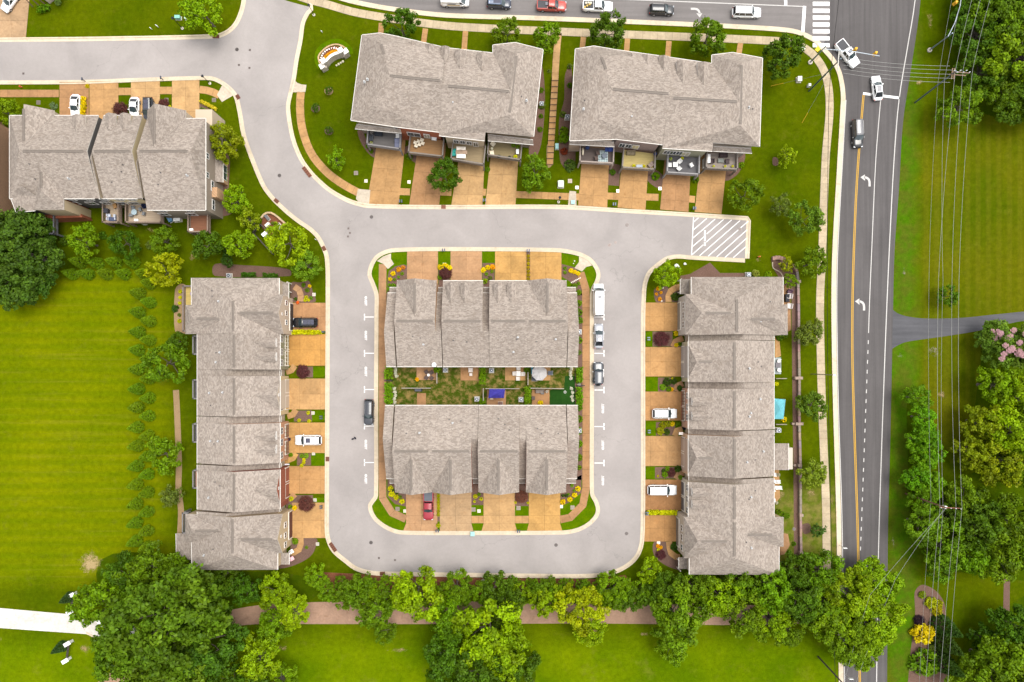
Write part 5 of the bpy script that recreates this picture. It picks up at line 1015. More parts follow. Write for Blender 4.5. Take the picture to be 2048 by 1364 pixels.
for x, y, r, c in ((1700, 1195, 62, BRIGHT), (1740, 1240, 66, LIME), (1690, 1262, 64, MIDG), (1745, 1165, 52, BRIGHT), (1650, 1210, 52, MIDG), (1720, 1300, 44, BRIGHT)): tree(x, y, r, c, 'spreading tree', 'overhanging the main road', 'big', hk=.9, group='trees overhanging the main road')
for i in range(17):
    x = 655 + 39 * i; tree(x, 1184 + (i * 7) % 11, 24 + (i * 5) % 7, (MIDG, GREEN, BRIGHT, GREEN)[i % 4], 'bushy understorey tree', 'between the red mulch and the brown path', 'orn', group='understorey of the southern belt')
# shrubs of the belt edge
for i, x in enumerate((682, 715, 742, 770, 1031, 1064, 1100, 1133, 1165, 1200, 1235)): tree(x, 1165 + (i % 3) * 2, 16 if i < 4 else 15, MIDG if i % 2 else GREEN, 'round clipped shrub tree', 'in the red mulch below the kerb', 'airy' if i < 0 else 'orn', 3, group='clipped shrubs along the lower kerb', name='clipped_tree')
# east side
for x, y, r, c in ((1962, 70, 58, DARK), (2010, 40, 72, GREEN), (2052, 110, 76, MIDG), (1968, 145, 52, DARK), (2020, 185, 52, GREEN), (1938, 20, 38, DARK), (2060, 200, 60, DARK), (1990, -20, 60, DARK)): tree(x, y, r, c, 'dense dark tree', 'in the wood right of the power pole', 'big', hk=.8, group='wood at the upper right')
tree(1920, 214, 44, GREEN, 'broad shrub tree', 'below the power pole', 'mid', 2); tree(1895, 592, 22, GREEN, 'round bush', 'under the wires above the side drive', 'orn')
for x, y, r in ((2000, 690, 44), (2040, 700, 46), (1985, 672, 34)):
    o = tree(x, y, r, (.12, .22, .018), 'pink-flowered tree', 'below the side drive at the right edge', 'mid', 2, group='pink flowering trees', name='flowering_tree')
    for q in range(14):
        a_, d_ = rnd.uniform(0, 6.28), rnd.uniform(.1, .85) * 4.6; bl = bpy.data.objects.new('blossom', PROTO['bloom'].crown); col.objects.link(bl); bl.parent = o; bl.color = (.50, .30, .31, 1)
        bl.location = (d_ * math.cos(a_), d_ * math.sin(a_), 6.0 + 3.6 * math.sqrt(max(0, 1 - (d_ / 5.2) ** 2))); bl.scale = (.8, .8, .6)
for i, (x, y) in enumerate(((1835, 795), (1845, 835), (1840, 880), (1848, 920), (1832, 955), (1858, 905), (1850, 870), (1855, 965))): tree(x, y, 30, (.125, .300, .004) if i % 2 else (.110, .270, .004), 'vivid green hedge tree', 'between the main road and the power lines', 'orn', axis='y', name='hedge_tree', group='hedge trees east of the road')
for x, y, r, c in ((1992, 770, 46, BRIGHT), (2040, 800, 52, LIME), (1968, 845, 44, OLIVEG), (2030, 865, 58, LIME), (1945, 905, 40, OLIVEG), (2000, 925, 50, OLIVEG), (2045, 930, 50, MIDG), (1930, 1000, 44, GREEN), (1845, 1050, 44, (.11, .26, .006)), (1885, 1085, 50, GREEN), (1960, 1050, 56, DARK), (2020, 1040, 58, GREEN), (1935, 1110, 48, MIDG), (2000, 1110, 54, GREEN), (2060, 1100, 60, MIDG), (1850, 1000, 34, GREEN), (1900, 1030, 36, DARK), (1880, 1130, 34, GREEN)): tree(x, y, r, c, {LIME: 'lime green tree', YEL: 'yellow-green tree', OLIVEG: 'olive green tree', DARK: 'dark green tree', MIDG: 'mid green tree'}.get(c, 'green tree'), 'around the brown power pole', 'mid', 2, group='thicket right of the main road')
for x, y, r, c in ((2030, 1250, 52, DARK), (1990, 1330, 62, GREEN), (2040, 1330, 60, MIDG), (1940, 1350, 44, (.16, .28, .006)), (1970, 1280, 34, DARK)): tree(x, y, r, c, 'green tree', 'in the lower right corner wood', 'mid', 2, group='lower right wood')
for x, y, r in ((1893, 1255, 22), (1895, 1290, 22), (1893, 1330, 24)): tree(x, y, r, DEEP, 'dark spruce', 'behind the bed in the lower right', 'cone', 2, axis='y', name='spruce_tree')

# the double rows of clipped cones along the mown field
CO = [(152, 523), (187, 525), (224, 524), (260, 524), (137, 547), (169, 547), (206, 547), (242, 547), (281, 547)]
for x, y in CO[:4]: plant('cone%d' % (x % 2), x + 3, y, 13.5, (0.148, 0.261, 0.004), 'conical_evergreen', 'clipped conical evergreen', 'in the upper of two rows above the field', 'evergreen', 'cone evergreens edging the field')
for x, y in CO[4:]: plant('cone%d' % (x % 2), x + 3, y, 13, (0.148, 0.261, 0.004), 'conical_evergreen', 'clipped conical evergreen', 'in the lower of two rows above the field', 'evergreen', 'cone evergreens edging the field')
for y in (586, 624, 664, 700, 739, 778, 815, 855, 892, 933, 970, 1009, 1047, 1084): plant('cone%d' % (y % 2), 274 - (y - 586) * .012, y, 13.5, (0.148, 0.270, 0.004), 'conical_evergreen', 'clipped conical evergreen', 'in the outer row down the field edge', 'evergreen', 'cone evergreens edging the field', axis='y')
for y in (566, 604, 642, 680, 718, 757, 796, 832, 872, 913, 949, 986, 1025, 1063, 1096): plant('cone%d' % (y % 2), 296 - (y - 566) * .010, y, 13, (0.152, 0.278, 0.004), 'conical_evergreen', 'clipped conical evergreen', 'in the inner row down the field edge', 'evergreen', 'cone evergreens edging the field', axis='y')

# shrubs in beds
SY, SG, SGN, SDK, SBU, SPI, SWH = (.74, .63, .003), (.80, .44, .006), (.15, .30, .008), (.05, .11, .010), (.115, .040, .040), (.15, .24, .10), (.85, .83, .66)
SYG = (.56, .60, .004)
def shrub(x, y, r, c, phrase, place, key=None, hk=1.0, name='shrub', cat='shrub', **k):
    return plant(key or 'shrub%d' % (int(x + y) % 2), x, y, r, c, name, phrase, place, cat, parts=('stem', 'foliage'), hk=hk, **k)
def shrubs(L, place, **k):
    for x, y, r, c, ph in L: shrub(x, y, r, c, ph, place, **k)
Y_, G_, N_, D_ = 'yellow shrub', 'golden shrub', 'green shrub', 'dark green shrub'
shrubs([(786, 547, 5.5, SY, Y_), (780, 558, 4.5, SY, Y_), (797, 539, 5.5, SG, G_), (806, 535, 5, (.62,.30,.03), 'orange shrub'), (804, 547, 4, SGN, N_), (797, 554, 3.5, SGN, N_), (789, 559, 3.5, SGN, N_), (787, 572, 6, MIDG, N_), (779, 570, 4, SGN, N_), (777, 578, 4, SGN, N_)], 'in the top left bed of the island')
shrubs([(880, 534, 6, SY, Y_), (890, 532, 7, SY, Y_), (899, 536, 6, SY, Y_), (879.5, 554, 6, MIDG, N_)], 'beside the maroon tree on the island top')
shrub(891, 547, 14, SBU, 'maroon shrub', 'between the first two island top driveways', 'burg')
shrubs([(967, 540, 6, SY, Y_), (976, 535, 6, SY, Y_), (985, 534, 6, SG, G_), (973, 548, 4, SGN, N_), (980, 556, 5, SAGE, N_), (970, 562, 6, LIME, N_), (984, 543, 4, SGN, N_)], 'between the second and third island top driveways')
for i in range(7): shrub(1056.5, 512 + 7.6 * i, 3.8, (.42,.36,.004), 'small olive yellow shrub', 'in the thin strip dividing island driveways', axis='y', group='hedge dividing the island driveways')
shrubs([(1130, 536, 4, SGN, N_), (1130, 545, 4, SGN, N_), (1142, 541, 5.5, SY, Y_), (1149, 544, 5, SY, Y_), (1156, 547, 5, SY, Y_), (1157, 567, 4, SGN, N_), (1149, 572, 7, GREEN, N_), (1158, 585, 6.5, MIDG, N_), (1158, 606, 7, MIDG, N_), (1158, 624, 8, GREEN, N_), (1159, 640, 8, GREEN, N_), (1158, 680, 8, MIDG, N_), (1158, 705, 6, SAGE, N_)], 'in the bed along the right island row', axis='y')
shrubs([(781, 977, 6, SYG, Y_), (783, 988, 7, SYG, Y_), (792, 995, 6, SYG, Y_), (804, 1003, 6, SYG, Y_), (787, 980, 4, SDK, D_), (794, 985, 4, SDK, D_), (800, 994, 4, SGN, N_)], 'in the lower left bed of the island')
for i in range(8): shrub(876.8, 986 + 6.2 * i, 4, (.36,.40,.004), 'small olive green shrub', 'in the strip beside the red pickup', axis='y', group='hedge beside the red pickup')
shrub(876.5, 1051, 5, (.36,.40,.004), 'round olive shrub', 'by the mailboxes near the red pickup')
shrubs([(951, 993, 5, SYG, Y_), (962, 998, 4, SYG, Y_), (949, 1003, 3, SYG, Y_), (958, 989, 4, SGN, N_)], 'between the pale lower island driveways')
shrub(1043, 994, 14, (.20,.085,.06), 'faded maroon shrub', 'between the last two lower island driveways', 'burg'); shrubs([(1031, 1005, 3, SYG, Y_), (1056, 1006, 3, SYG, Y_)], 'beside the faded maroon shrub')
shrubs([(1126, 1004, 6, SY, Y_), (1140, 999, 6, SY, Y_), (1149, 990, 6, SY, Y_), (1156, 978, 6, SY, Y_), (1133, 991, 4, SDK, D_), (1137, 989, 3, SGN, N_), (1148, 981, 3, SGN, N_), (1144, 971, 4, SGN, N_), (1126, 991, 3.5, SDK, D_)], 'in the lower right bed of the island')
shrub(776, 908, 5, GREEN, 'upright green shrub', 'against the left wall of the lower island row')
for y in (745, 760, 790, 815, 838, 862, 888, 915, 935): shrub(1158, y, 8 if y not in (890, 935) else 6, GREEN if y % 2 else MIDG, 'round green shrub', 'along the right side of the back gardens', axis='y')
def hedge(x0, y0, x1, y1, n, w, c, phrase, place, h=1.2, name='hedge'):
    """a clipped hedge grown from a line of shrubs: one plant mass"""
    a, b = G(x0, y0, h * .6), G(x1, y1, h * .6); g = np.random.default_rng(int(x0 + y0)); m = n * 26; t = g.random(m); L = (b - a).length; u = (b - a).normalized(); v = Vector((-u.y, u.x, 0))
    lump = .82 + .18 * np.abs(np.cos(t * n * math.pi)); C_ = np.stack([a.x + u.x * L * t + v.x * (g.random(m) - .5) * w / 10 * lump, a.y + u.y * L * t + v.y * (g.random(m) - .5) * w / 10 * lump, g.random(m) ** .4 * h * lump], 1)
    root = thing(name, ((a.x + b.x) / 2, (a.y + b.y) / 2, 0)); C_[:, 0] -= root.location.x; C_[:, 1] -= root.location.y
    me = leaf_mesh('foliage', C_, .2, 14, .11, .07, int(x0), clump_tint=.2); o = bpy.data.objects.new('foliage', me); col.objects.link(o); o.parent = root; o.color = (c[0] * .8, c[1] * .8, c[2] * .8, 1)
    bb = MB()
    for i in range(n): p = a.lerp(b, (i + .5) / n); bb.tube((p.x, p.y, 0), (p.x, p.y, h * .6), .05, .03, 5)
    bb.obj('stem', BARK, root); return reg(root, phrase, place, 'hedge')
hedge(777, 733, 777, 757, 4, 18, (.15, .33, .005), 'bright lumpy hedge', 'at the upper left end of the back gardens', 1.4); hedge(778, 766, 778, 808, 6, 17, (.15, .33, .005), 'bright lumpy hedge', 'at the lower left end of the back gardens', 1.4)
hedge(1159, 734, 1159, 763, 5, 12, (.14, .31, .005), 'bright lumpy hedge', 'at the upper right end of the back gardens', 1.4); hedge(1159, 775, 1159, 810, 6, 13, (.14, .31, .005), 'bright lumpy hedge', 'at the lower right end of the back gardens', 1.4)
hedge(965, 735, 965, 768, 5, 13, (.13, .29, .005), 'green hedge', 'dividing the upper middle gardens', 1.3); hedge(1055, 774, 1055, 810, 6, 13, (.13, .29, .005), 'green hedge', 'dividing the lower right gardens', 1.3)
shrubs([(874, 739, 8, MIDG, N_), (1054, 740, 7, GREEN, N_), (964, 803, 8, MIDG, N_), (970, 790, 4, SDK, D_)], 'by a fence in the back gardens'); shrub(1081, 806, 6, SY, 'bright yellow shrub', 'on the tan patio of the back gardens'); shrub(834, 759, 4.5, SG, 'golden shrub', 'at the corner of the pink patio')
for x, ys, pl in ((792, (735, 741, 747, 752), 'upper left'), (789.5, (777, 784, 791, 798, 805), 'lower left'), (1142, (737, 744, 750, 757), 'upper right'), (1144, (777, 785, 793, 800), 'lower right')):
    for y in ys: shrub(x + (y % 3) - 1, y, 4, SWH, 'white hydrangea', 'in the %s of the back gardens' % pl, 'bloom', axis='y', name='hydrangea')
hedge(584, 664.5, 643, 664.5, 9, 8, SYG, 'yellow-green hedge', 'below the black car on the west row driveway', .9); hedge(1295, 1025, 1353, 1025, 9, 8, SYG, 'yellow-green hedge', 'between the last east row driveways', .9)
hedge(167.5, 194, 166, 230, 6, 9, (.68, .56, .004), 'golden hedge', 'beside the white car in the upper left', .9)
hedge(443, 320, 443, 368, 8, 23, (.075, .21, .003), 'clipped green block hedge', 'against the upper left row', 1.1, 'block_hedge')
hedge(402, 224, 438, 238, 7, 20, (.09, .23, .004), 'long green hedge', 'at the flagpole corner of the upper left row', 1.2); hedge(401, 202, 432, 218, 6, 6, (.6,.56,.03), 'low yellow border hedge', 'at the corner of the upper left row', .5)
hedge(484, 549, 511, 549, 4, 8, (.05, .14, .006), 'dark green hedge', 'against the left of the west row gable', 1.0); hedge(527, 550, 555, 552, 4, 8, (.05, .14, .006), 'dark green hedge', 'against the right of the west row gable', 1.0)
hedge(76, 20, 98, 14, 4, 12, (.09, .23, .004), 'green hedge', 'at the top left house corner', 1.1); shrub(115, 4, 7, (.2,.34,.07), 'pale round shrub', 'at the top left house corner')
shrub(605, 743, 15, SBU, 'maroon shrub', 'below the second west row driveway', 'burg'); shrub(611, 1009, 17, (.14,.05,.045), 'large maroon shrub', 'above the last west row driveway', 'burg')
shrub(1324, 678, 17, SBU, 'large maroon shrub', 'between the first two east row driveways', 'burg'); shrub(1343, 945, 10, SBU, 'small maroon shrub', 'above the white car on the east row', 'burg'); shrub(1322, 1110, 11, SBU, 'maroon shrub', 'at the lower end of the east row', 'burg'); shrub(239, 217, 16, SBU, 'maroon shrub', 'left of the two parked cars in the upper left', 'burg'); shrub(326, 207, 12, SBU, 'small maroon shrub', 'right of the dark parked car in the upper left', 'burg')
shrubs([(616, 826, 4, SYG, Y_), (598, 840.5, 4, SYG, Y_), (618, 842, 4, SYG, Y_)], 'below the third west row driveway'); shrubs([(612, 912, 5.5, (.2,.4,.02), N_), (603, 912, 5, SGN, N_), (608, 919, 4, SYG, Y_), (607, 925, 4, SYG, Y_), (603, 931, 4, SYG, Y_), (581, 910, 5, MIDG, N_)], 'below the fourth west row driveway')
shrubs([(582, 998, 5, SYG, N_), (589, 1016, 5.5, SY, Y_), (580, 1014, 5, SGN, N_), (590, 1083, 7, MIDG, 'round clipped green shrub'), (613, 1095, 3.5, SGN, N_)], 'at the lower end of the west row')
shrubs([(619, 572, 4, SY, Y_), (612, 594, 4, SYG, Y_), (610, 600, 4, SYG, Y_), (617, 600, 3.5, SYG, Y_), (614, 580, 5, GREEN, N_), (607, 570, 5, GREEN, N_), (591, 598, 4, SDK, D_), (622, 596, 4, SGN, N_)], 'in the bed at the head of the west row')
shrubs([(1317, 577, 5, SG, G_), (1313, 588, 3.5, SG, G_), (1322, 585, 3.5, SG, G_), (1320, 598, 4.5, (.80,.42,.01), G_), (1351, 593, 9, SDK, D_)], 'in the bed at the head of the east row'); shrubs([(1352, 667, 5.5, (.62,.50,.003), Y_), (1353, 690, 5, (.64,.52,.003), Y_), (1360, 688, 4.5, GREEN, N_)], 'below the first east row driveway')
shrubs([(1326, 774, 7, (.16,.38,.01), N_), (1338, 778, 6, MIDG, N_), (1344, 779, 4.5, SG, G_), (1345, 757, 3, SYG, Y_), (1334, 764, 9, SDK, D_), (1348, 762, 7, DEEP, D_), (1360, 776, 6, SDK, D_)], 'below the second east row driveway'); shrubs([(1321, 862, 9, (.24,.28,.004), 'olive shrub'), (1326, 850, 8, (.24,.28,.004), 'olive shrub'), (1336, 848, 7, (.24,.28,.004), 'olive shrub'), (1345, 848, 5.5, SY, Y_), (1357, 849, 5.5, GREEN, N_), (1334, 864, 7, SDK, D_)], 'below the third east row driveway')
shrubs([(1330, 949, 7, MIDG, N_), (1335, 938, 6, MIDG, N_), (1328, 942, 5, SDK, D_), (1356, 938, 7, DEEP, D_), (1316, 952, 2.5, SYG, Y_), (1361, 955, 5, SGN, N_)], 'around the small maroon shrub'); shrubs([(1316, 1092, 4.5, SG, G_), (1322, 1095, 4, SG, G_), (1317, 1100, 4, SYG, Y_), (1350, 1094, 9, SDK, D_)], 'at the lower end of the east row')
for x, y in ((657, 180), (631, 215), (658, 260)): tree(x, y, 9, DARK, 'small round evergreen', 'in a mulch ring on the entrance lawn', 'orn', axis='y', name='round_evergreen')
for x, y in ((131, 1197), (115, 1296)): plant('cone0', x + 4, y, 12, (.04, .09, .02), 'spruce_tree', 'dark young spruce', 'beside a white gate fence', 'evergreen', axis='y')
shrubs([(360, 583, 4.5, SYG, N_), (360, 595, 4, SYG, N_), (359, 606, 4, SYG, N_), (358, 642, 4.5, SYG, N_), (358, 630, 4, SAGE, N_), (350, 617, 8, DEEP, D_)], 'in the tan bed behind the west row', axis='y')
shrubs([(1560, 674, 8, DARK, N_), (1570, 671, 7, GREEN, N_), (1558, 1026, 8, GREEN, N_), (1566, 1030, 7, GREEN, N_), (1575, 1032, 6, GREEN, N_), (1569, 839, 6, SY, Y_), (1512, 546, 8, (.28,.38,.05), N_), (1537, 549, 8, LIME, N_), (1588, 1088, 5, GREEN, N_), (1553, 768, 5, SYG, N_)], 'in the back gardens of the east row', axis='y')
shrubs([(735, 292, 5, GREEN, N_), (742, 302, 5, GREEN, N_), (818, 312, 8, GREEN, N_), (975, 338, 6, GREEN, N_), (1225, 344, 7, DARK, N_), (1312, 352, 9, MIDG, N_), (1392, 358, 8, GREEN, N_), (1483, 330, 7, MIDG, N_), (1128, 262, 10, MIDG, N_), (1128, 275, 12, MIDG, N_), (1126, 228, 7, SAGE, N_), (1140, 330, 13, BLUEG, N_), (1140, 132, 6, SAGE, N_), (1084, 210, 8, SAGE, N_), (1083, 180, 6, GREEN, N_), (1140, 170, 6, GREEN, N_), (1082, 232, 5, GREEN, N_), (1098, 142, 4, SAGE, N_), (1080, 258, 6, GREEN, N_)], 'beside the upper rows')
shrub(1128, 302, 8, (.24,.05,.02), 'rust red shrub', 'between the two upper rows')
shrub(106, 211, 8, SPI, 'feathery grey grass clump', 'left of the first upper left driveway', 'wisp', name='grass_clump'); shrub(174, 172, 4.5, (.55,.46,.004), 'round gold shrub', 'at the foot of a mailbox post', ); shrub(339, 214, 4, SYG, 'yellow-green shrub', 'right of the dark parked car in the upper left')
shrubs([(1846, 1190, 8, (.22,.32,.006), 'olive green shrub'), (1863, 1206, 13, (.33,.38,.004), 'olive green shrub'), (1876, 1222, 12, (.35,.38,.004), 'olive green shrub'), (1878, 1208, 9, (.34,.38,.004), 'olive green shrub')], 'in the big mulch bed lower right'); shrub(1848, 1269, 24, (.60,.52,.004), 'large bright yellow shrub', 'in the big mulch bed lower right'); shrub(1851, 1327, 29, (.11,.26,.005), 'large round green shrub', 'in the big mulch bed lower right'); shrub(1840, 1242, 12, (.028, .014, .028), 'deep purple shrub', 'in the big mulch bed lower right', 'burg')
shrub(1866, 1294, 9, SAGE, 'grey green shrub', 'in the big mulch bed lower right')
shrubs([(540, 458, 5, GREEN, N_), (545, 446, 4, SAGE, N_)], 'inside the walled terrace'); shrubs([(128, 480, 12, DARK, N_), (205, 470, 9, DARK, N_), (300, 490, 10, SAGE, N_)], 'among the trees of the upper left row')
# ------------------------------------------------------------------ vehicles
def car(px, py, hdg, kind, color, label, L=4.7, W=1.85, Ht=1.5, name='parked_car', cat='car', sunroof=None, bed=None, rails=False, roofcolor=None, group='cars parked around the streets'):
    p = G(px, py, .7); root = thing(name, (p.x, p.y, .02), R(hdg), label, cat, group); hL = L / 2
    K = {'sedan': dict(h0=.70, h1=.92, t0=.98, t1=.90, xf=.20, xr=-.40, df=.75, dr=.85), 'suv': dict(h0=.88, h1=1.06, t0=1.08, t1=1.05, xf=.24, xr=-.485, df=.70, dr=.30), 'van': dict(h0=1.0, h1=1.12, t0=1.15, t1=1.15, xf=.36, xr=-.495, df=.75, dr=.10),
         'pickup': dict(h0=.98, h1=1.12, t0=1.12, t1=1.10, xf=.22, xr=-.13, df=.70, dr=.22), 'jeep': dict(h0=1.0, h1=1.08, t0=1.08, t1=1.08, xf=.17, xr=-.46, df=.30, dr=.12)}[kind]
    n = 17; b = MB(); secs = []
    for i in range(n):
        s = .5 - i / (n - 1); x = s * L; e = max(0, (abs(s) - .36) / .14); w = W / 2 * (1 - (.20 if kind != 'jeep' else .06) * e ** 2.2)
        if s > K['xf']: zd = K['h1'] + (K['h0'] - K['h1']) * ((s - K['xf']) / (.5 - K['xf'])) ** 1.6
        else: zd = K['t0'] + (K['t1'] - K['t0']) * ((K['xf'] - s) / (K['xf'] + .5))
        if i in (0, n - 1): zd -= .12; w *= .97
        z0 = .24 + .10 * e; sec = [(.86 * w, z0), (w, z0 + .14), (w, zd * .62), (.985 * w, zd - .13), (.90 * w, zd - .02), (.45 * w, zd + .025)]
        full = [(x, y, z) for y, z in sec] + [(x, -y, z) for y, z in sec[::-1]]; secs.append(full)
    m = len(secs[0])
    for s_ in secs: b.v += s_
    for i in range(n - 1):
        for j in range(m): a = i * m + j; c = i * m + (j + 1) % m; b.f.append([a, c, c + m, a + m]); b.m.append(0)
    b.f += [list(range(m))[::-1], list(range((n - 1) * m, n * m))]; b.m += [0, 0]
    body = b.obj('body', GLOSS, root, color, True, True)
    # cabin: painted roof and pillars, dark glass
    xf, xr = K['xf'] * L, K['xr'] * L; zb = K['t0'] - .04; wb = W / 2 * .90; wt = W / 2 * (.74 if kind not in ('van', 'jeep') else .84); tf, tr = xf - K['df'] * (1 if kind != 'sedan' else 1.05), xr + K['dr']; T = Ht
    Bq = [Vector((xf, wb, zb)), Vector((xf, -wb, zb)), Vector((xr, -wb * .97, zb)), Vector((xr, wb * .97, zb))]; Tq = [Vector((tf, wt, T)), Vector((tf, -wt, T)), Vector((tr, -wt * .95, T)), Vector((tr, wt * .95, T))]
    def pane(nm, q, col_=(.018, .022, .026)): MB().add(q, [(0, 1, 2, 3), (3, 2, 1, 0)]).obj(nm, GLASS, root, col_, local=True)
    bow = Vector((.10, 0, 0)); mid_b, mid_t = Vector((xf + .16, 0, zb + .02)), Vector((tf + .06, 0, T))
    MB().add([Bq[0], mid_b, Bq[1], Tq[1], mid_t, Tq[0]], [(0, 1, 4, 5), (1, 2, 3, 4), (5, 4, 1, 0), (4, 3, 2, 1)]).obj('windshield', GLASS, root, (.03, .045, .05), local=True)
    pane('rear_window', [Bq[2], Bq[3], Tq[3], Tq[2]])
    pane('side_window', [Bq[3], Bq[0], Tq[0], Tq[3]]); pane('side_window', [Bq[1], Bq[2], Tq[2], Tq[1]])
    pl = MB()
    for i in range(4): pl.tube(Bq[i], Tq[i], .055, .045, 6)
    for sg, (i, j) in ((1, (0, 3)), (-1, (1, 2))):
        for t in ((.48,) if kind == 'pickup' else (.42, .74) if kind in ('suv', 'van', 'jeep') else (.45,)): pl.tube(Bq[i].lerp(Bq[j], t), Tq[i].lerp(Tq[j], t), .05, .045, 6)
        pl.tube(Bq[i], Bq[j], .04, .04, 5)
    if kind == 'van': 
        for sg in (1, -1): pl.add([Vector((xr, sg * wb * .985, zb)), Vector((xf - .9, sg * (wb * 1.005), zb)), Vector((xf - 1.15, sg * (wt * 1.02), T)), Vector((tr, sg * wt * .97, T))], [(0, 1, 2, 3), (3, 2, 1, 0)])
    pl.obj('pillars', GLOSS, root, color, local=True)
    rf = MB(); q = []
    for k in range(9):
        u = k / 8; x = tf + .05 + (tr - .05 - tf - .05) * u; w = wt * (1.03 - .05 * u) * (1 - .10 * max(0, abs(u - .5) * 2 - .75) * 4); q.append([(x, w, T - .035), (x, w * .82, T + .045), (x, 0, T + .075), (x, -w * .82, T + .045), (x, -w, T - .035)])
    for r_ in q: rf.v += r_
    for k in range(8):
        for j in range(4): a = k * 5 + j; rf.f.append([a, a + 1, a + 6, a + 5]); rf.m.append(0)
    rf.f += [[0, 1, 2, 3, 4], [44, 43, 42, 41, 40]]; rf.m += [0, 0]
    ro = rf.obj('roof', GLOSS, root, roofcolor or color, True, True)
    if sunroof:
        for u0, u1 in sunroof: xa, xb = tf + (tr - tf) * u0, tf + (tr - tf) * u1; MB().box(((xa + xb) / 2, 0, T + .068), (abs(xa - xb), wt * 1.25, .035)).obj('sunroof', GLASS, ro, (.05, .05, .075), local=True)
    if rails:
        for sg in (1, -1): MB().box(((tf + tr) / 2, sg * wt * .86, T + .085), (abs(tf - tr) * .85, .05, .05)).obj('roof_rail', METAL, ro, (.25, .25, .25), local=True)
    # wheels
    wr = .34 if kind == 'sedan' else .39
    for sx in (.305, -.29):
        for sg in (1, -1):
            c = Vector((sx * L, sg * (W / 2 - .11), wr)); t = MB().tube(c - Vector((0, .13, 0)), c + Vector((0, .13, 0)), wr, wr, 16).obj('wheel', RUBBER, root, local=True); MB().tube(c + Vector((0, sg * .10, 0)), c + Vector((0, sg * .142, 0)), wr * .62, wr * .58, 10).obj('rim', METAL, t, (.45, .45, .47), local=True)
    for sg in (1, -1):
        MB().box((hL - .17, sg * W * .36, K['h0'] - .14), (.28, .34, .15)).obj('headlight', GLASS, root, (.45, .47, .5), local=True); MB().box((-hL + .07, sg * W * .40, K['t1'] - .22), (.14, .22, .26)).obj('tail_light', GLASS, root, (.30, .015, .012), local=True)
        MB().box((xf - .42, sg * (W / 2 + .10), zb + .06), (.14, .24, .16)).obj('mirror', GLOSS, root, color, local=True)
    MB().box((hL - .05, 0, .48), (.12, W * .62, .24)).obj('grille', PAINT, root, (.02, .02, .02), local=True)
    if kind == 'pickup':
        x0, x1 = -hL + .16, xr - .12; cx, ln = (x0 + x1) / 2, x1 - x0; zt = K['t0'] + .10
        for sg in (1, -1): MB().box((cx, sg * (W / 2 - .13), zt - .05), (ln + .1, .16, .22)).obj('bed_side', GLOSS, root, color, local=True)
        MB().box((x0 - .02, 0, zt - .05), (.12, W * .86, .22)).obj('tailgate', GLOSS, root, color, local=True)
        MB().box((cx, 0, zt + (.055 if bed == 'cover' else -.045)), (ln, W - .36, .05)).obj('bed_cover' if bed == 'cover' else 'bed_floor', PAINT, root, (.045, .045, .05) if bed != 'grey' else (.10, .11, .13), local=True)
    if kind == 'jeep':
        c = Vector((-hL - .12, 0, 1.0)); MB().tube(c - Vector((.12, 0, 0)), c + Vector((.12, 0, 0)), .38, .38, 16).obj('spare_wheel', RUBBER, root, local=True)
        for sx in (.305, -.29):
            for sg in (1, -1): MB().box((sx * L, sg * (W / 2 + .02), .88), (1.0, .22, .09)).obj('fender', PAINT, root, (.02, .02, .02), local=True)
    return root
WH, BK, NAVY, SILV, REDC = (.80, .80, .80), (.008, .008, .010), (.012, .016, .035), (.36, .37, .40), (.30, .012, .015)
TR = 'traffic waiting on the streets'
v1 = car(910, 3, -1, 'van', WH, 'white van with yellow lettering leading off the top of the street', 5.6, 1.95, 1.9, 'delivery_van', 'van', group=TR)
MB().box((-.2, -.99, 1.05), (2.6, .012, .18)).obj('yellow_stripe', PAINT, v1, (.5, .3, .02), local=True); MB().box((-.6, -.99, 1.42), (1.6, .012, .22)).obj('lettering_band', PAINT, v1, (.06, .05, .05), local=True)
car(998, 7, -2, 'suv', NAVY, 'dark blue car with a glass roof on the upper street', 4.8, 1.85, 1.62, 'hatchback_car', sunroof=[(.05, .62)], group=TR, roofcolor=(.10, .13, .20))
rp = car(1103, 12, -2, 'pickup', (.34, .030, .016), 'red pickup with an open dark bed on the upper street', 5.9, 1.95, 1.82, 'pickup_truck', 'pickup', bed='open', group=TR)
MB().box((-1.0, .1, 1.22), (.5, .6, .3)).obj('bed_load', PAINT, rp, (.16, .16, .18), local=True)
wp = car(1195, 13, -2, 'pickup', WH, 'white pickup loaded with yellow gear on the upper street', 6.0, 1.95, 1.82, 'pickup_truck', 'pickup', bed='open', group=TR)
for q in range(6): MB().box((-1.4 - .24 * q, rnd.uniform(-.6, .5), 1.25 + rnd.uniform(0, .2)), (.4, .35, .35), rnd.uniform(0, 3)).obj('bed_load', PAINT, wp, (.45, .30, .08) if q % 2 else (.5, .45, .36), local=True)
car(1323, 20, -2, 'suv', BK, 'black sport utility car behind the curved turn arrow', 4.9, 1.9, 1.66, 'utility_car', group=TR, rails=True); car(1493, 25, -1, 'suv', WH, 'long white sport utility car nearest the stop line', 5.7, 2.0, 1.85, 'utility_car', group=TR, rails=True)
car(1694, 108, -52, 'pickup', WH, 'white pickup with black bed cover turning under the signal arm', 6.0, 2.05, 1.9, 'pickup_truck', 'pickup', bed='cover', group=TR, sunroof=[(.2, .8)])
car(1754, 176, 96, 'sedan', WH, 'white saloon stopped across the main road stop line', 4.9, 1.85, 1.45, 'saloon_car', sunroof=[(.05, .9)], group=TR); car(1714.5, 267, -87, 'suv', (.012, .011, .012), 'black sport utility car driving on the yellow centre line', 5.6, 2.0, 1.85, 'utility_car', group=TR, rails=True, roofcolor=(.13, .125, .13))
PK = 'cars parked around the streets'
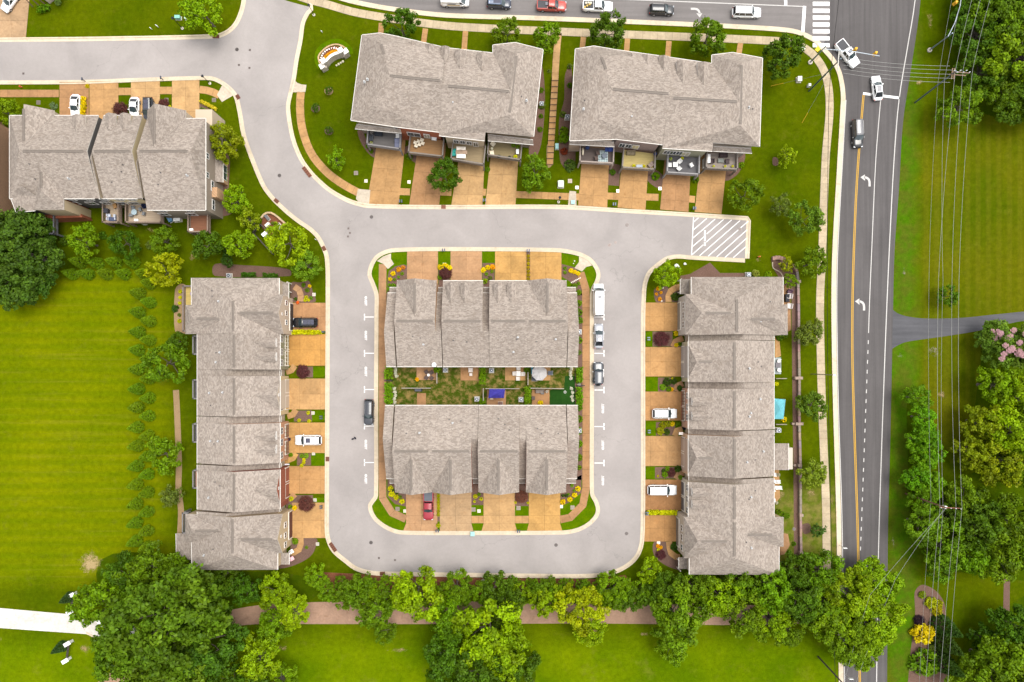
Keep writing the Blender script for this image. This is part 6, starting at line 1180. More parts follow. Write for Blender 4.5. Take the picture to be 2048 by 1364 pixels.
car(20, 2, 235, 'sedan', WH, 'white car cut by the top left corner', 4.7, 1.85, 1.5); car(151, 212, -92, 'sedan', WH, 'white saloon beside the golden hedge', 4.6, 1.82, 1.45); car(269, 216, -92, 'sedan', WH, 'white hatchback next to the dark car in the upper left', 4.3, 1.8, 1.5, sunroof=[(-.12, .05)]); car(297, 219, -90, 'suv', (.016, .017, .024), 'dark blue-black car next to the white hatchback', 4.7, 1.9, 1.65, sunroof=[(.1, .45), (.5, .8)])
car(611, 645, 180, 'suv', BK, 'black car with glass roof on the pink west row driveway', 4.9, 1.95, 1.66, sunroof=[(.12, .42), (.45, .68), (.71, .95)]); car(617, 880, 180, 'suv', WH, 'white car with sunroof on a west row driveway', 5.3, 2.0, 1.66, sunroof=[(.10, .42)]); car(738, 824, -91, 'suv', (.035, .037, .045), 'dark grey car in the left guest bays', 5.1, 1.95, 1.7, rails=True)
car(857, 1010, -90, 'pickup', (.26, .010, .022), 'crimson pickup with grey bed cover on the island driveway', 5.9, 2.05, 1.8, 'pickup_truck', 'pickup', bed='grey')
cv = car(1197, 600, 90, 'van', WH, 'tall white camper van in the right guest bays', 6.4, 2.1, 2.55, 'camper_van', 'van')
MB().box((.4, 0, 2.66), (.7, .6, .16)).obj('roof_hatch', PAINT, cv, (.25, .25, .26), local=True)
for sg in (1, -1): MB().box((-.75, sg * .32, 2.62), (1.1, .5, .05)).obj('solar_panel', GLASS, cv, (.14, .15, .17), local=True)
car(1197.5, 672, 90, 'sedan', (.30, .31, .34), 'silver saloon in the right guest bays', 4.9, 1.85, 1.46, sunroof=[(.1, .5)]); car(1196, 747, 90, 'jeep', (.045, .050, .060), 'grey off-road car with spare wheel in the right guest bays', 4.5, 1.95, 1.82, 'offroad_car')
car(1329, 827, 0, 'suv', WH, 'white car beside the olive shrubs on the east row', 4.9, 1.95, 1.66, rails=True); car(1324, 980, 0, 'suv', WH, 'long white car above the yellow-green hedge', 5.8, 2.05, 1.8)

# ------------------------------------------------------------------ poles, wires, signals
def pole(px, py, px2, py2, h, color, name, label, r=.17):
    p = G(px, py, 0); q = G(px2, py2, h); t = thing(name, p, 0, label, 'utility pole', 'utility poles'); MB().tube((p.x, p.y, 0), q, r, r * .7, 10).obj('shaft', WOOD if 'wooden' in label else METAL, t, color); return t, q
P1, t1 = pole(1830, 205, 1912, 142, 13, (.10, .13, .16), 'utility_pole', 'grey power pole with stacked cross arms beside the upper right wood')
def arm(parent, c, dx, dy, z, w=.14, color=(.24, .16, .10)): b = MB(); n = Vector((dx, dy, 0)); obox(b, Vector((c.x, c.y, z)), n.normalized(), Vector((-n.y, n.x, 0)).normalized(), Vector((0, 0, 1)), n.length * 2, w, w); b.obj('cross_arm', WOOD, parent, color); 
for z in (12.6, 11.6): arm(P1, t1 + Vector((1.2, -.1, 0)), 1.5, -.12, z)
arm(P1, t1, .1, 1.0, 11.9); arm(P1, t1 + Vector((.4, 0, 0)), .1, 1.0, 11.9)
for k in range(6): q = t1 + Vector((-.2 + .55 * k, .15 * (-1) ** k, 0)); MB().cyl((q.x, q.y, 12.7), .07, .3, 8).obj('insulator', PAINT, P1, (.6, .6, .62))
P2, t2 = pole(1811, 987, 1893, 1016, 12.7, (.13, .06, .04), 'utility_pole', 'brown wooden power pole in the thicket right of the road')
arm(P2, t2 + Vector((.9, -.05, 0)), 1.9, -.1, 12.2, color=(.18, .07, .04)); MB().cyl((t2.x + .3, t2.y, 11.2), .28, .9, 10).obj('transformer', METAL, P2, (.55, .52, .5))
for k in range(5): MB().cyl((t2.x - .8 + .9 * k, t2.y - .05 * k, 12.3), .06, .25, 8).obj('insulator', PAINT, P2, (.65, .65, .65))
P3, t3 = pole(1618, 182, 1682, 117, 13, (.10, .13, .15), 'utility_pole', 'grey power pole leaning over the street corner kerb'); arm(P3, t3 + Vector((-.3, -.4, 0)), .12, 1.7, 12.6, color=(.5, .48, .44))
MB().tube(G(1622, 178), G(1652, 149, 6.5), .10, .10, 8).obj('riser_pipe', METAL, P3, (.25, .28, .3)); MB().box(G(1618, 171, .6), (.5, .5, .9)).obj('meter_box', PAINT, P3, (.6, .6, .58))
P4, t4 = pole(1636, 1313, 1700, 1382, 12.7, (.06, .05, .04), 'utility_pole', 'dark wooden pole at the lower edge left of the main road')
wires = []
def wire(pts, sag, phrase, place, r=.022, c=(.34, .34, .32), axis='x', fill=10):
    b = MB(); a0 = G(*pts[0])
    for p, q in zip(pts, pts[1:]):
        A_, B_ = G(*p), G(*q); prev = A_
        for k in range(1, fill + 1): u = k / fill; x = A_.lerp(B_, u); x.z -= sag * 4 * u * (1 - u); b.tube(prev, x, r, r, 5); prev = x
    root = thing('power_line', (a0.x, a0.y, a0.z)); b.obj('cable', METAL, root, c); return reg(root, phrase, place, 'power line', 'overhead power lines', axis)
for i, (xt, xp, xm, x2, xb) in enumerate(((1952, 1911, 1875, 1880, 1861), (1971, 1926, 1902, 1912, 1887), (1990, 1945, 1916, 1924, 1905))): wire([(xt + 22, -110, 12.5), (xp, 140, 12.5), (xm + 2, 560, 12.2), (x2, 1016, 12.2), (xb - 20, 1560, 12.2)], .5, 'long pale power line', 'running down the right side')
wire([(1950, -110, 11.2), (1889, 160, 11.2), (1886, 560, 11), (1886, 1016, 11.0), (1862, 1560, 11)], .5, 'lower pale power line', 'running down the right side', .02); wire([(1925, -110, 8.5), (1876, 165, 8.5), (1858, 560, 8.3), (1862, 1000, 8.2), (1830, 1560, 8.2)], .4, 'thin low wire', 'running down the right side', 0.018, (.3, .3, .28))
for k in range(5): wire([(1684 + k * .6, 114 + k * 8.0, 12.6), (1900 + (k % 2) * 6, 132 + k * 8.2, 12.3)], .8, 'wire', 'crossing the main road between two poles', .02, axis='y')
wire([(1692, -110, 7.5), (1662, 140, 7.3), (1657, 250, 7.3), (1655, 700, 7.0), (1672, 1400, 7)], .3, 'black cable', 'above the main road sidewalk', .045, (.012, .012, .012)); wire([(1676, 1410, 8), (1740, 1190, 9), (1893, 1016, 10.5)], .3, 'slanting wire', 'from the brown pole over the road', 0.018); wire([(1700, 1400, 7), (1790, 1160, 8.5), (1890, 1016, 9.5)], .3, 'lower slanting wire', 'from the brown pole over the road', 0.018)
for x0, y0, x1, y1 in ((1660, 145, 1542, 172), (1660, 145, 1604, 246)):
    g = thing('guy_wire', G(x1, y1)); MB().tube(G(x0, y0, 9.5), G(x1, y1), .02, .02, 5).obj('cable', METAL, g, (.3, .3, .3)); A_, B_ = G(x1, y1), G(x0, y0, 9.5); MB().tube(A_, A_.lerp(B_, .22), .06, .06, 6).obj('yellow_guard', PAINT, g, (.55, .33, .02)); reg(g, 'guy wire with yellow guard', 'on the corner lawn', 'guy wire')
def mast(px, py, tx, ty, h, arm_pts, heads, label):
    p = G(px, py); t = thing('traffic_signal', p, 0, label, 'traffic signal', 'traffic signals'); MB().cyl((p.x, p.y, 0), .45, .25, 14).obj('footing', CONC, t, (.45, .4, .34)); q = G(tx, ty, h); MB().tube((p.x, p.y, .2), q, .16, .11, 10).obj('mast', METAL, t, (.22, .26, .30))
    for a, c in zip(arm_pts, arm_pts[1:]): MB().tube(G(*a), G(*c), .09, .07, 8).obj('mast_arm', METAL, t, (.38, .42, .46))
    for x, y in heads:
        c = G(x, y, h - .9); f = MB().box((c.x, c.y, c.z), (.42, .36, 1.15)).obj('signal_head', PAINT, t, (.60, .33, .02))
        for k in range(3): MB().tube((c.x, c.y - .16, c.z + .36 - .36 * k), (c.x, c.y - .36, c.z + .36 - .36 * k), .15, .15, 8).obj('visor', PAINT, f, (.50, .27, .02))
mast(1620, 125, 1653, 91, 6.9, [(1646, 98, 6.2), (1700, 102, 6.5), (1759, 112, 6.6)], [(1710, 99), (1750, 107)], 'grey signal mast with yellow heads over the turning white pickup')
mast(1858.5, 100.6, 1905, 66, 7.0, [(1896, 73, 6.3), (1910, 45, 6.6), (1920, 12, 6.7), (1926, -30, 6.8)], [(1910, 6)], 'grey signal mast on the grass verge at the upper right')
sl = thing('street_light', G(1622, 748), 0, 'slim grey street light leaning over the main road kerb', 'street light'); MB().tube(G(1622, 748), G(1668, 750, 9.6), .10, .07, 8).obj('shaft', METAL, sl, (.25, .23, .20)); MB().box(G(1669, 750, 9.6), (.5, .22, .12)).obj('lamp_head', METAL, sl, (.35, .35, .35))
for i, (x, y) in enumerate(((1678, 1090), (1690, 1347))): sgn = thing('road_sign', G(x, y), 0, ('small white sign at the main road kerb near the tree belt', 'small white sign at the lower edge of the main road')[i], 'road sign'); q = G(x, y); MB().tube(q, q + Vector((0, 0, 2.4)), .04, .04, 6).obj('post', METAL, sgn, (.4, .4, .4)); MB().box((q.x, q.y, 2.3), (.75, .12, .6)).obj('panel', PAINT, sgn, (.7, .7, .7))
def lamp(x, y, h, phrase, place):
    p = G(x, y); t = thing('lamp_post', p); MB().cyl((p.x, p.y, 0), .28, .12, 12).obj('base', CONC, t, (.5, .45, .38)); MB().tube((p.x, p.y, .1), (p.x, p.y, h), .07, .05, 8).obj('shaft', METAL, t, (.02, .02, .02)); MB().tube((p.x, p.y, h), (p.x, p.y, h + .5), .12, .26, 8).tube((p.x, p.y, h + .5), (p.x, p.y, h + .7), .28, .05, 8).obj('lantern', METAL, t, (.03, .035, .045)); reg(t, phrase, place, 'lamp post', 'black lamp posts')
for a in ((365, 57, 3.6, 'black lamp post', 'on the top lawn beside the bright tree'), (420, 167, 3.0, 'black lamp post', 'on the grass strip at the street bend'), (966, 1160, 3.4, 'black lamp post', 'in the red mulch below the island'), (1117, 404, 3.0, 'black lamp post', 'on the grass below the garden steps'), (628, 30, 3.2, 'thin brown sign post', 'at the corner of the entrance lawn')): lamp(*a)
def mailbox(x, y, along, place, n=2, axis='x'):
    p = G(x, y); t = thing('mailbox', p)
    for k in range(n):
        dx, dy = ((k - (n - 1) / 2) * .42, 0) if along == 'x' else (0, (k - (n - 1) / 2) * .42); MB().box((p.x + dx, p.y + dy, .55), (.1, .1, 1.1)).obj('post', PAINT, t, (.02, .02, .02)); b = MB(); s = (.22, .55) if along == 'x' else (.55, .22); b.box((p.x + dx, p.y + dy, 1.15), (s[0], s[1], .2)); b.box((p.x + dx, p.y + dy, 1.28), (s[0] * .7, s[1], .08)); b.obj('box', METAL, t, (.07, .08, .11))
    reg(t, 'dark kerbside mailboxes', place, 'mailbox', 'kerbside mailboxes', axis)
for a in ((888, 502, 'x', 'at the top kerb of the island'), (1056, 503, 'x', 'at the thin hedge on the island top'), (875.5, 1059, 'x', 'below the red pickup'), (1037, 1060, 'x', 'at the bottom kerb of the island'), (649, 664.5, 'y', 'at the end of the yellow-green west hedge', 1), (645, 834, 'y', 'below the third west row driveway'), (645, 1012, 'y', 'above the last west row driveway'), (1295, 678, 'y', 'below the first east row driveway'), (1296, 862, 'y', 'below the third east row driveway'), (1292, 1025, 'y', 'at the end of the east row hedge'), (803, 405, 'x', 'between the first decked driveways'), (969, 403, 'x', 'between the third and fourth decked driveways'), (1227, 411, 'x', 'between the driveways under the dark decks'), (1386, 419, 'x', 'beside the hatched bay'), (171, 163, 'x', 'on the kerb by the white saloon', 1), (327, 160, 'x', 'on the kerb above the dark parked car', 1)): mailbox(*a)
# covers, grates, boxes
def cover(x, y, r, name, phrase, place, color=(.11, .095, .09), square=False, axis='x', z=.02):
    p = G(x, y); t = thing(name, (p.x, p.y, 0)); b = MB()
    if square: b.box((p.x, p.y, z + .01), (r / 5, r / 5, .02))
    else: b.cyl((p.x, p.y, z), r / 10, .03, 16)
    b.obj('frame', METAL, t, color)
    c = MB(); (c.box((p.x, p.y, z + .035), (r / 6.6, r / 6.6, .02)) if square else c.cyl((p.x, p.y, z + .03), r / 13, .015, 14)); c.obj('lid', METAL, t, tuple(q * .75 for q in color)); reg(t, phrase, place, 'utility cover', axis=axis)
for x, y, pl in ((474, 99, 'at the top street mouth'), (559, 351, 'on the street bend'), (743, 434, 'on the street below the decks'), (742, 1085, 'below the left end of the island'), (1112, 1090, 'below the right end of the island'), (1253, 1067, 'in the lower right street bend'), (1254, 450, 'left of the hatched bay'), (1480, 459, 'inside the hatched bay')): cover(x, y, 3.6, 'manhole_cover', 'round manhole cover', pl)
for x, y, pl in ((47, 147, 'on the upper left street'), (500, 100, 'on the street near the entrance lawn'), (478, 130, 'on the street near the entrance lawn'), (499, 136, 'on the street near the entrance lawn'), (697, 457, 'at the street junction'), (700, 466, 'at the street junction'), (696, 473, 'at the street junction'), (758, 1116, 'below the island'), (790, 1120, 'below the island'), (1231, 485, 'at the upper right street junction'), (1220, 489, 'at the upper right street junction'), (1218, 491, 'at the upper right street junction')): cover(x, y, 2.0, 'valve_cover', 'small square valve cover', pl, (.16, .13, .12), True)
def grate(x, y, rot, place, L=1.3, axis='x'):
    p = G(x, y); t = thing('storm_drain', (p.x, p.y, 0)); c, s = math.cos(rot), math.sin(rot); u = Vector((c, s, 0)); n = Vector((-s, c, 0)); up = Vector((0, 0, 1)); b = MB(); obox(b, Vector((p.x, p.y, .07)), u, n, up, L, .72, .14); b.obj('frame', METAL, t, (.16, .065, .045))
    for k in range(5): b = MB(); obox(b, Vector((p.x, p.y, .15)) + u * (L * (k - 2) / 5), u, n, up, L * .1, .6, .02); b.obj('bar', METAL, t, (.10, .04, .02))
    reg(t, 'rusty storm drain', place, 'storm drain', 'rusty storm drains')
for a in ((432, 73, 0, 'on the top lawn kerb'), (476, 194, R(-60), 'at the kerb ramp of the street bend', .9), (614, 344, R(-52), 'on the kerb below the entrance lawn', 2.4), (553, 402, R(-40), 'on the kerb above the walled terrace', 1.0), (648, 497, R(-62), 'on the kerb above the west row', .9), (655, 918, R(90), 'on the kerb of the fourth west row driveway', .9), (666, 1094, R(-55), 'on the lower left street bend', 2.0), (765, 1147, 0, 'on the lowest kerb', 1.0), (887, 414, 0, 'below the brown deck driveway', .9)): grate(*a)
def box_(x, y, sx, sy, h, color, name, phrase, place, cat, rz=0, axis='x', lid=.06):
    p = G(x, y, h); t = thing(name, (p.x, p.y, 0), rz); MB().box((0, 0, h / 2), (sx, sy, h), tap=.96).obj('case', PAINT, t, color, local=True); MB().box((0, 0, h), (sx * 1.05, sy * 1.05, lid)).obj('lid', PAINT, t, tuple(min(1, c * 1.15) for c in color), local=True); MB().box((0, 0, .04), (sx * 1.25, sy * 1.25, .08)).obj('pad', CONC, t, (.42, .38, .32), local=True); reg(t, phrase, place, cat, axis=axis)
GB = (.24, .40, .36)
for a in ((354, 33, 1.0, .6, .8, (.16, .36, .30), 'utility_box', 'green utility box', 'on the top lawn near the bright tree', 'utility box'), (371, 32, .5, 1.0, .5, (.38, .5, .36), 'utility_box', 'pale green utility box', 'half under the bright tree', 'utility box'), (945, 1068, .8, .8, .6, (.22, .40, .38), 'utility_box', 'teal utility box', 'on the lower island kerb', 'utility box'), (1122, 367, 1.0, 1.2, .8, (.46, .55, .46), 'transformer_box', 'pale green transformer box', 'between the upper rows', 'utility box'), (1114, 292, .6, 1.0, .6, (.24, .42, .42), 'utility_box', 'teal utility box', 'beside the garden steps', 'utility box'), (1600, 157, .8, .9, .8, (.6, .57, .53), 'utility_box', 'cream utility box', 'on the corner lawn by the pole', 'utility box'), (1604, 97, 1.1, .8, .9, (.66, .64, .6), 'utility_box', 'white signal cabinet', 'under the dark corner street tree', 'utility box', .6), (1146, 404, .7, .7, .5, (.26, .42, .40), 'utility_box', 'teal utility box', 'on the kerb ramp below the upper rows', 'utility box')): box_(*a)
for x, y, pl in ((889, 529, 'above the maroon island shrub'), (810, 1022, 'beside the red pickup lawn'), (958, 1022, 'on the lower island lawn strip'), (1122.5, 1013, 'in the lower right island bed'), (626, 826, 'on the third west row bed'), (627, 907, 'on the fourth west row bed'), (630, 1000, 'by the large maroon shrub'), (635, 1088, 'below the last west row driveway'), (628, 589, 'at the head of the west row'), (732, 362, 'on the entrance lawn edge'), (818, 364, 'between the first decked driveways'), (1154, 375, 'left of the dark decks'), (1236, 382, 'below the dark decks'), (1320, 377, 'beside the third decked driveway'), (1317, 1085, 'above the golden shrubs of the east row')): cover(x, y, 3.2, 'water_meter', 'small white meter cover', pl, (.55, .50, .42), True, z=.015)
for x, y, pl in ((795, 1018, 'on the lower left island lawn'), (947, 1019, 'on the lower island lawn strip'), (1037, 1016, 'below the faded maroon shrub'), (1145, 1015, 'on the lower right island lawn'), (712, 346, 'on the entrance lawn'), (77, 205, 'on the upper left lawn'), (333, 200, 'right of the dark parked car'), (428, 200, 'on the upper left corner lawn'), (1140, 362, 'beside the dark decks')): cover(x, y, 4.0, 'ground_hatch', 'grey ground hatch', pl, (.22, .18, .15), True, z=.012)
h = thing('fire_hydrant', G(44, 175), 0, 'orange red fire hydrant on the upper left grass strip', 'fire hydrant'); p = G(44, 175); MB().cyl((p.x, p.y, 0), .16, .6, 10).ball((p.x, p.y, .65), .18).obj('barrel', PAINT, h, (.45, .07, .02), True); MB().tube((p.x - .3, p.y, .45), (p.x + .3, p.y, .45), .08, .08, 8).obj('nozzle', PAINT, h, (.5, .2, .08))
h = thing('fire_hydrant', G(1517, 514), 0, 'orange hydrant on the lawn right of the hatched bay', 'fire hydrant'); p = G(1517, 514); MB().cyl((p.x, p.y, 0), .16, .6, 10).ball((p.x, p.y, .65), .18).obj('barrel', PAINT, h, (.45, .12, .02), True); MB().tube((p.x - .3, p.y, .45), (p.x + .3, p.y, .45), .08, .08, 8).obj('nozzle', PAINT, h, (.5, .2, .08))
tp = sheet('tactile_paving', [(1629, 100), (1635, 92), (1642, 98), (1635, 104)], .075, m_fixed((.62, .42, .01)))
# ------------------------------------------------------------------ entrance sign
sg = thing('entrance_sign', G(668, 128), 0, 'curved white stone entrance sign wall with square piers', 'sign')
ang = math.atan2(-(100 - 137), 704 - 645); 
def S(u, v, z=0.0):   # along the wall, towards the front
    c = G(671, 124); return Vector((c.x + u * math.cos(ang) - v * math.sin(ang), c.y + u * math.sin(ang) + v * math.cos(ang), z))
wallpts = [(-1.9 + 3.8 * k / 12, .25 + .45 * math.cos((k / 12 - .5) * math.pi)) for k in range(13)]
b = MB(); b.prism([tuple(S(u, v).to_2d()) for u, v in wallpts] + [tuple(S(u, v - .42).to_2d()) for u, v in wallpts[::-1]], 0, 1.9); b.obj('wall', STONE, sg, (.50, .44, .38))
b = MB(); b.prism([tuple(S(u, v + .06).to_2d()) for u, v in wallpts] + [tuple(S(u, v - .48).to_2d()) for u, v in wallpts[::-1]], 1.9, 2.05); b.obj('coping', STONE, sg, (.66, .63, .58))
for u in (-2.75, -2.0, 2.0, 2.75):
    v = -.15 if abs(u) > 2.5 else .25; hh = 1.7 if abs(u) > 2.5 else 2.3; c = S(u, v); b = MB(); b.box((c.x, c.y, hh / 2), (.85, .85, hh), ang); b.obj('pier', STONE, sg, (.46, .41, .35)); MB().box((c.x, c.y, hh + .07), (1.02, 1.02, .16), ang).obj('pier_cap', STONE, sg, (.68, .65, .60))
for s_ in (-1, 1): c = S(s_ * 2.4, -.35); MB().box((c.x, c.y, .6), (.9, .5, 1.2), ang).obj('side_wall', STONE, sg, (.46, .40, .34))
for k, ch in enumerate('Stonewarden'):
    a_ = math.pi * (.86 - .72 * k / 10); c = S(2.3 * math.cos(a_) - .2, 1.0 + 1.85 * math.sin(a_), 0); o = text(ch, 0, 0, .62, ang + a_ - math.pi / 2, .25, m_fixed((.80, .78, .76)), 'letter', None, .05, bold=.015); o.location = c - sg.location + Vector((0, 0, .22)); o.parent = sg
for k in range(22): u = -1.6 + 3.2 * (k % 11) / 10; c = S(u, 1.25 + .45 * math.cos(u * .8) + .38 * (k // 11)); shrub_p = plant('bloom', 0, 0, 3.4, (.95, .48, .010), 'flower_clump', 'orange flower clump', 'in front of the entrance sign', 'flowers', 'orange flowers at the entrance sign', parts=('stem', 'blossom')); shrub_p.location = (c.x, c.y, 0)
for k in range(4): c = S(-.2 + .5 * k, -.75); bx = thing('sign_rock', (c.x, c.y, 0)); MB().ball((c.x, c.y, .15), .22 + .05 * (k % 2), 7, 4, sz=.7).obj('stone', STONE, bx, (.5, .46, .34)); reg(bx, 'pale rock', 'behind the entrance sign', 'rock')
# ------------------------------------------------------------------ garden walls, fences, furniture
wl_ = spline([(1584, 530), (1590, 540), (1593, 552), (1594.5, 620), (1595, 700), (1596, 756), (1596, 847), (1598, 930), (1598.5, 1030), (1599.5, 1110), (1600, 1135)], 5)
gw = thing('garden_wall', G(1595, 800), 0, 'long low stone garden wall between the east row and the main road', 'wall')
wp_ = resample(wl_, 16)
for i in range(len(wp_) - 1):
    L_, R_ = offs([wp_[i], wp_[i + 1]], 2.4), offs([wp_[i], wp_[i + 1]], -2.4); q = [L_[0], L_[1], R_[1], R_[0]]
    P_ = [Vector(G(*k).to_2d()) for k in q]; c_ = sum(P_, Vector((0, 0))) / 4; MB().prism([tuple(p_ + (c_ - p_).normalized() * .03) for p_ in P_], 0, .75).obj('wall_block', STONE, gw, tuple(v * rnd.uniform(.85, 1.12) for v in (.225, .165, .135)))
for x, y in ((1594, 564), (1594, 756), (1595, 847), (1596, 930), (1599, 1029), (1599.5, 1104)):
    c_ = G(x, y); MB().box((c_.x, c_.y, .5), (.75 if y not in (756, 847) else 1.5, .55, 1.0)).obj('pier', STONE, gw, (.27, .20, .16))
for x, y in ((1588, 756), (1584, 847), (1587, 930)): c_ = G(x, y); MB().box((c_.x, c_.y, .35), (.5, .4, .7)).obj('pier', STONE, gw, (.27, .2, .16))
hk = thing('stone_hook_wall', G(1552, 518), 0, 'curved brick wall end beside the yellow-green garden tree', 'wall')
for i in range(4): c_ = G(1545 + 5.2 * i, 518 - [0, 1.5, 1.5, 0][i]); MB().box((c_.x, c_.y, .4), (.5, .75, .8), R(-4 * i)).obj('wall_block', STONE, hk, (.25, .15, .12))
band('bed_edging', spline([(1545, 524), (1546, 536), (1556, 542), (1563, 548), (1566, 558)], 4), .9, -.9, 0, .12, STONE, color=(.36, .30, .22))
tw = thing('terrace_wall', G(548, 435), 0, 'curved cream retaining wall around the small terrace', 'wall')
tp_ = resample(spline([(524, 437), (529, 430), (538, 426), (547, 428), (557, 435), (566, 443), (572, 448)], 5), 8)
for i in range(len(tp_) - 1):
    L_, R_ = offs([tp_[i], tp_[i + 1]], 1.7), offs([tp_[i], tp_[i + 1]], -1.7); MB().prism(gp([L_[0], L_[1], R_[1], R_[0]]), 0, .55).obj('wall_block', STONE, tw, tuple(v * rnd.uniform(.92, 1.06) for v in (.42, .30, .18)))
sheet('terrace_paving', spline([(525, 438), (532, 430), (546, 430), (570, 448), (548, 470), (525, 458)], 3, True), .02, REDMULCH)
tf = thing('terrace_fence', G(530, 465), 0, 'dark timber fence round the small terrace', 'fence')
def fence_run(parent, pts, h=1.1, color=(.10, .085, .07), step=.16, post_every=18, cap=True):
    for a_, c_ in zip(pts, pts[1:]):
        A_, B_ = G(*a_), G(*c_); t_ = (B_ - A_); L_ = t_.length; t_.normalize(); n_ = Vector((-t_.y, t_.x, 0)); m_ = (A_ + B_) / 2; b_ = MB(); u_ = Vector((0, 0, 1))
        obox(b_, Vector((m_.x, m_.y, h)), t_, n_, u_, L_, .14, .07); obox(b_, Vector((m_.x, m_.y, .25)), t_, n_, u_, L_, .05, .09); b_.obj('rail', WOOD, parent, color)
        k_ = max(2, int(L_ / 1.8)); 
        for i in range(k_ + 1): p_ = A_ + t_ * (L_ * i / k_); MB().box((p_.x, p_.y, h / 2 + .03), (.14, .14, h + .06)).obj('post', WOOD, parent, color)
        n2 = int(L_ / step); b_ = MB()
        for i in range(n2): p_ = A_ + t_ * (L_ * (i + .5) / n2); obox(b_, Vector((p_.x, p_.y, h / 2)), t_, n_, u_, step * .75, .03, h - .1)
        q_ = b_.obj('boards', WOOD, parent, tuple(v * .8 for v in color)); q_['kind'] = 'stuff'
fence_run(tf, [(540, 465), (524, 450), (509, 467), (548, 509)])
for x, y, sx, sy, h_, c_, nm, ph, ct in ((534, 449, .9, .5, .5, (.6, .58, .55), 'garden_bench', 'small white bench', 'bench'), (557, 453, 1.0, 1.1, .5, (.42, .42, .33), 'storage_box', 'pale grey green storage box', 'box'), (528, 468, .95, .65, .9, (.8, .8, .8), 'garden_table', 'white table', 'table'), (533, 434, .5, 1.2, .5, (.10, .10, .105), 'garden_lounger', 'dark lounger', 'lounger')):
    box_(x, y, sx, sy, h_, c_, nm, ph, 'on the walled terrace', ct, .7)
# back-garden fences
def garden_fence(pts, place, color=(.33, .29, .24), h=1.5, phrase='pale timber fence'):
    t_ = thing('garden_fence', G(*pts[0])); fence_run(t_, pts, h, color); return reg(t_, phrase, place, 'fence', 'back garden fences')
garden_fence([(806, 776), (862, 776)], 'along the left of the back gardens'); garden_fence([(972, 777), (1038, 777)], 'behind the blue canopy'); garden_fence([(1061, 776), (1126, 777)], 'behind the lower right patio')
garden_fence([(875, 746), (875, 766)], 'between the two upper left gardens'); garden_fence([(1055.5, 745), (1055.5, 769)], 'between the two upper right gardens'); garden_fence([(967, 777), (967, 800)], 'left of the blue canopy')
for x, y, pl in ((779, 761, 'left'), (1162, 771, 'right')):
    t_ = thing('garden_gate', G(x, y)); fence_run(t_, [(x - 8, y), (x + 6, y)], 1.1, (.03, .03, .035)); reg(t_, 'small dark gate', 'in the hedge on the %s of the back gardens' % pl, 'gate')
def ac(x, y, place, axis='x'):
    p_ = G(x, y); t_ = thing('air_conditioner', (p_.x, p_.y, 0)); MB().box((p_.x, p_.y, .05), (1.05, 1.05, .1)).obj('pad', CONC, t_, (.45, .42, .36)); MB().box((p_.x, p_.y, .48), (.8, .8, .78)).obj('casing', PAINT, t_, (.40, .41, .42)); MB().cyl((p_.x, p_.y, .86), .34, .04, 16).obj('fan_guard', METAL, t_, (.06, .07, .09)); MB().cyl((p_.x, p_.y, .90), .10, .03, 10).obj('fan_hub', METAL, t_, (.5, .5, .5)); reg(t_, 'grey air conditioner', place, 'air conditioner', 'air conditioning units', axis)
for x, y, pl in ((891, 740, 'in the upper left back garden'), (983, 741, 'in the upper middle back garden'), (954, 798, 'in the lower middle back garden'), (1042, 799, 'in the lower right back garden'), (1158, 664, 'beside the right wall of the upper island row'), (1158, 861, 'beside the right wall of the lower island row'), (1083, 210, 'between the upper rows on the left'), (1134, 236, 'between the upper rows on the right'), (1495, 550, 'at the top wall of the east row'), (1555, 860, 'behind the east row'), (460, 552, 'at the top wall of the west row'), (8, 318, 'at the left edge by the brick townhouse')): ac(x, y, pl)
def chair(x, y, rot, color, phrase, place, z=0.0, s=.62, axis='x'):
    p_ = G(x, y, z + .5); t_ = thing('garden_chair', (p_.x, p_.y, z), R(rot)); MB().box((0, 0, .42), (s, s, .09)).obj('seat', FABRIC, t_, color, local=True); MB().box((-s * .48, 0, .68), (.1, s, .55)).obj('backrest', FABRIC, t_, color, local=True)
    for sx in (-1, 1):
        for sy in (-1, 1): MB().box((sx * s * .42, sy * s * .42, .2), (.05, .05, .4)).obj('leg', METAL, t_, tuple(c * .6 for c in color), local=True)
    for sy in (-1, 1): MB().box((0, sy * s * .5, .6), (s, .08, .06)).obj('armrest', FABRIC, t_, color, local=True)
    return reg(t_, phrase, place, 'chair', axis=axis)
def table(x, y, sx, sy, rot, color, phrase, place, z=0.0, round_=False, h=.72):
    p_ = G(x, y, z + h); t_ = thing('garden_table', (p_.x, p_.y, z), R(rot)); (MB().cyl((0, 0, h - .04), sx / 2, .06, 20) if round_ else MB().box((0, 0, h), (sx, sy, .07))).obj('table_top', PAINT, t_, color, local=True)
    for ax_ in (-1, 1):
        for ay in (-1, 1): MB().box((ax_ * sx * .36, ay * sy * .36, h / 2), (.06, .06, h)).obj('leg', METAL, t_, tuple(c * .6 for c in color), local=True)
    return reg(t_, phrase, place, 'table')
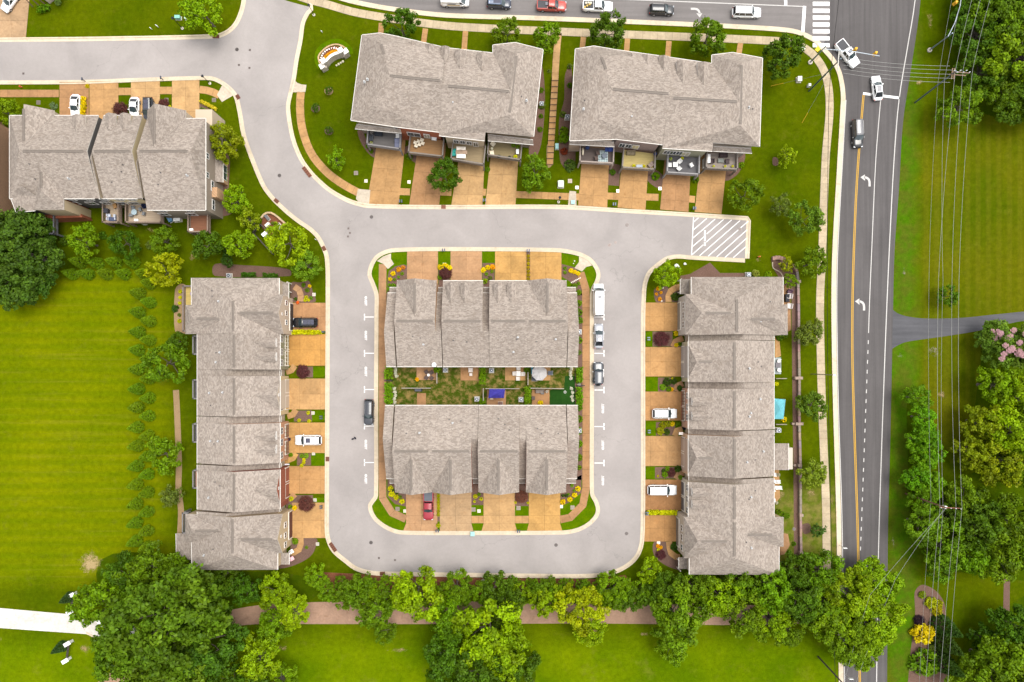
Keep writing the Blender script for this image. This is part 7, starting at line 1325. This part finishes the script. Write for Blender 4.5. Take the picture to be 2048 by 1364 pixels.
def sofa(x, y, L, rot, color, phrase, place, z=0.0, D=.8):
    p_ = G(x, y, z + .5); t_ = thing('garden_sofa', (p_.x, p_.y, z), R(rot)); MB().box((0, 0, .25), (L, D, .3)).obj('base', FABRIC, t_, tuple(c * .6 for c in color), local=True); n_ = max(1, round(L / .75))
    for i in range(n_): MB().box((-L / 2 + L * (i + .5) / n_, .05, .45), (L / n_ - .05, D * .8, .14)).obj('cushion', FABRIC, t_, color, local=True)
    MB().box((0, -D * .45, .6), (L, .14, .5)).obj('backrest', FABRIC, t_, color, local=True)
    for sx in (-1, 1): MB().box((sx * (L / 2 - .05), 0, .5), (.12, D, .3)).obj('armrest', FABRIC, t_, tuple(c * .7 for c in color), local=True)
    return reg(t_, phrase, place, 'sofa')
def pot(x, y, z, pc, lc, phrase, place, r=.28):
    p_ = G(x, y, z + .6); t_ = thing('potted_plant', (p_.x, p_.y, z)); MB().cyl((0, 0, 0), r * .7, .4, 10, r2=r).obj('pot', PAINT, t_, pc, local=True); o_ = bpy.data.objects.new('foliage', PROTO['shrub0'].crown); col.objects.link(o_); o_.parent = t_; o_.location = (0, 0, .35); o_.scale = (r * 1.2,) * 3; o_.color = (*lc, 1); return reg(t_, phrase, place, 'potted plant')
BLK, IVR, WT = (.035, .033, .035), (.70, .62, .48), (.75, .74, .72); ZD = 3.0
# upper rows: decks
sofa(757, 267, 1.5, 175, (.035, .04, .05), 'black sofa', 'on the grey deck of the first upper house', ZD); sofa(742, 276, 1.2, 88, (.05, .055, .065), 'small dark sofa', 'at the rail of the grey deck', ZD); chair(795, 272, 180, WT, 'white chair', 'on the grey deck of the first upper house', ZD, .7); sofa(794, 286, 1.8, 90, (.14, .15, .22), 'slate blue couch', 'on the grey deck of the first upper house', ZD, 1.0); pot(742, 285, ZD, WT, (.25, .3, .1), 'plant in white pot', 'at the corner of the grey deck'); pot(743, 264, ZD, (.4, .4, .4), (.3, .3, .3), 'pale round pot', 'at the back of the grey deck')
for k in range(6): chair(831 + 6.5 * (k % 3) + 1.5 * (k // 3), 285 - 2.6 * (k % 3) + 6.6 * (k // 3), 70 if k < 3 else 70, (.75, .68, .55), 'cream seat cushion', 'of the six grouped on the brown deck', ZD, .58)
sofa(868, 278, 1.0, 172, WT, 'white bench', 'against the wall of the brown deck', ZD, .4)
t_ = thing('patio_umbrella', G(924, 302, 5), 0, 'closed cream and tan parasol over the weathered deck', 'parasol'); c_ = G(923, 304, 4.6); t_.location = (c_.x, c_.y, ZD); MB().cyl((0, 0, 0), .04, 1.9, 8).obj('pole', METAL, t_, (.3, .28, .25), local=True)
for k, cc in enumerate(((.72, .66, .58), (.34, .24, .17), (.74, .69, .62))): b_ = MB(); y_ = .75 - .75 * k; b_.add([(-1.1 + .12 * (k != 1), y_ + .36, 1.5), (1.1 - .3 * (k != 1), y_ + .36, 1.5 if k else 1.3), (1.1 - .3 * (k != 1), y_ - .36, 1.5 if k < 2 else 1.3), (-1.1 + .12 * (k != 1), y_ - .36, 1.5), (0, y_ + .3 * (k == 2) - .3 * (k == 0), 1.85)], [(0, 4, 1), (1, 4, 2), (2, 4, 3), (3, 4, 0), (3, 2, 1, 0)]); b_.obj('canopy_panel', FABRIC, t_, cc, local=True)
sofa(908, 305, 1.3, 92, (.05, .42, .36), 'turquoise lounger', 'beside the parasol on the weathered deck', ZD, .7)
for x, y, r_ in ((986, 288, -40), (984, 306, 10)): chair(x, y, r_, IVR, 'ivory armchair', 'on the mossy deck', ZD, .75, 'y')
table(984, 297, .5, .5, 0, (.45, .42, .3), 'small round side table', 'between the ivory armchairs', ZD, True, .5)
for x, y in ((998, 312), (1019, 314)): pot(x, y, ZD, WT, (.05, .08, .05), 'white planter', 'at the front rail of the mossy deck')
for x, y in ((1027, 290), (1036, 293), (1031, 313)): pot(x, y, ZD, (.3, .2, .1), SYG if y > 300 else MIDG, 'leafy pot', 'at the right of the mossy deck', .36)
table(1035, 303, .55, .95, 0, (.7, .7, .7), 'white narrow table', 'on the mossy deck', ZD)
b_ = thing('patterned_rug', G(1206, 315, ZD)); c_ = G(1206, 314, ZD); b_.location = (c_.x, c_.y, ZD); MB().box((0, 0, .01), (1.9, 2.5, .02)).obj('rug', FABRIC, b_, (.42, .50, .50), local=True); reg(b_, 'pale blue patterned rug', 'on the dark deck', 'rug')
for i in range(4):
    for j in range(5): MB().box((-.7 + .47 * i, -1 + .5 * j, .024), (.30, .32, .008), R(45)).obj('rug_diamond', FABRIC, b_, (.20, .26, .28), local=True)
table(1209, 311, 1.0, 1.0, 20, (.12, .14, .17), 'dark octagonal table', 'on the patterned rug', ZD, True); chair(1196, 306, 10, (.10, .07, .06), 'brown wicker chair', 'on the dark deck', ZD, .7, 'y'); chair(1193, 316, 10, (.10, .07, .06), 'brown wicker chair', 'on the dark deck', ZD, .7, 'y')
for x in (1214, 1222): chair(x, 299, 180, (.04, .07, .26), 'blue chair', 'on the dark deck', ZD, .7)
t_ = thing('kettle_grill', G(1175, 295, ZD)); c_ = G(1175, 295, ZD + .8); t_.location = (c_.x, c_.y, ZD); MB().ball((0, 0, .8), .42, 12, 8).obj('bowl', PAINT, t_, (.015, .03, .10), True, True); [MB().tube((0, 0, .6), (.35 * math.cos(a), .35 * math.sin(a), 0), .03, .03, 6).obj('leg', METAL, t_, (.3, .3, .3), local=True) for a in (0, 2.1, 4.2)]; reg(t_, 'blue covered grill', 'on the dark deck', 'grill')
t_ = thing('kayak', G(1166, 303, ZD)); c_ = G(1166, 302, ZD + .8); t_.location = (c_.x, c_.y, ZD); MB().ball((0, 0, .5), .9, 10, 8, sz=.3).obj('hull', PAINT, t_, (.55, .48, .36), True, True); t_.scale = (.25, .9, 1); reg(t_, 'long cream kayak shape', 'along the left rail of the dark deck', 'kayak')
table(1279, 332, 1.2, .5, 0, (.32, .36, .42), 'grey blue planter table', 'at the front rail of the yellow deck', ZD, h=.5); pot(1268, 331, ZD, (.2, .15, .1), SYG, 'round green pot plant', 'left of the planter table'); pot(1288, 332, ZD, (.2, .15, .1), SYG, 'round green pot plant', 'right of the planter table'); sofa(1262, 306, 1.7, 180, (.20, .16, .10), 'wooden bench', 'on the yellow deck', ZD, .7); pot(1311, 307, ZD, (.03, .08, .35), (.03, .08, .35), 'blue tub', 'at the corner of the yellow deck'); sofa(1302, 329, 1.2, 40, (.25, .19, .16), 'slanted lounger', 'on the yellow deck', ZD)
table(1351, 329, .95, .95, 0, WT, 'white square table', 'on the slate deck', ZD)
for x, y, r_ in ((1340, 330, 0), (1359, 323, 220), (1358, 337, 130), (1383, 330, 30)): chair(x, y, r_, WT, 'white chair', 'on the slate deck', ZD, .72)
for x, y, c_ in ((1342, 317, (.4, .5, .1)), (1365, 316, SYG)): pot(x, y, ZD, (.3, .28, .25), c_, 'leafy pot', 'at the back of the slate deck')
sofa(1447, 310, 1.6, 180, (.06, .04, .04), 'dark brown wicker sofa', 'on the beige deck', ZD); chair(1424, 322, 180, (.08, .06, .06), 'dark wicker armchair', 'on the beige deck', ZD, .8); chair(1455, 323, 0, (.08, .06, .06), 'dark wicker armchair', 'on the beige deck', ZD, .8); table(1442, 321, 1.1, .75, 0, (.18, .19, .17), 'grey coffee table', 'on the beige deck', ZD, h=.45); box_(1418, 317, .55, 1.6, 3.6, WT, 'deck_cabinet', 'long white cabinet', 'on the beige deck', 'cabinet')
for x in (1428, 1451, 1466): pot(x, 332, ZD, WT, SYG, 'small pot plant', 'along the front rail of the beige deck', .22)
# upper left decks
table(224, 438, 1.3, .7, 0, (.05, .06, .11), 'navy table', 'on the narrow upper left deck', ZD)
for x, y, r_ in ((218, 431, 0), (218, 438, 0), (229, 432, 180), (229, 438, 180)): chair(x, y, r_, (.45, .48, .55), 'pale chair', 'at the navy table', ZD, .5)
box_(211, 421, .8, .8, 3.9, (.03, .03, .04), 'gas_grill', 'black gas grill', 'on the narrow upper left deck', 'grill'); chair(230, 412, 200, (.33, .18, .07), 'orange wooden chair', 'on the narrow upper left deck', ZD, .8)
table(268, 424, 1.1, 1.1, 0, (.30, .38, .42), 'glass table', 'on the wide upper left deck', ZD, True)
for x, y, r_ in ((266, 416, -90), (262, 430, 90), (280, 419, 200), (287, 427, 170)): chair(x, y, r_, (.17, .18, .19), 'grey chair', 'on the wide upper left deck', ZD, .6)
pot(288, 411, ZD, (.02, .03, .08), (.02, .03, .08), 'navy round pot', 'on the wide upper left deck', .5)
for x, y in ((272, 440), (382, 459)): box_(x, y, .7, .4, 3.5, WT, 'deck_box', 'small white box', 'at a rail of the upper left decks', 'box')
box_(339, 438, .8, .9, .8, (.12, .26, .42), 'blue_cooler', 'blue covered mower', 'below the upper left decks', 'mower', .5); box_(353, 439, 1.3, .6, .9, (.62, .62, .6), 'white_cart', 'white cart', 'below the upper left decks', 'cart', .1)
fg = thing('flag', G(418, 235), 0, 'small flag of red and white stripes on the upper left porch', 'flag'); MB().tube(G(419, 243, 2.6), G(416, 226, 4.4), .03, .03, 6).obj('flagpole', METAL, fg, (.7, .7, .7)); c_ = G(420, 229, 4.2)
for k in range(5): MB().box((c_.x + .12, c_.y + .24 - .12 * k, 4.1), (.9, .12, .03), R(-15)).obj('stripe', FABRIC, fg, (.55, .05, .06) if k % 2 == 0 else (.75, .73, .72))
MB().box((c_.x - .16, c_.y + .16, 4.13), (.36, .3, .03), R(-15)).obj('canton', FABRIC, fg, (.04, .05, .2))
# island back gardens
table(857, 750, .55, .55, 0, WT, 'small round white table', 'among brown chairs on the pink patio', 0, True)
for x, y, r_ in ((853, 744, -60), (863, 745, 210), (853, 755, 60), (863, 756, 140)): chair(x, y, r_, (.10, .07, .06), 'brown patio chair', 'around the small white table', 0, .7)
for x, y, s_ in ((941, 740, .75), (941.5, 749, .5)): box_(x, y, s_, s_, .5, (.55, .48, .44), 'patio_stool', 'pale square stool', 'on the rust patio', 'stool', axis='y')
table(1037, 747, .85, 1.0, 0, (.72, .68, .64), 'white square patio table', 'on the tan patio')
for x, y, r_ in ((1037, 737, -90), (1029, 747, 0), (1046, 748, 180), (1036, 757, 90)): chair(x, y, r_, (.58, .54, .50), 'pale round-backed chair', 'around the white patio table', 0, .72)
um = thing('patio_umbrella', G(1080, 747), 0, 'large white octagonal parasol in the upper right back garden', 'parasol'); c_ = G(1079, 746, 2.6); um.location = (c_.x, c_.y, 0); MB().cyl((0, 0, 0), .04, 2.7, 8).obj('pole', METAL, um, (.3, .3, .3), local=True); MB().cyl((0, 0, 0), .3, .1, 12).obj('base', STONE, um, (.3, .3, .3), local=True)
for k in range(8):
    a_, c2 = R(22.5 + 45 * k), R(67.5 + 45 * k); MB().add([(0, 0, 2.75), (1.55 * math.cos(a_), 1.55 * math.sin(a_), 2.35), (1.55 * math.cos(c2), 1.55 * math.sin(c2), 2.35), (1.55 * math.cos(a_), 1.55 * math.sin(a_), 2.2), (1.55 * math.cos(c2), 1.55 * math.sin(c2), 2.2)], [(0, 1, 2), (1, 3, 4, 2), (2, 1, 0)]).obj('canopy_panel', FABRIC, um, (.70, .68, .68) if k % 2 else (.66, .64, .64), local=True)
box_(1101, 746, .9, .7, 1.0, (.05, .06, .08), 'gas_grill', 'dark gas grill', 'right of the white parasol', 'grill'); box_(1069, 757, .9, .9, .6, (.05, .055, .07), 'patio_sofa', 'dark corner seat', 'under the white parasol', 'seat'); box_(1064, 741, .3, 1.4, .6, (.05, .25, .34), 'teal_bench', 'teal bench', 'left of the white parasol', 'bench')
def canopy(q, zl, zh, color, label, place=None):
    P_ = [G(x, y, zl) for x, y in q]; m_ = sum(P_, Vector()) / 4; t_ = thing('garden_canopy', (m_.x, m_.y, 0), 0, label, 'canopy'); top = Vector((m_.x, m_.y, zh))
    for i in range(4): a_, c_ = P_[i], P_[(i + 1) % 4]; dn = Vector((0, 0, .22)); MB().add([a_, c_, top, a_ - dn, c_ - dn], [(0, 1, 2), (2, 1, 0), (3, 4, 1, 0)]).obj('canopy_panel', FABRIC, t_, color); MB().tube((a_.x, a_.y, 0), a_, .05, .05, 6).obj('leg', METAL, t_, (.3, .3, .3))
canopy([(979, 778), (1010, 778), (1008, 796), (977, 796)], 2.3, 2.9, (.075, .065, .42), 'royal blue canopy in the lower middle back garden'); canopy([(1548, 797), (1571, 799), (1567, 838), (1547, 838)], 2.4, 3.0, (.22, .62, .70), 'pale turquoise canopy behind the east row')
box_(1001, 807, .8, .6, .6, (.10, .05, .04), 'patio_table', 'dark brown box', 'below the blue canopy', 'box'); box_(983, 797, .6, .4, .5, (.4, .32, .22), 'patio_crate', 'tan crate', 'below the blue canopy', 'crate')
sofa(1080, 783, 1.7, 180, (.17, .14, .12), 'grey patio sofa', 'on the lower right patio', 0, .7); table(1085, 786, .6, .5, 0, (.12, .12, .12), 'dark low table', 'on the lower right patio', 0, h=.4); chair(1067, 796, 0, (.10, .07, .06), 'dark chair', 'on the lower right patio'); pot(1094, 783, 0, WT, (.5, .5, .45), 'white pot', 'beside the grey patio sofa')
gr = thing('kettle_grill', G(836, 781), 0, 'dark covered grill below the left back garden fence', 'grill'); c_ = G(836, 780, .8); gr.location = (c_.x, c_.y, 0); MB().box((0, 0, .5), (1.5, .6, 1.0), tap=.85).obj('cover', FABRIC, gr, (.05, .055, .075), local=True); MB().box((0, 0, 1.02), (1.25, .5, .08)).obj('lid', FABRIC, gr, (.07, .075, .09), local=True)
for x, y, pl in ((1130, 784, 'on the artificial lawn'), (1158, 769, 'near the right garden gate')):
    t_ = thing('garden_ring', G(x, y)); c_ = G(x, y); b_ = MB()
    for k in range(10): a_ = k * .628; b_.tube((c_.x + .22 * math.cos(a_), c_.y + .22 * math.sin(a_), .08), (c_.x + .22 * math.cos(a_ + .63), c_.y + .22 * math.sin(a_ + .63), .08), .07, .07, 6)
    b_.obj('ring', STONE, t_, (.5, .5, .46)); reg(t_, 'pale stone ring', pl, 'planter ring')
# behind the east row
sofa(1575, 596, 1.5, -90, (.03, .03, .035), 'black patio sofa with pale cushions', 'behind the top of the east row', 0, .9)
for y in (592, 612): chair(1579, y, 170, (.55, .50, .48), 'pale cushioned armchair', 'behind the top of the east row', 0, .95, 'y')
sofa(1580, 583, 1.0, 160, (.09, .05, .07), 'dark plum seat', 'behind the top of the east row', 0, .7)
table(1556, 730, 1.0, 1.0, 0, (.12, .11, .12), 'dark patio table', 'behind the second east house')
for y in (722, 740): chair(1558, y, -90 if y < 730 else 90, WT, 'white patio chair', 'behind the second east house', 0, .6, 'y')
for x, y in ((1549, 949), (1551, 963), (1557, 963), (1553, 975), (1560, 975), (1547, 979), (1547, 1000)): chair(x, y, 90, WT, 'white garden chair', 'behind the fourth and fifth east houses', 0, .6, 'y')
for x, y in ((1558, 950), (1554, 1006)): pot(x, y, 0, WT, (.4, .42, .3), 'white pot plant', 'behind the fifth east house', .3)
for x, y in ((1556, 757), (1556, 848)): garden_fence([(1548, y), (1568, y)], 'behind the east row at the %s' % ('second house' if y < 800 else 'third house'), (.3, .26, .2), 1.2)
box_(1557, 862, .7, .45, .8, (.5, .52, .56), 'storage_box', 'pale grey storage box', 'behind the third east house', 'box'); cover(1588, 1058, 3.4, 'garden_pond', 'small dark ring', 'on the mulch strip behind the east row', (.12, .10, .09))
# deer and rabbits of white stone by the bend (pale lawn figures) and porch items
for x, y, s_ in ((1352, 532, .42), (1369, 528, .26), (1359.5, 537.5, .18)):
    t_ = thing('lawn_ornament', G(x, y)); c_ = G(x, y); b_ = MB().ball((c_.x, c_.y, s_ * .9), s_, 8, 6, sz=.8); b_.ball((c_.x + s_ * .8, c_.y - s_ * .4, s_ * 1.5), s_ * .45, 7, 5); b_.obj('body', STONE, t_, (.75, .75, .74), True); MB().box((c_.x, c_.y, .04), (s_ * 1.6, s_ * 1.2, .08)).obj('base', STONE, t_, (.5, .48, .44)); reg(t_, 'white lawn ornament', 'inside the kerb bend above the east row', 'ornament')
for x, y, s_ in ((1326, 576, .18), (1323, 602, .2), (1149, 522, .16), (1147, 527, .12)):
    t_ = thing('garden_stone', G(x, y)); c_ = G(x, y); MB().ball((c_.x, c_.y, s_ * .4), s_, 7, 5, sz=.7).obj('stone', STONE, t_, (.6, .54, .46)); reg(t_, 'pale stone', 'in the bed at the head of the east row' if x > 1200 else 'on the top right island lawn', 'stone')
for k in range(7):
    t_ = thing('stepping_stone', G(1143 + 2.9 * k, 565 - 1.5 * k)); c_ = G(1143 + 2.9 * k, 565 - 1.5 * k); MB().box((c_.x, c_.y, .04), (.18, .25, .06), R(20 * k)).obj('stone', STONE, t_, (.68, .62, .56)); reg(t_, 'small pale edging stone', 'in the top right bed of the island', 'stone', 'edging stones in the island bed')
for x, y, ph in ((583, 1103, 'white porch chair'), (584, 1117, 'pink striped deckchair')): chair(x, y, 30, WT if 'white' in ph else (.75, .45, .48), ph, 'on the lower porch of the west row', 0, .7)
pot(595, 605, 0, (.5, .12, .03), (.7, .15, .02), 'orange flower pot', 'at the head of the west row'); pot(578, 879, 0, (.05, .03, .04), (.06, .04, .06), 'dark pot', 'between the garage doors of the fourth west house'); pot(1370, 856, 0, (.02, .02, .03), (.02, .02, .03), 'black round pot', 'at the third east house porch', .4)
t_ = thing('porch_flag', G(1361, 867)); MB().tube(G(1372, 868, 2.4), G(1358, 866, 3.2), .025, .025, 6).obj('flagpole', METAL, t_, (.5, .5, .5)); c_ = G(1362, 867, 2.8); MB().box((c_.x, c_.y, 2.75), (.8, .5, .03)).obj('cloth', FABRIC, t_, (.62, .56, .52)); reg(t_, 'pale banner on a short pole', 'at the third east house porch', 'flag')
t_ = thing('porch_flag', G(577, 930)); MB().tube(G(566, 929, 2.6), G(578, 930, 3.2), .025, .025, 6).obj('flagpole', METAL, t_, (.5, .5, .5)); c_ = G(574, 929, 2.9); MB().box((c_.x, c_.y, 2.85), (.9, .25, .03)).obj('cloth', FABRIC, t_, (.55, .5, .55)); reg(t_, 'white banner on a short pole', 'at the fifth west house porch', 'flag')
chair(386, 588, 0, (.25, .2, .3), 'brown deck chair', 'on the yellow deck of the west row', 2.6, .6)
# white rail gates on the meadow
def gate(pts, label):
    t_ = thing('gate_fence', G(*pts[0]), 0, label, 'gate fence', 'white gate fences by the drive')
    for x, y in pts:
        c_ = G(x, y); b_ = MB(); b_.box((c_.x, c_.y, .6), (1.1, .55, 1.2), R(30)); b_.obj('pier', STONE, t_, (.66, .65, .63)); MB().box((c_.x, c_.y, 1.27), (1.35, .75, .14), R(30)).obj('pier_cap', STONE, t_, (.80, .79, .77))
    A_, B_ = G(*pts[0]), G(*pts[1]); d_ = (B_ - A_).normalized(); n_ = Vector((-d_.y, d_.x, 0))
    for k in (-1, 0, 1): MB().tube(A_ + n_ * .22 * k + Vector((0, 0, .75 + .15 * k)), B_ + n_ * .22 * k + Vector((0, 0, .75 + .15 * k)), .07, .07, 6).obj('rail', WOOD, t_, (.05, .04, .035))
gate([(150, 1187), (147, 1220)], 'white pier gate fence above the white drive'); gate([(142, 1283), (138, 1317)], 'white pier gate fence below the white drive')
for x, y in ((206, 1240), (221, 1242)):
    t_ = thing('white_marker', G(x, y)); c_ = G(x, y); MB().box((c_.x, c_.y, .6), (.7, .4, 1.2), R(30)).obj('pier', STONE, t_, (.7, .7, .68)); MB().box((c_.x, c_.y, 1.25), (.85, .55, .12), R(30)).obj('pier_cap', STONE, t_, (.8, .79, .77)); reg(t_, 'white pier', 'hidden under the oak by the white drive', 'pier')
# two dark birds on the street, signs on the top lawn
for x, y, r_ in ((706.5, 877.5, .4), (710.5, 875.5, 2.2)):
    p_ = G(x, y); t_ = thing('crow', (p_.x, p_.y, .02), r_); b_ = MB().ball((0, 0, .22), .16, 8, 6, sz=.75); b_.ball((.17, 0, .34), .085, 7, 5); b_.tube((-.10, 0, .22), (-.38, 0, .18), .09, .03, 6); b_.tube((.22, 0, .34), (.33, 0, .32), .03, .008, 5); b_.obj('body', FABRIC, t_, (.012, .012, .02), True, True)
    for sg_ in (-1, 1): MB().tube((0, sg_ * .05, .12), (.02, sg_ * .05, 0), .012, .012, 5).obj('leg', PAINT, t_, (.02, .02, .02), local=True); MB().box((-.06, sg_ * .13, .25), (.36, .05, .12)).obj('wing', FABRIC, t_, (.015, .015, .03), local=True)
    reg(t_, 'black crow', 'on the street left of the island', 'bird')
for x, y, s_ in ((317, 55, .6), (305, 60, .4), (645, 66, .3), (633, 500 - 20, .3)):
    t_ = thing('yard_sign', G(x, y)); c_ = G(x, y); MB().tube((c_.x, c_.y, 0), (c_.x, c_.y, .6), .02, .02, 5).obj('stake', METAL, t_, (.4, .4, .4)); MB().box((c_.x, c_.y, .65), (s_, .08, .5), R(-35)).obj('panel', PAINT, t_, (.7, .7, .7)); reg(t_, 'small white yard sign', 'on the top lawn' if y < 62 else 'on the lawn above the entrance sign' if y < 100 else 'under the green tree on the street bend', 'yard sign')
finish_labels()
